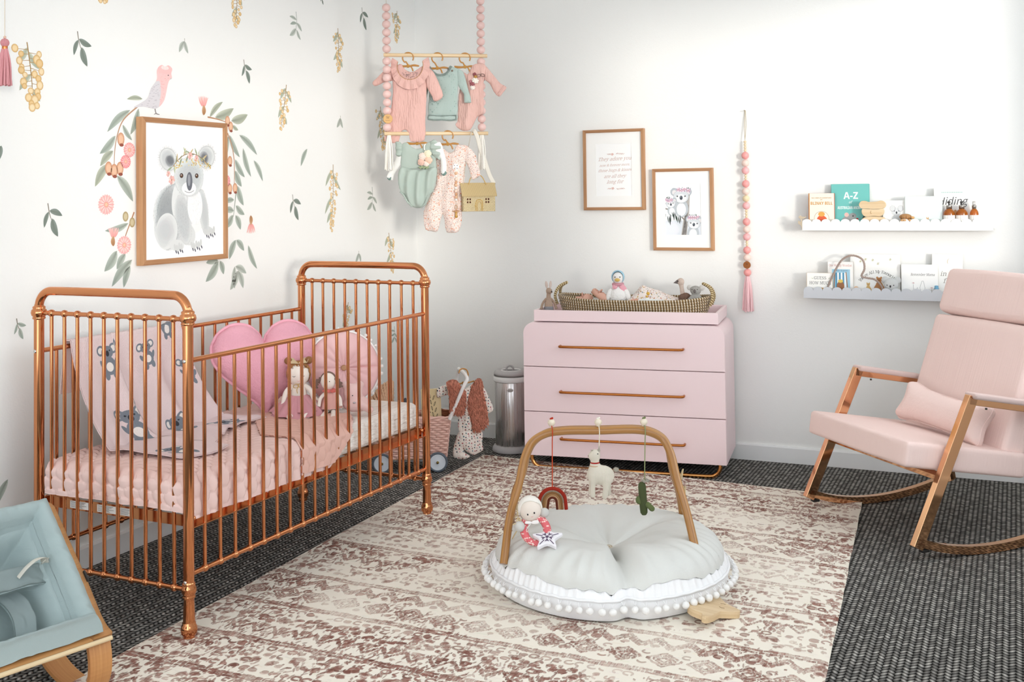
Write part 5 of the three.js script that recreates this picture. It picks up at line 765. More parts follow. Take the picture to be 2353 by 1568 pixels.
{
  let o = [510, 795];
  let g = garment('baby_romper', 'pink crinkled baby romper with a ruffled embroidered collar, hanging behind the left beads', 0);
  const pk = crinkle('#dcb0a6');
  part('body', puff(outl(o, [[435, 770], [470, 830], [545, 868], [620, 840], [690, 795], [745, 812], [760, 900], [735, 1050], [728, 1250], [712, 1480], [700, 1690], [600, 1710], [530, 1700], [515, 1610], [470, 1560], [420, 1580], [385, 1700], [300, 1720], [215, 1690], [225, 1560], [290, 1350], [325, 1100], [318, 940], [345, 800], [380, 775]], 2), 0.01, 0.05, 0.0042, folds(52, 0.004)), pk, g);
  part('sleeve', puff(outl(o, [[740, 815], [800, 850], [850, 930], [900, 1050], [932, 1160], [900, 1205], [822, 1228], [800, 1170], [745, 1075], [715, 950]], 2), 0.014, 0.03, 0.004), pk, g); part('sleeve', puff(outl(o, [[340, 790], [260, 810], [190, 860], [120, 930], [65, 985], [95, 1025], [150, 1010], [230, 975], [330, 960]], 2), 0.014, 0.03, 0.004).translate(0, 0, -0.006), pk, g);
  const co = [545, 800]; part('collar_ruffle', sheet((u, v) => { const a = mix(-PI * 1.12, PI * 0.12, u), rx = mix(160, 238, v), ry = mix(165, 285, v), w = Math.sin(u * 60) * 0.004 * v; return [(co[0] + Math.cos(a) * rx - o[0]) * KC, -(co[1] - Math.sin(a) * ry * 0.99 - o[1]) * KC, 0.0225 - 0.003 * v + w - 0.01 * Math.pow(Math.abs(u - 0.5) * 2, 3)]; }, 150, 8, 0.0016, 0.25, 0.05), pk, g);
  part('collar_trim', [tube(Array.from({ length: 40 }, (_, i) => { const a = mix(-PI * 1.1, PI * 0.1, i / 39); return [(co[0] + Math.cos(a) * 158 - o[0]) * KC, -(co[1] - Math.sin(a) * 165 - o[1]) * KC, 0.0235 - 0.008 * Math.pow(Math.abs(i / 39 - 0.5) * 2, 3) + 0.0008 * Math.sin(i * 2.5)]; }), 0.0015, { n: 6 })], M('#b98a5a', 0.8), g);
  const thread = [], q = mulberry(61); for (let i = 0; i < 46; i++) { const a = mix(-PI * 0.95, -PI * 0.05, q()), rr0 = mix(0.55, 0.86, q()), x = co[0] + Math.cos(a) * 160 * rr0, y = co[1] - Math.sin(a) * 165 * rr0; if (y < 880) continue; const cx = (x - o[0]) * KC, cy = -(y - o[1]) * KC, t = q() * 6; thread.push(tube([[cx, cy, 0.0165], [cx + Math.cos(t) * 0.003, cy + Math.sin(t) * 0.003, 0.018], [cx + Math.cos(t + 0.8) * 0.006, cy + Math.sin(t + 0.8) * 0.005, 0.0165]], 0.0007, { n: 5, seg: 6 })); }
  part('embroidery', thread, M('#7d6a6e', 0.8), g);

  o = [850, 828]; g = garment('baby_jumper', 'sage green knitted baby jumper with pointelle hearts and two shoulder buttons', 1);
  const sage = M('#b3c4bd', 0.95, { bumpMap: scaled(bumpKnit, 26, 22), bumpScale: 0.0016, sheen: 0.3 });
  part('body', puff(outl(o, [[760, 800], [800, 850], [850, 890], [920, 895], [970, 860], [1000, 798], [1060, 822], [1112, 850], [1110, 1000], [1098, 1060], [1092, 1250], [1080, 1400], [900, 1405], [735, 1392], [742, 1200], [738, 1050], [726, 900], [735, 820]], 2), 0.011, 0.05, 0.0042, folds(30, 0.002)), sage, g);
  part('sleeve', puff(outl(o, [[1095, 840], [1165, 880], [1195, 980], [1225, 1100], [1260, 1252], [1215, 1256], [1172, 1250], [1168, 1150], [1105, 1055], [1085, 930]], 2), 0.012, 0.03, 0.004), sage, g); part('sleeve', puff(outl(o, [[740, 820], [690, 900], [640, 1100], [620, 1200], [680, 1230], [735, 1080]], 2), 0.01, 0.03, 0.0045).translate(0, 0, -0.01), sage, g);
  const rib = (pts, h, lift, n) => { const A = pts.map(([x, y]) => V((x - o[0]) * KC, -(y - o[1]) * KC, lift)), c = new THREE.CatmullRomCurve3(A); return Array.from({ length: n }, (_, i) => { const p = c.getPoint((i + 0.5) / n), t = c.getTangent((i + 0.5) / n); return rod([p.x, p.y, p.z], [p.x + t.y * h, p.y - t.x * h, p.z], 0.0016, 0.0016, 6); }); };
  part('hem_rib', [puff(outl(o, [[735, 1385], [900, 1398], [1082, 1395], [1080, 1465], [900, 1462], [722, 1450]], 2), 0.011, 0.012, 0.004), ...rib([[733, 1388], [900, 1400], [1082, 1398]], 0.024, 0.0105, 44)], sage, g);
  part('neck_rib', rib([[768, 800], [805, 862], [870, 905], [930, 900], [980, 858], [1010, 800]], 0.011, 0.0085, 36), sage, g);
  part('button', [[985, 842], [1035, 866]].map(([x, y]) => T(lathe([[0, 0.002], [0.0035, 0.003], [0.0045, 0.002], [0.0045, 0], [0, 0]], 16).rotateX(PI / 2), [(x - o[0]) * KC, -(y - o[1]) * KC, 0.011])), M('#6d5a4a', 0.5), g);
  const holes = []; for (const [hx, hy] of [[1000, 960], [850, 1020], [1000, 1110], [860, 1190], [1010, 1280], [790, 1290]]) for (let i = 0; i < 16; i++) { const t = i / 16 * 2 * PI, x = hx + 4.2 * 16 * Math.sin(t) ** 3, y = hy - 4.2 * (13 * Math.cos(t) - 5 * Math.cos(2 * t) - 2 * Math.cos(3 * t) - Math.cos(4 * t)); if (x > 1090 || x < 745) continue; holes.push(T(new THREE.TorusGeometry(0.0016, 0.0006, 5, 8), [(x - o[0]) * KC, -(y - o[1]) * KC, 0.0122])); }
  part('lace_stitch', holes, M('#8fa9a1', 0.95), g);

  o = [1185, 805]; g = garment('baby_romper', 'pink gathered baby romper with long sleeves at the right end of the upper rod', 2);
  const pk2 = crinkle('#e0b6ab', { side: THREE.DoubleSide });
  part('body', puff(outl(o, [[1270, 790], [1355, 765], [1430, 780], [1448, 840], [1415, 960], [1408, 1085], [1412, 1250], [1398, 1380], [1330, 1410], [1285, 1490], [1240, 1570], [1180, 1582], [1110, 1560], [1058, 1500], [1085, 1465], [1098, 1250], [1118, 1080], [1150, 1000], [1150, 900], [1170, 866], [1215, 900], [1245, 850]], 2), 0.016, 0.05, 0.0042, folds(95, 0.005)), pk2, g);
  part('sleeve', puff(outl(o, [[1425, 790], [1490, 860], [1550, 935], [1620, 1020], [1693, 1062], [1650, 1120], [1597, 1178], [1530, 1110], [1485, 1015], [1425, 965], [1405, 880]], 2), 0.013, 0.03, 0.004).translate(0, 0, -0.004), pk2, g);
  part('cuff_elastic', tube([[(1655 - o[0]) * KC, -(1050 - o[1]) * KC, 0.004], [(1615 - o[0]) * KC, -(1110 - o[1]) * KC, 0.012], [(1575 - o[0]) * KC, -(1160 - o[1]) * KC, 0.004]], 0.0028, { n: 8 }), pk2, g);
  part('bow', [T(new THREE.TorusGeometry(0.009, 0.002, 8, 20), [(1360 - o[0]) * KC, -(920 - o[1]) * KC, 0.018], [0, 0.3, 0.4], [1, 0.7, 1]), T(new THREE.TorusGeometry(0.009, 0.002, 8, 20), [(1410 - o[0]) * KC, -(915 - o[1]) * KC, 0.018], [0, 0.3, -0.4], [1, 0.7, 1])], pk2, g);
  const c = rThing('flower_clip', 'clip of dried white and burgundy flowers pinned to the right pink romper', 'hair clip', [HG[2][0] + 0.037, D1 - HG[2][2] - 0.068, 0.034], YAW);
  const fl = (x, y, r, col, parent, petals = 9) => part('flower', [ball(r * 0.45, x, y, 0.004, [1, 1, 0.8], 12), ...Array.from({ length: petals }, (_, i) => { const a = i / petals * 6.28, k = i % 2 ? 0.72 : 1; return T(new THREE.SphereGeometry(r * 0.42, 10, 8), [x + Math.cos(a) * r * 0.62 * k, y + Math.sin(a) * r * 0.62 * k, i % 2 ? 0.005 : 0.001], [0, 0, a], [1, 0.8, 0.5]); })], M(col, 0.9), parent);
  fl(0.006, 0.0, 0.017, '#efe6da', c); fl(-0.008, -0.016, 0.013, '#9b5a5e', c); fl(-0.006, -0.032, 0.013, '#ece0d6', c); fl(0.004, 0.03, 0.009, '#8a4a4e', c); fl(0.008, 0.018, 0.009, '#b98a4a', c); fl(-0.015, -0.004, 0.009, '#b77c80', c);
}
{
  let o = [610, 365];
  let g = garment('baby_undershirt', 'white long-sleeved baby top with sage cuffs layered under the sage bubble romper', 3); const wh = fabric('#f1f0ec');
  part('body', puff(outl(o, [[470, 370], [600, 440], [720, 372], [800, 390], [810, 600], [780, 640], [450, 640], [430, 540], [440, 400]], 2), 0.006, 0.03, 0.005).translate(0, 0, -0.014), wh, g);
  for (const P of [[[800, 370], [890, 350], [935, 470], [965, 600], [965, 690], [955, 740], [915, 760], [898, 700], [895, 560], [830, 480]], [[450, 380], [380, 440], [330, 560], [260, 690], [225, 760], [262, 790], [300, 808], [318, 740], [380, 650], [450, 560]]]) part('sleeve', puff(outl(o, P, 2), 0.011, 0.025, 0.004).translate(0, 0, P[0][0] > 600 ? 0.004 : -0.012), wh, g);
  part('cuff', [[[936, 728], 0.006], [[266, 772], -0.012]].map(([p, z]) => T(lathe([[0.0085, -0.006], [0.0115, -0.004], [0.012, 0.006], [0.0105, 0.008], [0.0085, 0.006]], 24), [(p[0] - o[0]) * KC, -(p[1] - o[1]) * KC, z], [0.9, 0, 0.4])), fabric('#7f9d95'), g, 'sage green turned cuff');
  g = garment('baby_romper', 'sage green linen bubble romper with flutter sleeves on the lower rod', 3);
  const lin = M('#b6c3b9', 0.95, { bumpMap: scaled(bumpWeave, 16), bumpScale: 0.0009, sheen: 0.2 });
  part('bodice', puff(outl(o, [[425, 365], [490, 350], [540, 405], [600, 430], [660, 418], [690, 380], [760, 345], [820, 330], [845, 440], [835, 560], [838, 660], [620, 672], [410, 650], [412, 520], [405, 430]], 2), 0.009, 0.04, 0.0042, folds(20, 0.0015)), lin, g);
  part('bubble', puff(outl(o, [[412, 640], [520, 668], [640, 676], [740, 664], [838, 645], [846, 740], [822, 860], [800, 930], [760, 985], [715, 1095], [660, 1130], [600, 1140], [540, 1120], [490, 1060], [455, 990], [400, 940], [375, 840], [370, 740]], 2), 0.028, 0.06, 0.0042, (x, y, d) => 0.009 * Math.sin(x * 130 + 0.8 * Math.sin(y * 20)) * clamp(d * 60, 0, 1)), lin, g);
  for (const P of [[[425, 358], [372, 335], [345, 350], [350, 430], [352, 500], [385, 522], [418, 510]], [[780, 345], [825, 318], [862, 360], [905, 400], [900, 500], [893, 572], [850, 550], [800, 520], [770, 430]]]) part('flutter_sleeve', puff(outl(o, P, 2), 0.008, 0.02, 0.004, (x, y) => 0.005 * Math.sin(y * 220)).translate(0, 0, 0.008), lin, g);
  const leg = (pts) => tube(pts.map(([x, y, z]) => [(x - o[0]) * KC, -(y - o[1]) * KC, z]), (t) => 0.0042 + 0.0012 * Math.sin(t * 60), { n: 10, seg: 60 }); part('leg_ruffle', [leg([[400, 940, 0.004], [450, 985, 0.016], [490, 1055, 0.018], [545, 1120, 0.01]]), leg([[800, 930, 0.004], [750, 975, 0.016], [710, 1080, 0.018], [655, 1130, 0.01]])], lin, g);
  const c = rThing('flower_brooch', 'cream and peach rose cluster pinned to the sage bubble romper', 'brooch', [HG[3][0] + 0.028, D2 - HG[3][2] - 0.074, 0.036], YAW);
  const rose = (x, y, r, col) => part('rose', [0, 1, 2, 3].flatMap((k) => Array.from({ length: 5 }, (_, i) => { const a = i / 5 * 6.28 + k * 0.6, q = r * (0.75 - k * 0.19); return T(new THREE.SphereGeometry(r * (0.5 - k * 0.07), 12, 8), [x + Math.cos(a) * q, y + Math.sin(a) * q, k * 0.004], [0, 0, a], [0.55, 1, 0.5]); })), M(col, 0.85), c);
  rose(-0.008, 0.012, 0.018, '#efdcd0'); rose(0.017, 0.024, 0.018, '#efe9cd'); rose(0.021, -0.006, 0.018, '#f0cdb6'); rose(-0.014, -0.014, 0.017, '#e6bfae'); rose(0.01, -0.022, 0.014, '#f4e4da');
  part('leaf_sprig', Array.from({ length: 9 }, (_, i) => T(new THREE.SphereGeometry(0.008, 8, 6), [-0.02 + i * 0.0048, -0.038 - 0.004 * Math.sin(i * 2), 0.001], [0, 0, i], [1, 0.45, 0.3])), M('#94a27e', 0.9), c); part('ribbon', tube([[0.002, 0.04, 0], [0.0, 0.06, -0.006], [0.004, 0.07, -0.012]], 0.003, { n: 8 }), M('#efeae0', 0.9), c);

  o = [980, 385]; g = garment('baby_romper', 'long floral baby romper in peach, rust and grey flowers on the lower rod', 4);
  const liberty = canvasTex(512, 512, (k, w, h) => { const r = mulberry(13); k.fillStyle = '#f0ddd3'; k.fillRect(0, 0, w, h); const dot = (x, y, s, c) => { for (const ox of [-w, 0, w]) for (const oy of [-h, 0, h]) { k.fillStyle = c; k.beginPath(); k.arc(x + ox, y + oy, s, 0, 7); k.fill(); } }; for (let i = 0; i < 900; i++) dot(r() * w, r() * h, 2 + r() * 4.5, ['#b7a9a6', '#8d8f98', '#e3a292', '#c9876d', '#d8c2a4', '#f7efe8', '#9a6a58', '#c8a2a0'][i % 8]); for (let i = 0; i < 22; i++) { const x = r() * w, y = r() * h, c = ['#c9643f', '#d98a72', '#e5a79a'][i % 3]; for (let q = 0; q < 6; q++) dot(x + Math.cos(q) * 12, y + Math.sin(q) * 12, 8, '#f3d9cc'); dot(x, y, 11, c); dot(x, y, 5, '#e8b58a'); } }, [8, 8]);
  const lib = M('#ffffff', 0.95, { map: liberty, bumpMap: scaled(bumpCrinkle, 4, 4), bumpScale: 0.002 });
  part('body', puff(outl(o, [[885, 385], [930, 440], [1000, 488], [1055, 470], [1088, 395], [1150, 395], [1215, 405], [1205, 560], [1185, 680], [1180, 800], [1142, 1000], [1142, 1150], [1140, 1280], [1098, 1440], [1020, 1452], [952, 1446], [930, 1320], [908, 1218], [880, 1300], [842, 1436], [770, 1430], [697, 1412], [675, 1300], [672, 1200], [720, 1080], [775, 980], [830, 880], [838, 700], [830, 560], [850, 430]], 2), 0.016, 0.05, 0.0043, (x, y) => 0.005 * Math.sin(x * 75 + 1.5 * Math.sin(y * 17)) * clamp(-y * 9, 0, 1)), lib, g);
  part('sleeve', puff(outl(o, [[1200, 402], [1270, 455], [1318, 530], [1345, 640], [1372, 768], [1320, 800], [1268, 820], [1245, 730], [1215, 640], [1190, 590]], 2), 0.012, 0.028, 0.004), lib, g);
  const pc = rThing('dummy_clip', 'wooden bead dummy clip with a tan dummy hanging down the floral romper', 'dummy clip', [HG[4][0] + 0.033, D2 - HG[4][2] - 0.108, 0.03], YAW);
  const clip = canvasTex(64, 64, (k, w, h) => { k.fillStyle = '#f3f1ee'; k.fillRect(0, 0, w, h); k.fillStyle = '#3a3634'; for (let i = 0; i < 4; i++) { k.beginPath(); k.arc(32 + Math.cos(i * 1.57 + 0.8) * 20, 32 + Math.sin(i * 1.57 + 0.8) * 20, 4, 0, 7); k.fill(); } });
  part('clip', tagDisc(0.0152), M('#ffffff', 0.35, { map: clip }), pc); let y = -0.022; for (let i = 0; i < 16; i++) { const r0 = [0.0075, 0.0062, 0.0085, 0.006][i % 4]; y -= r0; if (y < -0.165) break; part('bead', ball(r0, 0.001 * Math.sin(i), y, 0.002, [1, 0.95, 1], 14), M(['#e0b692', '#f2ece4', '#eed2c0', '#d9a57c'][i % 4], 0.5), pc); y -= r0 * 0.95; }
  part('cord', tube([[0, -0.012, 0], [0.001, -0.1, 0.001], [0, -0.2, 0.002]], 0.001, { n: 6 }), stringM, pc);
  part('dummy', [T(new THREE.TorusGeometry(0.0085, 0.0014, 8, 24), [0, -0.187, 0.003], [0, 0.3, 0], [0.75, 1.1, 1]), T(lathe([[0, 0.0025], [0.012, 0.002], [0.0185, 0], [0.012, -0.002], [0, -0.0025]], 24), [0, -0.205, 0.004], [0.25, 0, 0], [1, 1, 0.7])], M('#c99a6e', 0.4), pc); part('teat', lathe([[0, -0.03], [0.0062, -0.028], [0.0066, -0.021], [0.0046, -0.014], [0.0058, 0]], 18).translate(0, -0.207, 0.004), M('#d3a03c', 0.25, { transmission: 0.25 }), pc);
}
{
  // little wicker house bag with a white strap over the lower rod
  const b = rThing('house_bag', 'little wicker bag shaped like a house hanging by a white strap', 'bag', [0.416, 1.172, 0.02], 0.05);
  const wick = M('#ffffff', 0.8, { map: dataTex(64, 64, (u, v) => { const c = Math.floor(v * 6), s = (u * 4 + (c % 2) * 0.5) % 1, a = 0.74 + 0.26 * Math.sin(((v * 6) % 1) * PI) * (0.45 + 0.55 * Math.sin(s * PI)); return [250 * a, 228 * a, 180 * a]; }, true, [32, 26]), bumpMap: dataTex(64, 64, (u, v) => { const c = Math.floor(v * 6), s = (u * 4 + (c % 2) * 0.5) % 1; return Math.sin(((v * 6) % 1) * PI) * Math.sin(s * PI); }, false, [32, 26]), bumpScale: 0.003 });
  const roofM = M('#ffffff', 0.8, { map: dataTex(64, 64, (u, v) => { const c = Math.floor(u * 8), s = (v * 6 + (c % 2) * 0.5) % 1, a = 0.68 + 0.32 * Math.sin(((u * 8) % 1) * PI) * (0.5 + 0.5 * Math.sin(s * PI)); return [228 * a, 200 * a, 146 * a]; }, true, [34, 34]) });
  const W = 0.15, H = 0.078, D = 0.075, P = 0.125;
  part('wall', [metre(rbox(W, H, 0.005, 0.002, 0, H / 2, D / 2)), metre(rbox(W, H, 0.005, 0.002, 0, H / 2, -D / 2)), ...[-1, 1].map((s) => metre(T(extr([[-D / 2, 0], [D / 2, 0], [D / 2, H], [0, P], [-D / 2, H]], 0.005, 0.0008), [s * W / 2 - (s > 0 ? 0.004 : 0.001), 0, 0], [0, PI / 2, 0]))), metre(box(W, 0.004, D, 0, 0.002, 0))], wick, b);
  const sl = Math.hypot(D / 2 + 0.012, P - H + 0.016); for (const s of [-1, 1]) part('roof', metre(T(rbox(W + 0.016, 0.005, sl, 0.002), [0, (H + P) / 2 + 0.0, s * (D / 4 + 0.004)], [s * Math.atan2(P - H + 0.01, D / 2 + 0.008), 0, 0])), roofM, b);
  part('ridge', tube([[-W / 2 - 0.01, P + 0.004, 0], [0, P + 0.004, 0], [W / 2 + 0.01, P + 0.004, 0]], 0.0042, { n: 8 }), roofM, b);
  const dark = M('#5a3320', 0.9), trim = M('#c9a663', 0.8); for (const x of [-0.049, 0.038]) { const w = part('window', [[-1, -1], [1, -1], [-1, 1], [1, 1]].map(([a, c]) => box(0.0072, 0.0085, 0.002, x + a * 0.0058, 0.05 + c * 0.0068, D / 2 + 0.002)), dark, b); }
  part('door', [tube([[-0.016, 0.003, D / 2 + 0.003], [-0.016, 0.04, D / 2 + 0.003], [-0.01, 0.052, D / 2 + 0.003], [0.002, 0.055, D / 2 + 0.003], [0.012, 0.05, D / 2 + 0.003], [0.015, 0.038, D / 2 + 0.003], [0.015, 0.003, D / 2 + 0.003]], 0.0022, { n: 8 }), tube([[-0.009, 0.003, D / 2 + 0.003], [-0.009, 0.038, D / 2 + 0.003], [0, 0.047, D / 2 + 0.003], [0.009, 0.036, D / 2 + 0.003], [0.009, 0.003, D / 2 + 0.003]], 0.0016, { n: 8 }), ball(0.003, -0.02, 0.026, D / 2 + 0.005)], trim, b);
  part('handle', tube([[-0.045, P, 0.01], [-0.03, P + 0.035, 0.012], [0.012, P + 0.042, 0.012], [0.04, P, 0.01]], 0.0022, { n: 8 }), trim, b);
  const strapM = M('#efe9dc', 0.9, { bumpMap: scaled(bumpWeave, 30), bumpScale: 0.0006 }), strap = (pts) => tube(pts, 0.0095, { n: 12, flat: 0.14, seg: 50, up: [0, 0, 1] });
  part('strap', [tube([[-0.07, P + 0.004, 0], [-0.058, 0.2, 0.002], [-0.036, 0.33, 0.008], [-0.024, 0.376, 0.006], [-0.014, 0.378, -0.002], [0.004, 0.35, -0.012], [0.016, 0.3, -0.01], [0.038, 0.235, -0.004], [0.058, 0.17, 0.0], [0.078, P + 0.005, 0.0]], (t) => 0.0095, { n: 12, flat: 0.15, seg: 90 })], strapM, b);
  part('buckle', T(new THREE.TorusGeometry(0.0095, 0.0022, 8, 4), [0.044, 0.218, -0.004], [0, 0, PI / 4 + 0.4]), M('#cfc8bc', 0.35, { metalness: 0.6 }), b);
}
// pink bead garland on the back wall
{
  const g = thing('bead_garland', 'garland of pink, cream and wood beads with a pale pink tassel on the back wall', 'garland', [1.766, 0, 0.024]);
  const cols = { p: '#f0a09c', c: '#ecd2c6', k: '#f2b2b2', w: '#e6d2ac', s: '#e3cda8' }, mats = {}; for (const k in cols) mats[k] = M(cols[k], k === 'w' || k === 's' ? 0.6 : 0.45);
  part('cord', [tube([[-0.002, 1.628, -0.02], [-0.004, 1.56, -0.012], [0, 1.49, 0]], 0.0012, { n: 6 }), tube([[0.0, 1.628, -0.02], [0.004, 1.56, -0.01], [0, 1.49, 0]], 0.0012, { n: 6 }), rod([0, 1.5, 0], [0, 0.76, 0], 0.001)], M('#b9a88a', 0.9), g); part('nail', rod([-0.001, 1.628, -0.0235], [-0.001, 1.628, 0.0], 0.002), M('#9a8a6a', 0.4, { metalness: 0.8 }), g);
  const list = 'ssss p c k ss p c w k sss p c k ss p c'.split(''); let y = 1.487;
  for (const k of list) { if (k === ' ') continue; const r = k === 's' ? 0.0066 : k === 'w' ? 0.0162 : 0.0176; y -= r; part('bead', ball(r, 0, y, 0, [1, 1, 1], 24), mats[k], g); y -= r; }
  part('round_tag', tagDisc(0.0172).translate(0, y - 0.016, 0.008), M('#ffffff', 0.6, { map: tagTex, color: new THREE.Color('#b98a58') }), g, 'round wooden tag'); y -= 0.035; part('bead', ball(0.0176, 0, y - 0.0165, 0), mats.p, g); y -= 0.034;
  tassel(0, y, 0.165, 0.024, M('#f6c9cb', 0.95), g, 46);
}
// tassel ornament hanging into the photo at the far left
{
  const g = thing('tassel_hanger', 'dusty pink wool tassel with a copper band hanging at the upper left', 'tassel', [0.085, 0, 2.765], PI / 2 - 0.5), w = M('#cf8f93', 0.95);
  part('cord', rod([0.012, 1.735, 0], [0.012, ROOM.h, 0], 0.0012), stringM, g); part('bead', ball(0.0045, 0.012, 1.752, 0), M('#d9b5a0', 0.6), g); part('head', [ball(0.0125, 0.012, 1.735, 0, [1, 1.05, 1], 20), ...Array.from({ length: 14 }, (_, i) => T(new THREE.TorusGeometry(0.0125, 0.0009, 5, 24), [0.012, 1.735, 0], [0, i / 14 * PI, 0]))], w, g); part('band', lathe([[0.0075, -0.005], [0.0085, -0.005], [0.0085, 0.005], [0.0075, 0.005]], 20).translate(0.012, 1.719, 0), M('#c87a4a', 0.3, { metalness: 1 }), g);
  tassel(0.012, 1.716, 0.115, 0.021, w, g, 60);
  const h = thing('wooden_hoop', 'end of a pale wooden hoop hanging into the top left corner', 'hoop', [0.12, 1.9, 2.83], PI / 2 - 0.4); part('hoop', tube([[-0.16, 0.05, 0], [-0.09, 0.035, 0], [-0.045, 0.005, 0], [-0.02, -0.04, 0], [-0.012, -0.065, 0]], 0.0045, { n: 10 }), M('#d3c59e', 0.6), h);
  part('cord', rod([-0.09, 0.035, 0], [-0.09, ROOM.h - 1.9, 0], 0.001), stringM, h);
}

// ---------------------------------------------------------------- scalloped shelves and what stands on them
const shelfWhite = M('#f5f2ee', 0.5), shelfGrey = M('#cdcfd3', 0.5);
function shelf(label, y, mat) {
  const s = thing('wall_shelf', label, 'shelf', [2.034, y, 0.0005]), L = 0.792, n = 19, p = L / n, pts = [[0, 0], [L, 0], [L, 0.034]];
  for (let i = n - 1; i >= 0; i--) for (let k = 0; k <= 10; k++) { const a = k / 10 * PI; pts.push([i * p + p / 2 + Math.cos(a) * p / 2 * 0.985, 0.036 + Math.sin(a) * 0.0155]); }
  pts.push([0, 0.034]);
  part('scalloped_front', extr(pts, 0.008, 0.0008).translate(0, 0, 0.092), mat, s); part('board', box(L, 0.009, 0.092, L / 2, 0.0045, 0.046), mat, s); part('back_rail', box(L, 0.03, 0.006, L / 2, 0.015, 0.003), mat, s);
}
shelf('white wall shelf with a scalloped front edge, the upper one', 1.069, shelfWhite); shelf('pale grey wall shelf with a scalloped front edge, the lower one', 0.766, shelfGrey);
const coverTex = (w, h, bg, draw) => canvasTex(Math.round(w * 3200), Math.round(h * 3200), (g, W, H) => { g.fillStyle = bg; g.fillRect(0, 0, W, H); g.textAlign = 'center'; draw(g, W, H); });
function book(label, x0, x1, y, top, z, d, spine, tex, tilt = 0.06) {
  const w = x1 - x0, h = top - y, b = thing('book', label, 'book', [(x0 + x1) / 2, y, z]); b.rotation.x = -tilt;
  const cv = part('cover', rbox(w, h, 0.0025, 0.001, 0, h / 2, d / 2), M(spine, 0.5), b); part('cover', rbox(w, h, 0.0025, 0.001, 0, h / 2, -d / 2), M(spine, 0.5), b); part('spine', rbox(0.0025, h, d, 0.001, -w / 2, h / 2, 0), M(spine, 0.5), b); part('pages', box(w - 0.005, h - 0.005, d - 0.002, 0.0005, h / 2, 0), M('#f3efe6', 0.9), b);
  const fg = new THREE.PlaneGeometry(w - 0.001, h - 0.001).translate(0, h / 2, d / 2 + 0.0014); part('front_print', fg, M('#ffffff', 0.45, { map: tex }), b);
  return b;
}
const fit = (g, s, t, x, y, maxW) => { g.save(); const m = g.measureText(t).width; g.translate(x, y); if (m > maxW) g.scale(maxW / m, 1); g.fillText(t, 0, 0); g.restore(); };
const animal = (g, x, y, s, c, k = 0) => { const E = (a, b, rx, ry, q = 0) => { g.beginPath(); g.ellipse(x + a * s, y + b * s, rx * s, ry * s, q, 0, 7); g.fill(); }; g.fillStyle = c; E(0, 0, 1, 1.4); E(0, -1.8, 0.75, 0.7); E(-0.55, -2.4 - k, 0.28, 0.35 + k); E(0.55, -2.4 - k, 0.28, 0.35 + k); E(-1, 0.2, 0.3, 0.9, 0.5); E(1, 0.2, 0.3, 0.9, -0.5); E(-0.5, 1.4, 0.4, 0.5); E(0.5, 1.4, 0.4, 0.5); g.fillStyle = '#2c2622'; E(-0.28, -1.9, 0.08, 0.09); E(0.28, -1.9, 0.08, 0.09); E(0, -1.65, 0.14, 0.1); };
const Y1S = 1.0785, Y2S = 0.7755;
book('cream storybook with a red spine at the left end of the upper shelf', 2.06, 2.172, Y1S, 1.236, 0.068, 0.018, '#b5552f', coverTex(0.112, 0.158, '#efe6d6', (g, W, H) => { g.fillStyle = '#b98a4a'; g.font = `bold ${W * 0.066}px sans-serif`; fit(g, 0, 'THE COMPLETE ADVENTURES', W / 2, H * 0.15, W * 0.8); fit(g, 0, 'OF', W / 2, H * 0.2, W * 0.3); g.fillStyle = '#c98a2c'; g.font = `bold ${W * 0.17}px sans-serif`; fit(g, 0, 'BLINKY BILL', W / 2, H * 0.33, W * 0.88); g.fillStyle = '#8a4a22'; g.lineWidth = 4; g.strokeStyle = '#a0724a'; g.beginPath(); g.ellipse(W / 2, H * 0.72, W * 0.29, H * 0.2, 0, 0, 7); g.stroke(); g.fillStyle = '#dd5a2a'; g.beginPath(); g.ellipse(W * 0.52, H * 0.76, W * 0.2, H * 0.12, 0.3, 0, 7); g.fill(); g.fillStyle = '#e0a24a'; g.beginPath(); g.ellipse(W * 0.5, H * 0.6, W * 0.13, H * 0.07, 0, 0, 7); g.fill(); g.fillStyle = '#c9862f'; g.fillRect(0, 0, W * 0.03, H); }));
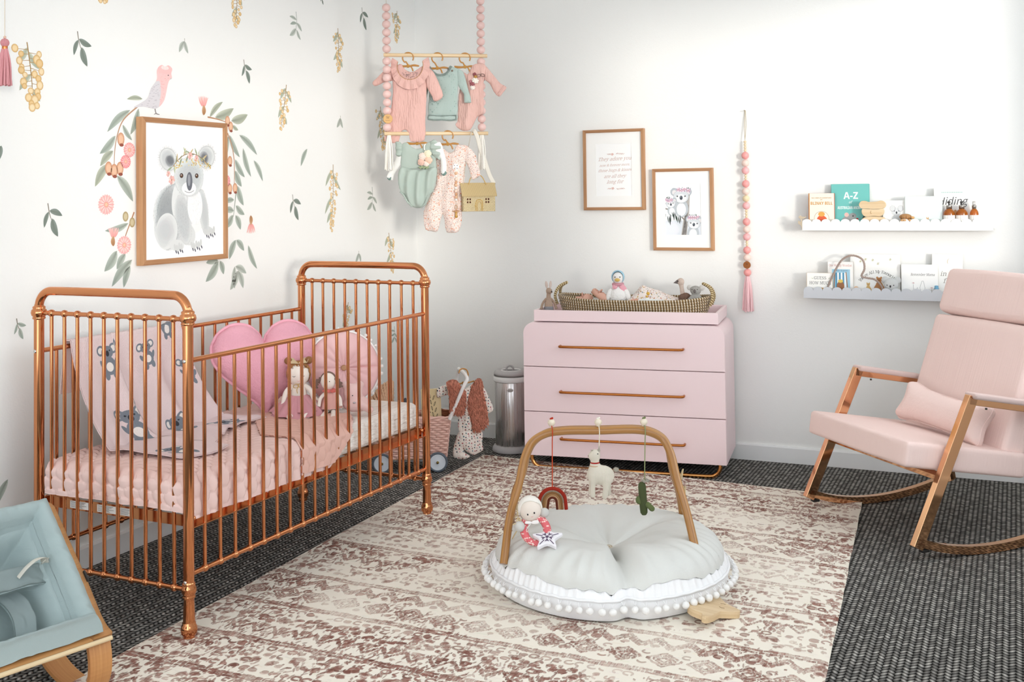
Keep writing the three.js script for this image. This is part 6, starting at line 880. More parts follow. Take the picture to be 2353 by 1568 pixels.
book('tall teal picture book of animals behind the cream storybook', 2.155, 2.319, Y1S, 1.276, 0.036, 0.016, '#58a9a3', coverTex(0.164, 0.196, '#6cbdb5', (g, W, H) => { g.fillStyle = '#f4f6f2'; g.font = `bold ${W * 0.26}px sans-serif`; fit(g, 0, 'A-Z', W * 0.52, H * 0.34, W * 0.42); g.font = `italic ${W * 0.09}px serif`; g.fillText('of', W * 0.5, H * 0.44); g.font = `bold ${W * 0.11}px sans-serif`; fit(g, 0, 'AUSTRALIAN ANIMALS', W * 0.52, H * 0.57, W * 0.72); g.fillStyle = '#9a9a98'; g.beginPath(); g.ellipse(W * 0.45, H * 0.83, W * 0.17, H * 0.1, 0.1, 0, 7); g.fill(); g.beginPath(); g.ellipse(W * 0.56, H * 0.73, W * 0.1, H * 0.07, 0, 0, 7); g.fill(); g.fillStyle = '#e4b8ae'; g.beginPath(); g.ellipse(W * 0.4, H * 0.7, W * 0.06, H * 0.05, 0, 0, 7); g.fill(); g.fillStyle = '#1f1c1c'; g.beginPath(); g.arc(W * 0.57, H * 0.73, W * 0.02, 0, 7); g.fill(); for (const [x, y, a] of [[0.2, 0.86, 0.6], [0.3, 0.8, 1.0], [0.72, 0.92, -0.7], [0.8, 0.85, -1.1], [0.7, 0.98, -0.3], [0.25, 0.97, 0.1]]) leafC(g, W * x, H * y, W * 0.26, a, '#2f4a3c', 0.2); for (const [x, y] of [[0.16, 0.95], [0.4, 0.97], [0.68, 0.8], [0.62, 0.95]]) { g.fillStyle = '#c9433a'; g.beginPath(); g.arc(W * x, H * y, W * 0.035, 0, 7); g.fill(); } }));
book('white book with a pencil koala drawing in the middle of the upper shelf', 2.378, 2.49, Y1S, 1.2, 0.052, 0.012, '#f2efe9', coverTex(0.112, 0.121, '#f8f6f1', (g, W, H) => { const r = mulberry(5); g.fillStyle = '#d9dada'; for (const [x, y, a, b] of [[0.5, 0.4, 0.17, 0.14], [0.36, 0.28, 0.09, 0.1], [0.66, 0.28, 0.09, 0.1], [0.52, 0.75, 0.2, 0.24]]) { g.beginPath(); g.ellipse(W * x, H * y, W * a, H * b, 0, 0, 7); g.fill(); outlineFur(g, W * x, H * y, W * a, H * b, 0, r, 'rgba(60,60,64,0.7)', 60, 8); } g.fillStyle = '#34363a'; g.beginPath(); g.ellipse(W * 0.51, H * 0.44, W * 0.03, H * 0.045, 0, 0, 7); g.fill(); for (const k of [0.43, 0.59]) { g.beginPath(); g.arc(W * k, H * 0.38, W * 0.016, 0, 7); g.fill(); } }));
book('pale mint book with little animals on its cover, upper shelf', 2.472, 2.625, Y1S, 1.218, 0.064, 0.014, '#dde7e2', coverTex(0.153, 0.14, '#dfe9e4', (g, W, H) => { g.fillStyle = '#f7f9f6'; g.font = `italic ${W * 0.17}px serif`; fit(g, 0, 'Somewhere', W * 0.52, H * 0.27, W * 0.72); g.font = `italic ${W * 0.16}px serif`; fit(g, 0, 'in Australia', W * 0.55, H * 0.44, W * 0.7); g.fillRect(W * 0.1, H * 0.54, W * 0.5, 4); animal(g, W * 0.24, H * 0.84, W * 0.022, '#8a8d86', 0.1); animal(g, W * 0.42, H * 0.86, W * 0.026, '#cfa27a', 0.1); animal(g, W * 0.6, H * 0.8, W * 0.04, '#d3a066', 0.3); animal(g, W * 0.8, H * 0.85, W * 0.028, '#55645e', 0); }));
book('white book lettered in loose black handwriting behind the brown bottles', 2.59, 2.742, Y1S, 1.252, 0.034, 0.018, '#efece6', coverTex(0.152, 0.174, '#f8f6f2', (g, W, H) => { g.fillStyle = '#7fb5a4'; for (let i = 0; i < 12; i++) g.fillRect(W * (0.2 + i * 0.048), H * 0.1, W * 0.032, H * 0.018); g.fillStyle = '#3f3d3c'; g.font = `italic ${W * 0.3}px sans-serif`; fit(g, 0, 'Hiding', W * 0.48, H * 0.42, W * 0.8); g.fillStyle = '#d9a86a'; g.beginPath(); g.moveTo(W * 0.45, H * 0.62); g.lineTo(W * 0.56, H * 0.54); g.lineTo(W * 0.68, H * 0.62); g.lineTo(W * 0.62, H * 0.75); g.lineTo(W * 0.48, H * 0.75); g.fill(); }));
book('short white picture book with a hare, at the left end of the lower shelf', 2.046, 2.158, Y2S, 0.878, 0.076, 0.012, '#e2c08a', coverTex(0.112, 0.1025, '#f8f5ef', (g, W, H) => { g.fillStyle = '#4a4a44'; g.font = `${W * 0.17}px serif`; fit(g, 0, 'GUESS', W * 0.52, H * 0.28, W * 0.5); fit(g, 0, 'HOW MUCH', W * 0.52, H * 0.5, W * 0.86); leafC(g, W * 0.18, H * 0.22, W * 0.08, 0.4, '#8a9a5a'); leafC(g, W * 0.84, H * 0.24, W * 0.08, -0.4, '#8a9a5a'); g.fillStyle = '#d9a95a'; g.beginPath(); g.ellipse(W * 0.58, H * 0.82, W * 0.24, H * 0.18, 0, 0, 7); g.fill(); g.fillStyle = '#efe3cc'; g.beginPath(); g.ellipse(W * 0.46, H * 0.88, W * 0.16, H * 0.14, 0, 0, 7); g.fill(); g.fillStyle = '#b4c49a'; g.fillRect(0, H * 0.94, W, H * 0.06); }));
book('white picture book with a blue striped deckchair on its cover on the lower shelf', 2.135, 2.245, Y2S, 0.928, 0.052, 0.014, '#d8d2c8', coverTex(0.11, 0.1525, '#f6f3ee', (g, W, H) => { g.fillStyle = '#c98f86'; g.font = `${W * 0.13}px serif`; fit(g, 0, 'One Woolly Wombat', W * 0.5, H * 0.14, W * 0.92); g.fillStyle = '#9cc7da'; g.fillRect(W * 0.16, H * 0.22, W * 0.72, H * 0.78); g.fillStyle = '#4a6a86'; g.font = `italic ${W * 0.09}px serif`; g.fillText('Kerry Argent', W * 0.5, H * 0.28); for (let i = 0; i < 6; i++) { g.fillStyle = i % 2 ? '#f2f4f2' : '#4a90b4'; g.fillRect(W * (0.3 + i * 0.07), H * 0.32, W * 0.07, H * 0.5); } g.strokeStyle = '#a0693c'; g.lineWidth = W * 0.035; for (const k of [[0.28, 0.22], [0.72, 0.8]]) { g.beginPath(); g.moveTo(W * k[0], H * 0.3); g.lineTo(W * k[1], H); g.stroke(); } g.fillStyle = '#9a6338'; g.beginPath(); g.ellipse(W * 0.5, H * 0.72, W * 0.15, H * 0.15, 0, 0, 7); g.fill(); g.fillStyle = '#e0c25a'; g.beginPath(); g.ellipse(W * 0.5, H * 0.57, W * 0.1, H * 0.05, 0, 0, 7); g.fill(); }));
book('large white picture book with two brown bears and arched lettering on the lower shelf', 2.23, 2.443, Y2S, 0.962, 0.03, 0.016, '#ece8e0', coverTex(0.213, 0.186, '#f8f6f1', (g, W, H) => { g.fillStyle = '#4c473f'; g.font = `${W * 0.085}px serif`; const t = "You're All My Favourites"; for (let i = 0; i < t.length; i++) { const a = mix(-0.95, 0.95, i / (t.length - 1)); g.save(); g.translate(W * 0.56 + Math.sin(a) * W * 0.42, H * 0.93 - Math.cos(a) * H * 0.48); g.rotate(a * 0.8); g.fillText(t[i], 0, 0); g.restore(); } for (const [x, y, a] of [[0.2, 0.15, 0.4], [0.3, 0.1, 0.2], [0.45, 0.12, 0.6], [0.55, 0.2, 0.1], [0.8, 0.1, 0.5]]) for (let i = 0; i < 6; i++) leafC(g, W * x + i * 4, H * y + i * 3, W * 0.05, a + i * 0.7, '#b9b48a', 0.16); animal(g, W * 0.36, H * 0.82, W * 0.045, '#d9b06a', 0); animal(g, W * 0.58, H * 0.76, W * 0.072, '#b5763a', 0); animal(g, W * 0.78, H * 0.72, W * 0.03, '#c9a06a', 0); }));
book('white book with a line drawing of a family on the lower shelf', 2.449, 2.6, Y2S, 0.92, 0.05, 0.016, '#efece6', coverTex(0.151, 0.1445, '#faf8f4', (g, W, H) => { g.strokeStyle = g.fillStyle = '#4a4644'; g.lineWidth = 2.5; g.font = `italic ${W * 0.1}px serif`; fit(g, 0, 'Remember Mama', W * 0.58, H * 0.34, W * 0.66); const L = (p) => { g.beginPath(); p.forEach(([x, y], i) => (i ? g.lineTo(W * x, H * y) : g.moveTo(W * x, H * y))); g.stroke(); }; L([[0.55, 1], [0.5, 0.7], [0.56, 0.5], [0.6, 0.5], [0.64, 0.7], [0.6, 1]]); L([[0.4, 1], [0.38, 0.82], [0.43, 0.7], [0.48, 0.82], [0.47, 1]]); L([[0.7, 1], [0.68, 0.88], [0.72, 0.76], [0.78, 0.88], [0.77, 1]]); L([[0.4, 0.85], [0.33, 0.8], [0.32, 0.6]]); L([[0.77, 0.9], [0.82, 0.85], [0.82, 0.74]]); for (const [x, y] of [[0.32, 0.56], [0.82, 0.7]]) { g.strokeStyle = '#b0585a'; g.beginPath(); g.arc(W * x - 6, H * y, 7, 0, 7); g.arc(W * x + 6, H * y, 7, 0, 7); g.stroke(); } }));
book('white book half hidden by the rocking chair on the lower shelf', 2.575, 2.7, Y2S, 0.965, 0.03, 0.014, '#eae6de', coverTex(0.125, 0.19, '#f8f6f1', (g, W, H) => { g.fillStyle = '#8a857c'; g.font = `italic ${W * 0.22}px serif`; g.fillText('in My', W * 0.55, H * 0.5); g.fillText('for', W * 0.5, H * 0.66); g.fillStyle = '#d3c3a4'; g.font = `italic ${W * 0.2}px serif`; g.fillText('(', W * 0.5, H * 0.2); }));
{
  // three amber pump bottles
  const amber = M('#d9802c', 0.1, { transmission: 0.6, thickness: 0.02, ior: 1.45, attenuationColor: new THREE.Color('#d97a26'), attenuationDistance: 0.06 }), blackP = M('#2a2422', 0.35), silver = M('#a9a39b', 0.3, { metalness: 1 });
  const lab = canvasTex(512, 128, (g, w, h) => { g.fillStyle = '#f3efe8'; g.fillRect(0, 0, w, h); g.strokeStyle = '#8a857c'; g.lineWidth = 3; for (const x of [256, 0, 512]) { g.beginPath(); g.arc(x, 50, 18, 0.5, 4.6); g.stroke(); g.fillStyle = '#9a958c'; g.fillRect(x - 22, 82, 44, 5); g.fillRect(x - 15, 95, 30, 4); } });
  const B = [['left of the two equal ones', 2.652, 0.0235, true], ['right of the two equal ones', 2.703, 0.0235, true], ['the narrow one with a spray top', 2.752, 0.0175, false]];
  for (const [t, x, r, pump] of B) {
    const b = thing('pump_bottle', 'amber bottle on the upper shelf, ' + t, 'bottle', [x, Y1S, 0.072], 0, undefined), k = 0.086;
    part('glass', lathe([[0, 0.001], [r * 0.9, 0.001], [r, 0.005], [r, k * 0.72], [r * 0.93, k * 0.82], [r * 0.65, k * 0.93], [r * 0.42, k * 0.97], [r * 0.42, k], [0, k]], 36), amber, b); part('label', lathe([[r + 0.0004, 0.01], [r + 0.0006, 0.01], [r + 0.0006, k * 0.66], [r + 0.0004, k * 0.66]], 36), M('#ffffff', 0.6, { map: lab }), b);
    part('collar', lathe([[0, k - 0.002], [r * 0.5, k - 0.002], [r * 0.52, k + 0.011], [r * 0.44, k + 0.013], [0, k + 0.013]], 24), pump ? silver : silver, b);
    part('pump', pump ? [rod([0, k + 0.012, 0], [0, k + 0.024, 0], 0.003), rbox(0.012, 0.0075, 0.012, 0.002, 0, k + 0.027, 0), tube([[0, k + 0.028, 0.002], [-0.003, k + 0.028, 0.014], [-0.004, k + 0.025, 0.019]], 0.0026, { n: 8 })] : [rbox(0.0125, 0.016, 0.012, 0.0025, 0, k + 0.021, 0), rod([0, k + 0.024, 0.004], [0, k + 0.024, 0.009], 0.0022)], pump ? blackP : silver, b);
  }
  // wooden stacking animal: three slices with rounded ears
  const w = thing('wooden_koala', 'pale wooden koala-shaped stacking puzzle in front of the teal book', 'toy', [2.338, Y1S, 0.078], 0.0);
  const sl = (pts, i) => part('slice', metre(extr(smoothPts(pts, 4), 0.02, 0.0015), 0, i).translate(0, 0, -0.01), paleWood, w);
  sl([[-0.05, 0.09], [-0.058, 0.105], [-0.048, 0.12], [-0.03, 0.121], [-0.018, 0.117], [0.02, 0.119], [0.034, 0.122], [0.05, 0.117], [0.056, 0.103], [0.048, 0.089], [0.02, 0.086], [-0.02, 0.087]], 0); sl([[-0.044, 0.085], [-0.02, 0.0855], [0.02, 0.0845], [0.044, 0.086], [0.048, 0.075], [0.042, 0.06], [0.03, 0.053], [0, 0.055], [-0.03, 0.052], [-0.042, 0.06], [-0.047, 0.073]], 3); sl([[-0.03, 0.05], [0, 0.053], [0.03, 0.051], [0.047, 0.047], [0.054, 0.03], [0.054, 0.004], [0.03, 0], [-0.03, 0], [-0.054, 0.004], [-0.053, 0.025], [-0.045, 0.042]], 5);
  part('mouth', tube([[-0.006, 0.078, 0.0103], [-0.009, 0.07, 0.0105], [-0.005, 0.064, 0.0103]], 0.0009, { n: 6 }), M('#b08a5a', 0.7), w);
  const t = thing('wooden_turtle', 'small carved wooden turtle perched on the scalloped edge of the upper shelf', 'toy', [2.474, 1.121, 0.082], 0.25); const br = M('#b5834f', 0.55, { bumpMap: scaled(bumpSoft, 20), bumpScale: 0.002 });
  part('shell', body([ell([0, 0.008, 0], [0.026, 0.0135, 0.021])], 0.01, [-0.04, -0.012, -0.035], [0.04, 0.03, 0.035], 0.002), br, t); part('ridge', Array.from({ length: 5 }, (_, i) => T(new THREE.TorusGeometry(0.0215 - Math.abs(i - 2) * 0.003, 0.0012, 6, 24), [(i - 2) * 0.009, 0.007, 0], [0, PI / 2, 0], [1, 0.62, 1])), M('#8a5f34', 0.6), t); part('foot', [[-0.018, 0.019], [-0.008, 0.022], [0.014, 0.02]].map(([x, z]) => ball(0.0055, x, -0.006, z, [1.3, 0.8, 1], 12)), M('#d0a068', 0.6), t); part('head', ball(0.007, 0.029, 0.004, 0.004, [1.2, 0.9, 0.9], 14), M('#d0a068', 0.6), t);
  const c = thing('wooden_climber', 'flat wooden koala clinging to the left end of the upper shelf', 'toy', [2.022, 1.069, 0.094]); part('cutout', metre(extr(smoothPts([[0.012, 0.0], [0.006, 0.022], [-0.006, 0.032], [-0.004, 0.044], [0.006, 0.04], [0.004, 0.052], [-0.004, 0.06], [0.004, 0.068], [0.014, 0.062], [0.03, 0.062], [0.02, 0.054], [0.012, 0.052], [0.0115, 0.03]], 4), 0.007, 0.001), 1), M('#c9b89e', 0.6), c);

  // lower shelf
  const br2 = M('#d3bbae', 0.6, { bumpMap: scaled(bumpKnit, 60), bumpScale: 0.002 });
  const bd = thing('braided_cord', 'rose gold braided cord looping up in front of the picture books on the lower shelf', 'cord', [2.13, Y2S, 0.086]); const path = new THREE.CatmullRomCurve3([[0.0, 0.02], [0.03, 0.09], [0.075, 0.165], [0.118, 0.183], [0.16, 0.165], [0.168, 0.125], [0.155, 0.092], [0.175, 0.085], [0.21, 0.078], [0.238, 0.05], [0.245, 0.012]].map(([x, y]) => V(x, y, 0)));
  for (let s = 0; s < 3; s++) part('strand', tube(Array.from({ length: 90 }, (_, i) => { const t = i / 89, p = path.getPointAt(t), d = path.getTangentAt(t), a = t * 95 + s * 2.094; return [p.x - d.y * Math.sin(a) * 0.0028, p.y + d.x * Math.sin(a) * 0.0028, 0.0016 * Math.cos(a * 2)]; }), 0.0021, { seg: 260, n: 6 }), br2, bd);
  const grey = M('#cfd0ce', 0.7), kl = thing('koala_figure', 'smooth pale grey koala figurine between the books on the lower shelf', 'figurine', [2.408, Y2S, 0.076], -0.1);
  part('body', body([ell([0, 0.017, 0], [0.0265, 0.02, 0.014]), ell([0, 0.058, 0.003], [0.031, 0.028, 0.017])], 0.008, [-0.05, -0.01, -0.03], [0.05, 0.1, 0.04], 0.0024), grey, kl); for (const s of [-1, 1]) { const e = part('ear', T(body([ell([0, 0, 0], [0.015, 0.016, 0.007])], 0.01, [-0.03, -0.03, -0.02], [0.03, 0.03, 0.02], 0.0022), [s * 0.027, 0.076, -0.002]), grey, kl); } part('nose', ball(0.0045, 0, 0.05, 0.02, [0.8, 1.2, 0.6], 12), black, kl); part('eye', [-1, 1].map((s) => ball(0.0024, s * 0.014, 0.055, 0.0185, [1, 1, 0.6], 8)), black, kl);
  const peg = thing('peg_doll', 'tiny peg doll in a dark bobble coat on the lower shelf', 'figurine', [2.262, Y2S, 0.08]); part('body', lathe([[0, 0], [0.0095, 0], [0.0105, 0.012], [0.0085, 0.024], [0.004, 0.03], [0, 0.03]], 20), M('#5b626a', 0.8), peg); part('head', ball(0.0098, -0.002, 0.037, 0, [1, 1, 1], 16), M('#d9b18c', 0.7), peg);
  const hat = thing('peg_doll', 'tiny wooden doll with a light blue hat on the lower shelf', 'figurine', [2.594, Y2S + 0.002, 0.08]); part('body', lathe([[0, 0], [0.008, 0], [0.0095, 0.014], [0.008, 0.03], [0, 0.032]], 20), M('#a8754a', 0.7), hat); part('band', lathe([[0.0093, 0.014], [0.0102, 0.014], [0.0102, 0.018], [0.009, 0.018]], 20), M('#4a3628', 0.7), hat); part('head', ball(0.0088, 0, 0.037, 0, [1, 0.9, 1], 14), M('#d5aa82', 0.7), hat); part('cap', lathe([[0, 0.055], [0.0075, 0.054], [0.0088, 0.042], [0.012, 0.041], [0.0115, 0.0395], [0, 0.0395]], 20), M('#6fa6c4', 0.6), hat); part('arm', [tube([[-0.008, 0.026, 0], [-0.018, 0.012, 0.006], [-0.021, 0.004, 0.01]], 0.0022, { n: 8 }), tube([[0.008, 0.026, 0], [0.017, 0.014, 0.006], [0.018, 0.004, 0.01]], 0.0022, { n: 8 })], M('#8a6a50', 0.7), hat);
}

// ---------------------------------------------------------------- wicker doll's pram and the clothes on its handle
const PR = { pos: [0.40, 0, 0.70], turn: 0.477 };
const inPram = (x, y, z) => { const c = Math.cos(PR.turn), s = Math.sin(PR.turn); return [PR.pos[0] + x * c + z * s, y, PR.pos[2] + z * c - x * s]; };
{
  const p = thing('doll_pram', 'pink wicker toy pram with grey wheels and a white handle behind the cot', 'toy pram', PR.pos, PR.turn);
  const wk = M('#efc4b6', 0.75), wk2 = M('#d9b08f', 0.75);
  // woven side: staggered weavers over stakes, one mesh per face
  const weave = (a, b, c, d, rows, stakes, r) => { // corners a (bottom start) b (bottom end) c (top end) d (top start)
    const g = [], P = (u, v) => [0, 1, 2].map((k) => mix(mix(a[k], b[k], u), mix(d[k], c[k], u), v)), U = V(b[0] - a[0], b[1] - a[1], b[2] - a[2]), W2 = V(d[0] - a[0], d[1] - a[1], d[2] - a[2]), N = U.cross(W2).normalize();
    for (let j = 0; j < rows; j++) { const pts = []; for (let i = 0; i <= stakes * 2; i++) { const q = P(i / (stakes * 2), (j + 0.5) / rows), s = (i % 4 === 1 ? 1 : i % 4 === 3 ? -1 : 0) * (j % 2 ? 1 : -1) * r * 0.75; pts.push([q[0] + N.x * s, q[1] + N.y * s, q[2] + N.z * s]); } g.push(tube(pts, r, { n: 6, seg: stakes * 6, flat: 1.15 })); }
    for (let i = 0; i <= stakes; i++) { const A = P(i / stakes, 0), B = P(i / stakes, 1); g.push(rod(A, B, r * 0.55, r * 0.55, 6)); } return merge(g);
  };
  const y0 = 0.058, y1 = 0.238, X0 = -0.225, X1 = 0.13, x0 = -0.2, x1 = 0.11, zf = 0.082, zb = -0.088, zf0 = 0.068, zb0 = -0.074;
  part('front_side', weave([x0, y0, zf0], [x1, y0, zf0], [X1, y1, zf], [X0, y1, zf], 17, 16, 0.0056), wk, p);
  part('back_side', weave([x1, y0, zb0], [x0, y0, zb0], [X0, y1, zb], [X1, y1, zb], 17, 12, 0.0056), wk, p);
  part('end', weave([x1, y0, zf0], [x1, y0, zb0], [X1, y1, zb], [X1, y1, zf], 17, 8, 0.0056), wk, p); part('end', weave([x0, y0, zb0], [x0, y0, zf0], [X0, y1, zf], [X0, y1, zb], 17, 8, 0.0056), wk, p);
  part('bottom', box(0.31, 0.006, 0.142, -0.045, y0, -0.003), wk2, p);
  const rim = [[X0, y1 + 0.004, zf], [X1, y1 + 0.004, zf], [X1, y1 + 0.004, zb], [X0, y1 + 0.004, zb], [X0, y1 + 0.004, zf]], rg = []; for (let s = 0; s < 2; s++) { const pts = []; for (let k = 0; k < 4; k++) for (let i = 0; i < 26; i++) { const t = i / 26, a = (k * 26 + i) * 0.9 + s * PI; pts.push([mix(rim[k][0], rim[k + 1][0], t) + 0, rim[k][1] + Math.sin(a) * 0.004, mix(rim[k][2], rim[k + 1][2], t) + Math.cos(a) * 0.004]); } rg.push(tube(pts, 0.0048, { closed: true, seg: 330, n: 6 })); }
  part('rim', rg, wk, p);
  // hood
  const hood = []; for (let j = 0; j <= 12; j++) { const t = j / 12, pts = []; const a = mix(0.05, 1.62, t); for (let i = 0; i <= 40; i++) { const b = i / 40 * PI, R = 0.152; pts.push([X0 + 0.055 - Math.cos(a) * Math.sin(b) * 0.085 + 0.035 * Math.sin(a) + 0.0018 * (i % 2 ? 1 : -1) * (j % 2 ? 1 : -1), y1 + Math.sin(a) * Math.sin(b) * R + 0.004, -0.003 + Math.cos(b) * 0.086]); } hood.push(tube(pts, 0.0062, { n: 6, seg: 90, flat: 1.3 })); } part('hood', hood, wk2, p);
  const grey = M('#59626c', 0.6), hub = M('#dde3ea', 0.45), brs = M('#8a7340', 0.35, { metalness: 0.9 });
  for (const x of [0.075, -0.175]) { part('axle', rod([x, 0.046, -0.1], [x, 0.046, 0.1], 0.0035), M('#8a8d90', 0.35, { metalness: 1 }), p); for (const z of [0.094, -0.094]) { const w = part('wheel', lathe([[0.0, -0.006], [0.034, -0.006], [0.0362, -0.004], [0.0362, 0.004], [0.034, 0.006], [0.031, 0.0035], [0.012, 0.0035], [0.009, 0.006], [0, 0.006]], 44).rotateX(PI / 2).translate(x, 0.046, z), hub, p); part('tyre', ring(0.0395, 0.0062, x, 0.046, z, [0, 0, 0], 48, 12), grey, w); part('hub_cap', T(lathe([[0.006, -0.001], [0.0062, 0.003], [0.004, 0.0055], [0, 0.006]], 18).rotateX(PI / 2), [x, 0.046, z + Math.sign(z) * 0.006], [z > 0 ? 0 : PI, 0, 0]), brs, w); } }
  part('chassis', [-0.074, 0.07].map((z) => tube([[-0.2, 0.052, z], [0, 0.048, z], [0.11, 0.052, z]], 0.004, { n: 8 })), M('#8a8d90', 0.35, { metalness: 1 }), p);
  part('handle', tube([[0.13, 0.235, 0.088], [0.17, 0.325, 0.088], [0.2, 0.392, 0.088], [0.212, 0.412, 0.082], [0.206, 0.428, 0.06], [0.188, 0.44, 0.01], [0.176, 0.442, -0.03], [0.176, 0.434, -0.072], [0.17, 0.41, -0.09], [0.158, 0.35, -0.094], [0.13, 0.235, -0.094]], 0.0082, { seg: 110, n: 16 }), M('#f4f1ee', 0.35), p);
  part('knob', [ball(0.012, -0.055, 0.215, 0.09, [0.9, 1, 0.8]), ball(0.015, -0.068, 0.318, 0.09, [0.7, 1.3, 0.8]), ball(0.011, 0.02, 0.212, 0.09, [1, 1.1, 0.8])], M('#3a3f48', 0.6), p);
}
{
  // painted board standing in the pram
  const bd = canvasTex(200, 300, (g, w, h) => { g.fillStyle = '#e5d0a4'; g.fillRect(0, 0, w, h); const q = mulberry(12); for (let i = 0; i < 50; i++) { g.fillStyle = 'rgba(200,170,110,0.25)'; g.fillRect(q() * w, 0, 2, h); } g.strokeStyle = '#6a5a40'; g.lineWidth = 3; const L = (x, y, a, l) => { g.save(); g.translate(x, y); g.rotate(a); g.beginPath(); g.moveTo(0, 0); g.quadraticCurveTo(l * 0.5, -l * 0.28, l, 0); g.quadraticCurveTo(l * 0.5, l * 0.28, 0, 0); g.moveTo(0, 0); g.lineTo(l, 0); g.stroke(); g.restore(); }; for (let i = 0; i < 15; i++) L(30 + (i * 53) % 150, 20 + i * 18, 0.6 + (i % 3) * 0.7, 44); });
  const b = thing('leaf_board', 'pale wooden board printed with leaf outlines standing in the toy pram', 'board', inPram(0.05, 0.215, 0.045), PR.turn); part('panel', rbox(0.09, 0.155, 0.012, 0.002, 0, 0.075, 0), M('#ffffff', 0.6, { map: bd }), b); b.rotation.z = 0.03;
  const ww = thing('wicker_lid', 'brown wicker lid leaning inside the toy pram beside the leaf board', 'lid', inPram(0.088, 0.2, 0.03), PR.turn); part('weave', T(merge(Array.from({ length: 9 }, (_, i) => tube([[-0.04, i * 0.009, 0.001], [-0.02, i * 0.009 + 0.002, -0.001], [0, i * 0.009, 0.001], [0.02, i * 0.009 + 0.002, -0.001], [0.04, i * 0.009, 0.001]], 0.0048, { n: 6 }))), [0, 0, 0], [0.2, 0, -0.25]), M('#8a5232', 0.8), ww);
  // hanger on the handle with waistcoat and printed outfit
  const h = thing('hanger', 'honey rattan hanger hooked over the white pram handle', 'hanger', inPram(0.195, 0.392, 0.06), PR.turn + 0.55);
  part('hook', tube([[-0.03, 0.05, 0.01], [-0.02, 0.063, 0.004], [0, 0.066, 0], [0.018, 0.058, 0], [0.026, 0.038, 0], [0.018, 0.014, 0], [0.0, 0.0, 0]], 0.0034, { n: 10 }), rattan, h); part('bar', tube([[-0.055, -0.006, 0], [-0.02, 0.0, 0], [0.02, 0.0, 0], [0.058, 0.004, 0]], 0.0034, { n: 10 }), rattan, h); part('binding', [0, 1, 2].map((i) => T(new THREE.TorusGeometry(0.006, 0.0018, 8, 18), [-0.004 + i * 0.004, 0, 0], [0, PI / 2, 0])), M('#c99748', 0.6), h);
  const KP = 1 / (5.227 * 512), o = [1200, 350], P2 = (pts, n = 3) => smoothPts(pts.map(([x, y]) => [(x - o[0]) * KP, -(y - o[1]) * KP]), n);
  const tulip = canvasTex(512, 512, (g, w, h) => { const r = mulberry(17); g.fillStyle = '#efe4da'; g.fillRect(0, 0, w, h); for (let i = 0; i < 60; i++) { const x = (i % 8) * 64 + r() * 34, y = Math.floor(i / 8) * 64 + r() * 34, c = ['#3c6d74', '#a83a44', '#7a4030', '#2e3848', '#d8a0a0'][i % 5]; g.fillStyle = c; g.beginPath(); g.ellipse(x, y, 12, 15, r() * 2, 0, 7); g.fill(); g.strokeStyle = '#5a5550'; g.lineWidth = 2.5; g.beginPath(); g.moveTo(x, y + 12); g.quadraticCurveTo(x + 10, y + 24, x + 4, y + 36); g.stroke(); g.fillStyle = '#3b3433'; g.beginPath(); g.ellipse(x + 28, y + 20, 3, 6, r() * 3, 0, 7); g.fill(); } }, [9, 9]);
  const tm = M('#ffffff', 0.95, { map: tulip, bumpMap: scaled(bumpCrinkle, 5, 5), bumpScale: 0.002 });
  const s = thing('baby_outfit', 'white printed baby outfit with tulips hanging from the pram handle under the fur vest', 'baby clothes', inPram(0.195, 0.392, 0.052), PR.turn + 0.25);
  part('top', puff(P2([[1130, 370], [1200, 420], [1280, 380], [1400, 360], [1440, 450], [1460, 620], [1440, 900], [1420, 960], [1150, 960], [1130, 800], [1165, 620], [1140, 480]], 2), 0.012, 0.04, 0.0042, (x, y) => 0.006 * Math.sin(x * 90)), tm, s);
  part('sleeve', puff(P2([[1400, 370], [1470, 430], [1530, 560], [1585, 700], [1540, 735], [1490, 745], [1455, 650], [1420, 500]], 2), 0.012, 0.025, 0.004).translate(0, 0, -0.004), tm, s); part('sleeve', puff(P2([[1130, 375], [1010, 370], [930, 380], [880, 420], [885, 520], [960, 500], [1100, 470]], 2), 0.012, 0.025, 0.0045).translate(0, 0, -0.02), tm, s);
  part('trousers', puff(P2([[1140, 940], [1425, 940], [1435, 1020], [1432, 1120], [1440, 1180], [1370, 1225], [1320, 1238], [1230, 1180], [1190, 1150], [1200, 1190], [1270, 1235], [1240, 1258], [1150, 1272], [1075, 1250], [1060, 1180], [1100, 1040]], 2), 0.02, 0.045, 0.0045, (x, y) => 0.008 * Math.sin(x * 60 + 1)), tm, s);
  // fur vest with real tufts
  const v = thing('fur_vest', 'rust pink shaggy faux fur baby vest hanging open from the white pram handle', 'vest', inPram(0.2, 0.392, 0.062), PR.turn + 0.25);
  const halves = [[[975, 325], [1010, 300], [1060, 295], [1110, 310], [1150, 380], [1215, 450], [1215, 560], [1190, 700], [1150, 735], [1080, 715], [1010, 690], [1005, 560], [1000, 450], [985, 390]], [[1330, 330], [1370, 300], [1410, 305], [1430, 360], [1440, 480], [1465, 600], [1490, 760], [1495, 840], [1455, 900], [1390, 930], [1300, 935], [1280, 850], [1250, 760], [1225, 660], [1225, 560], [1250, 470], [1300, 370]]];
  const furM = M('#d38a72', 1, { vertexColors: true, sheen: 0.4 });
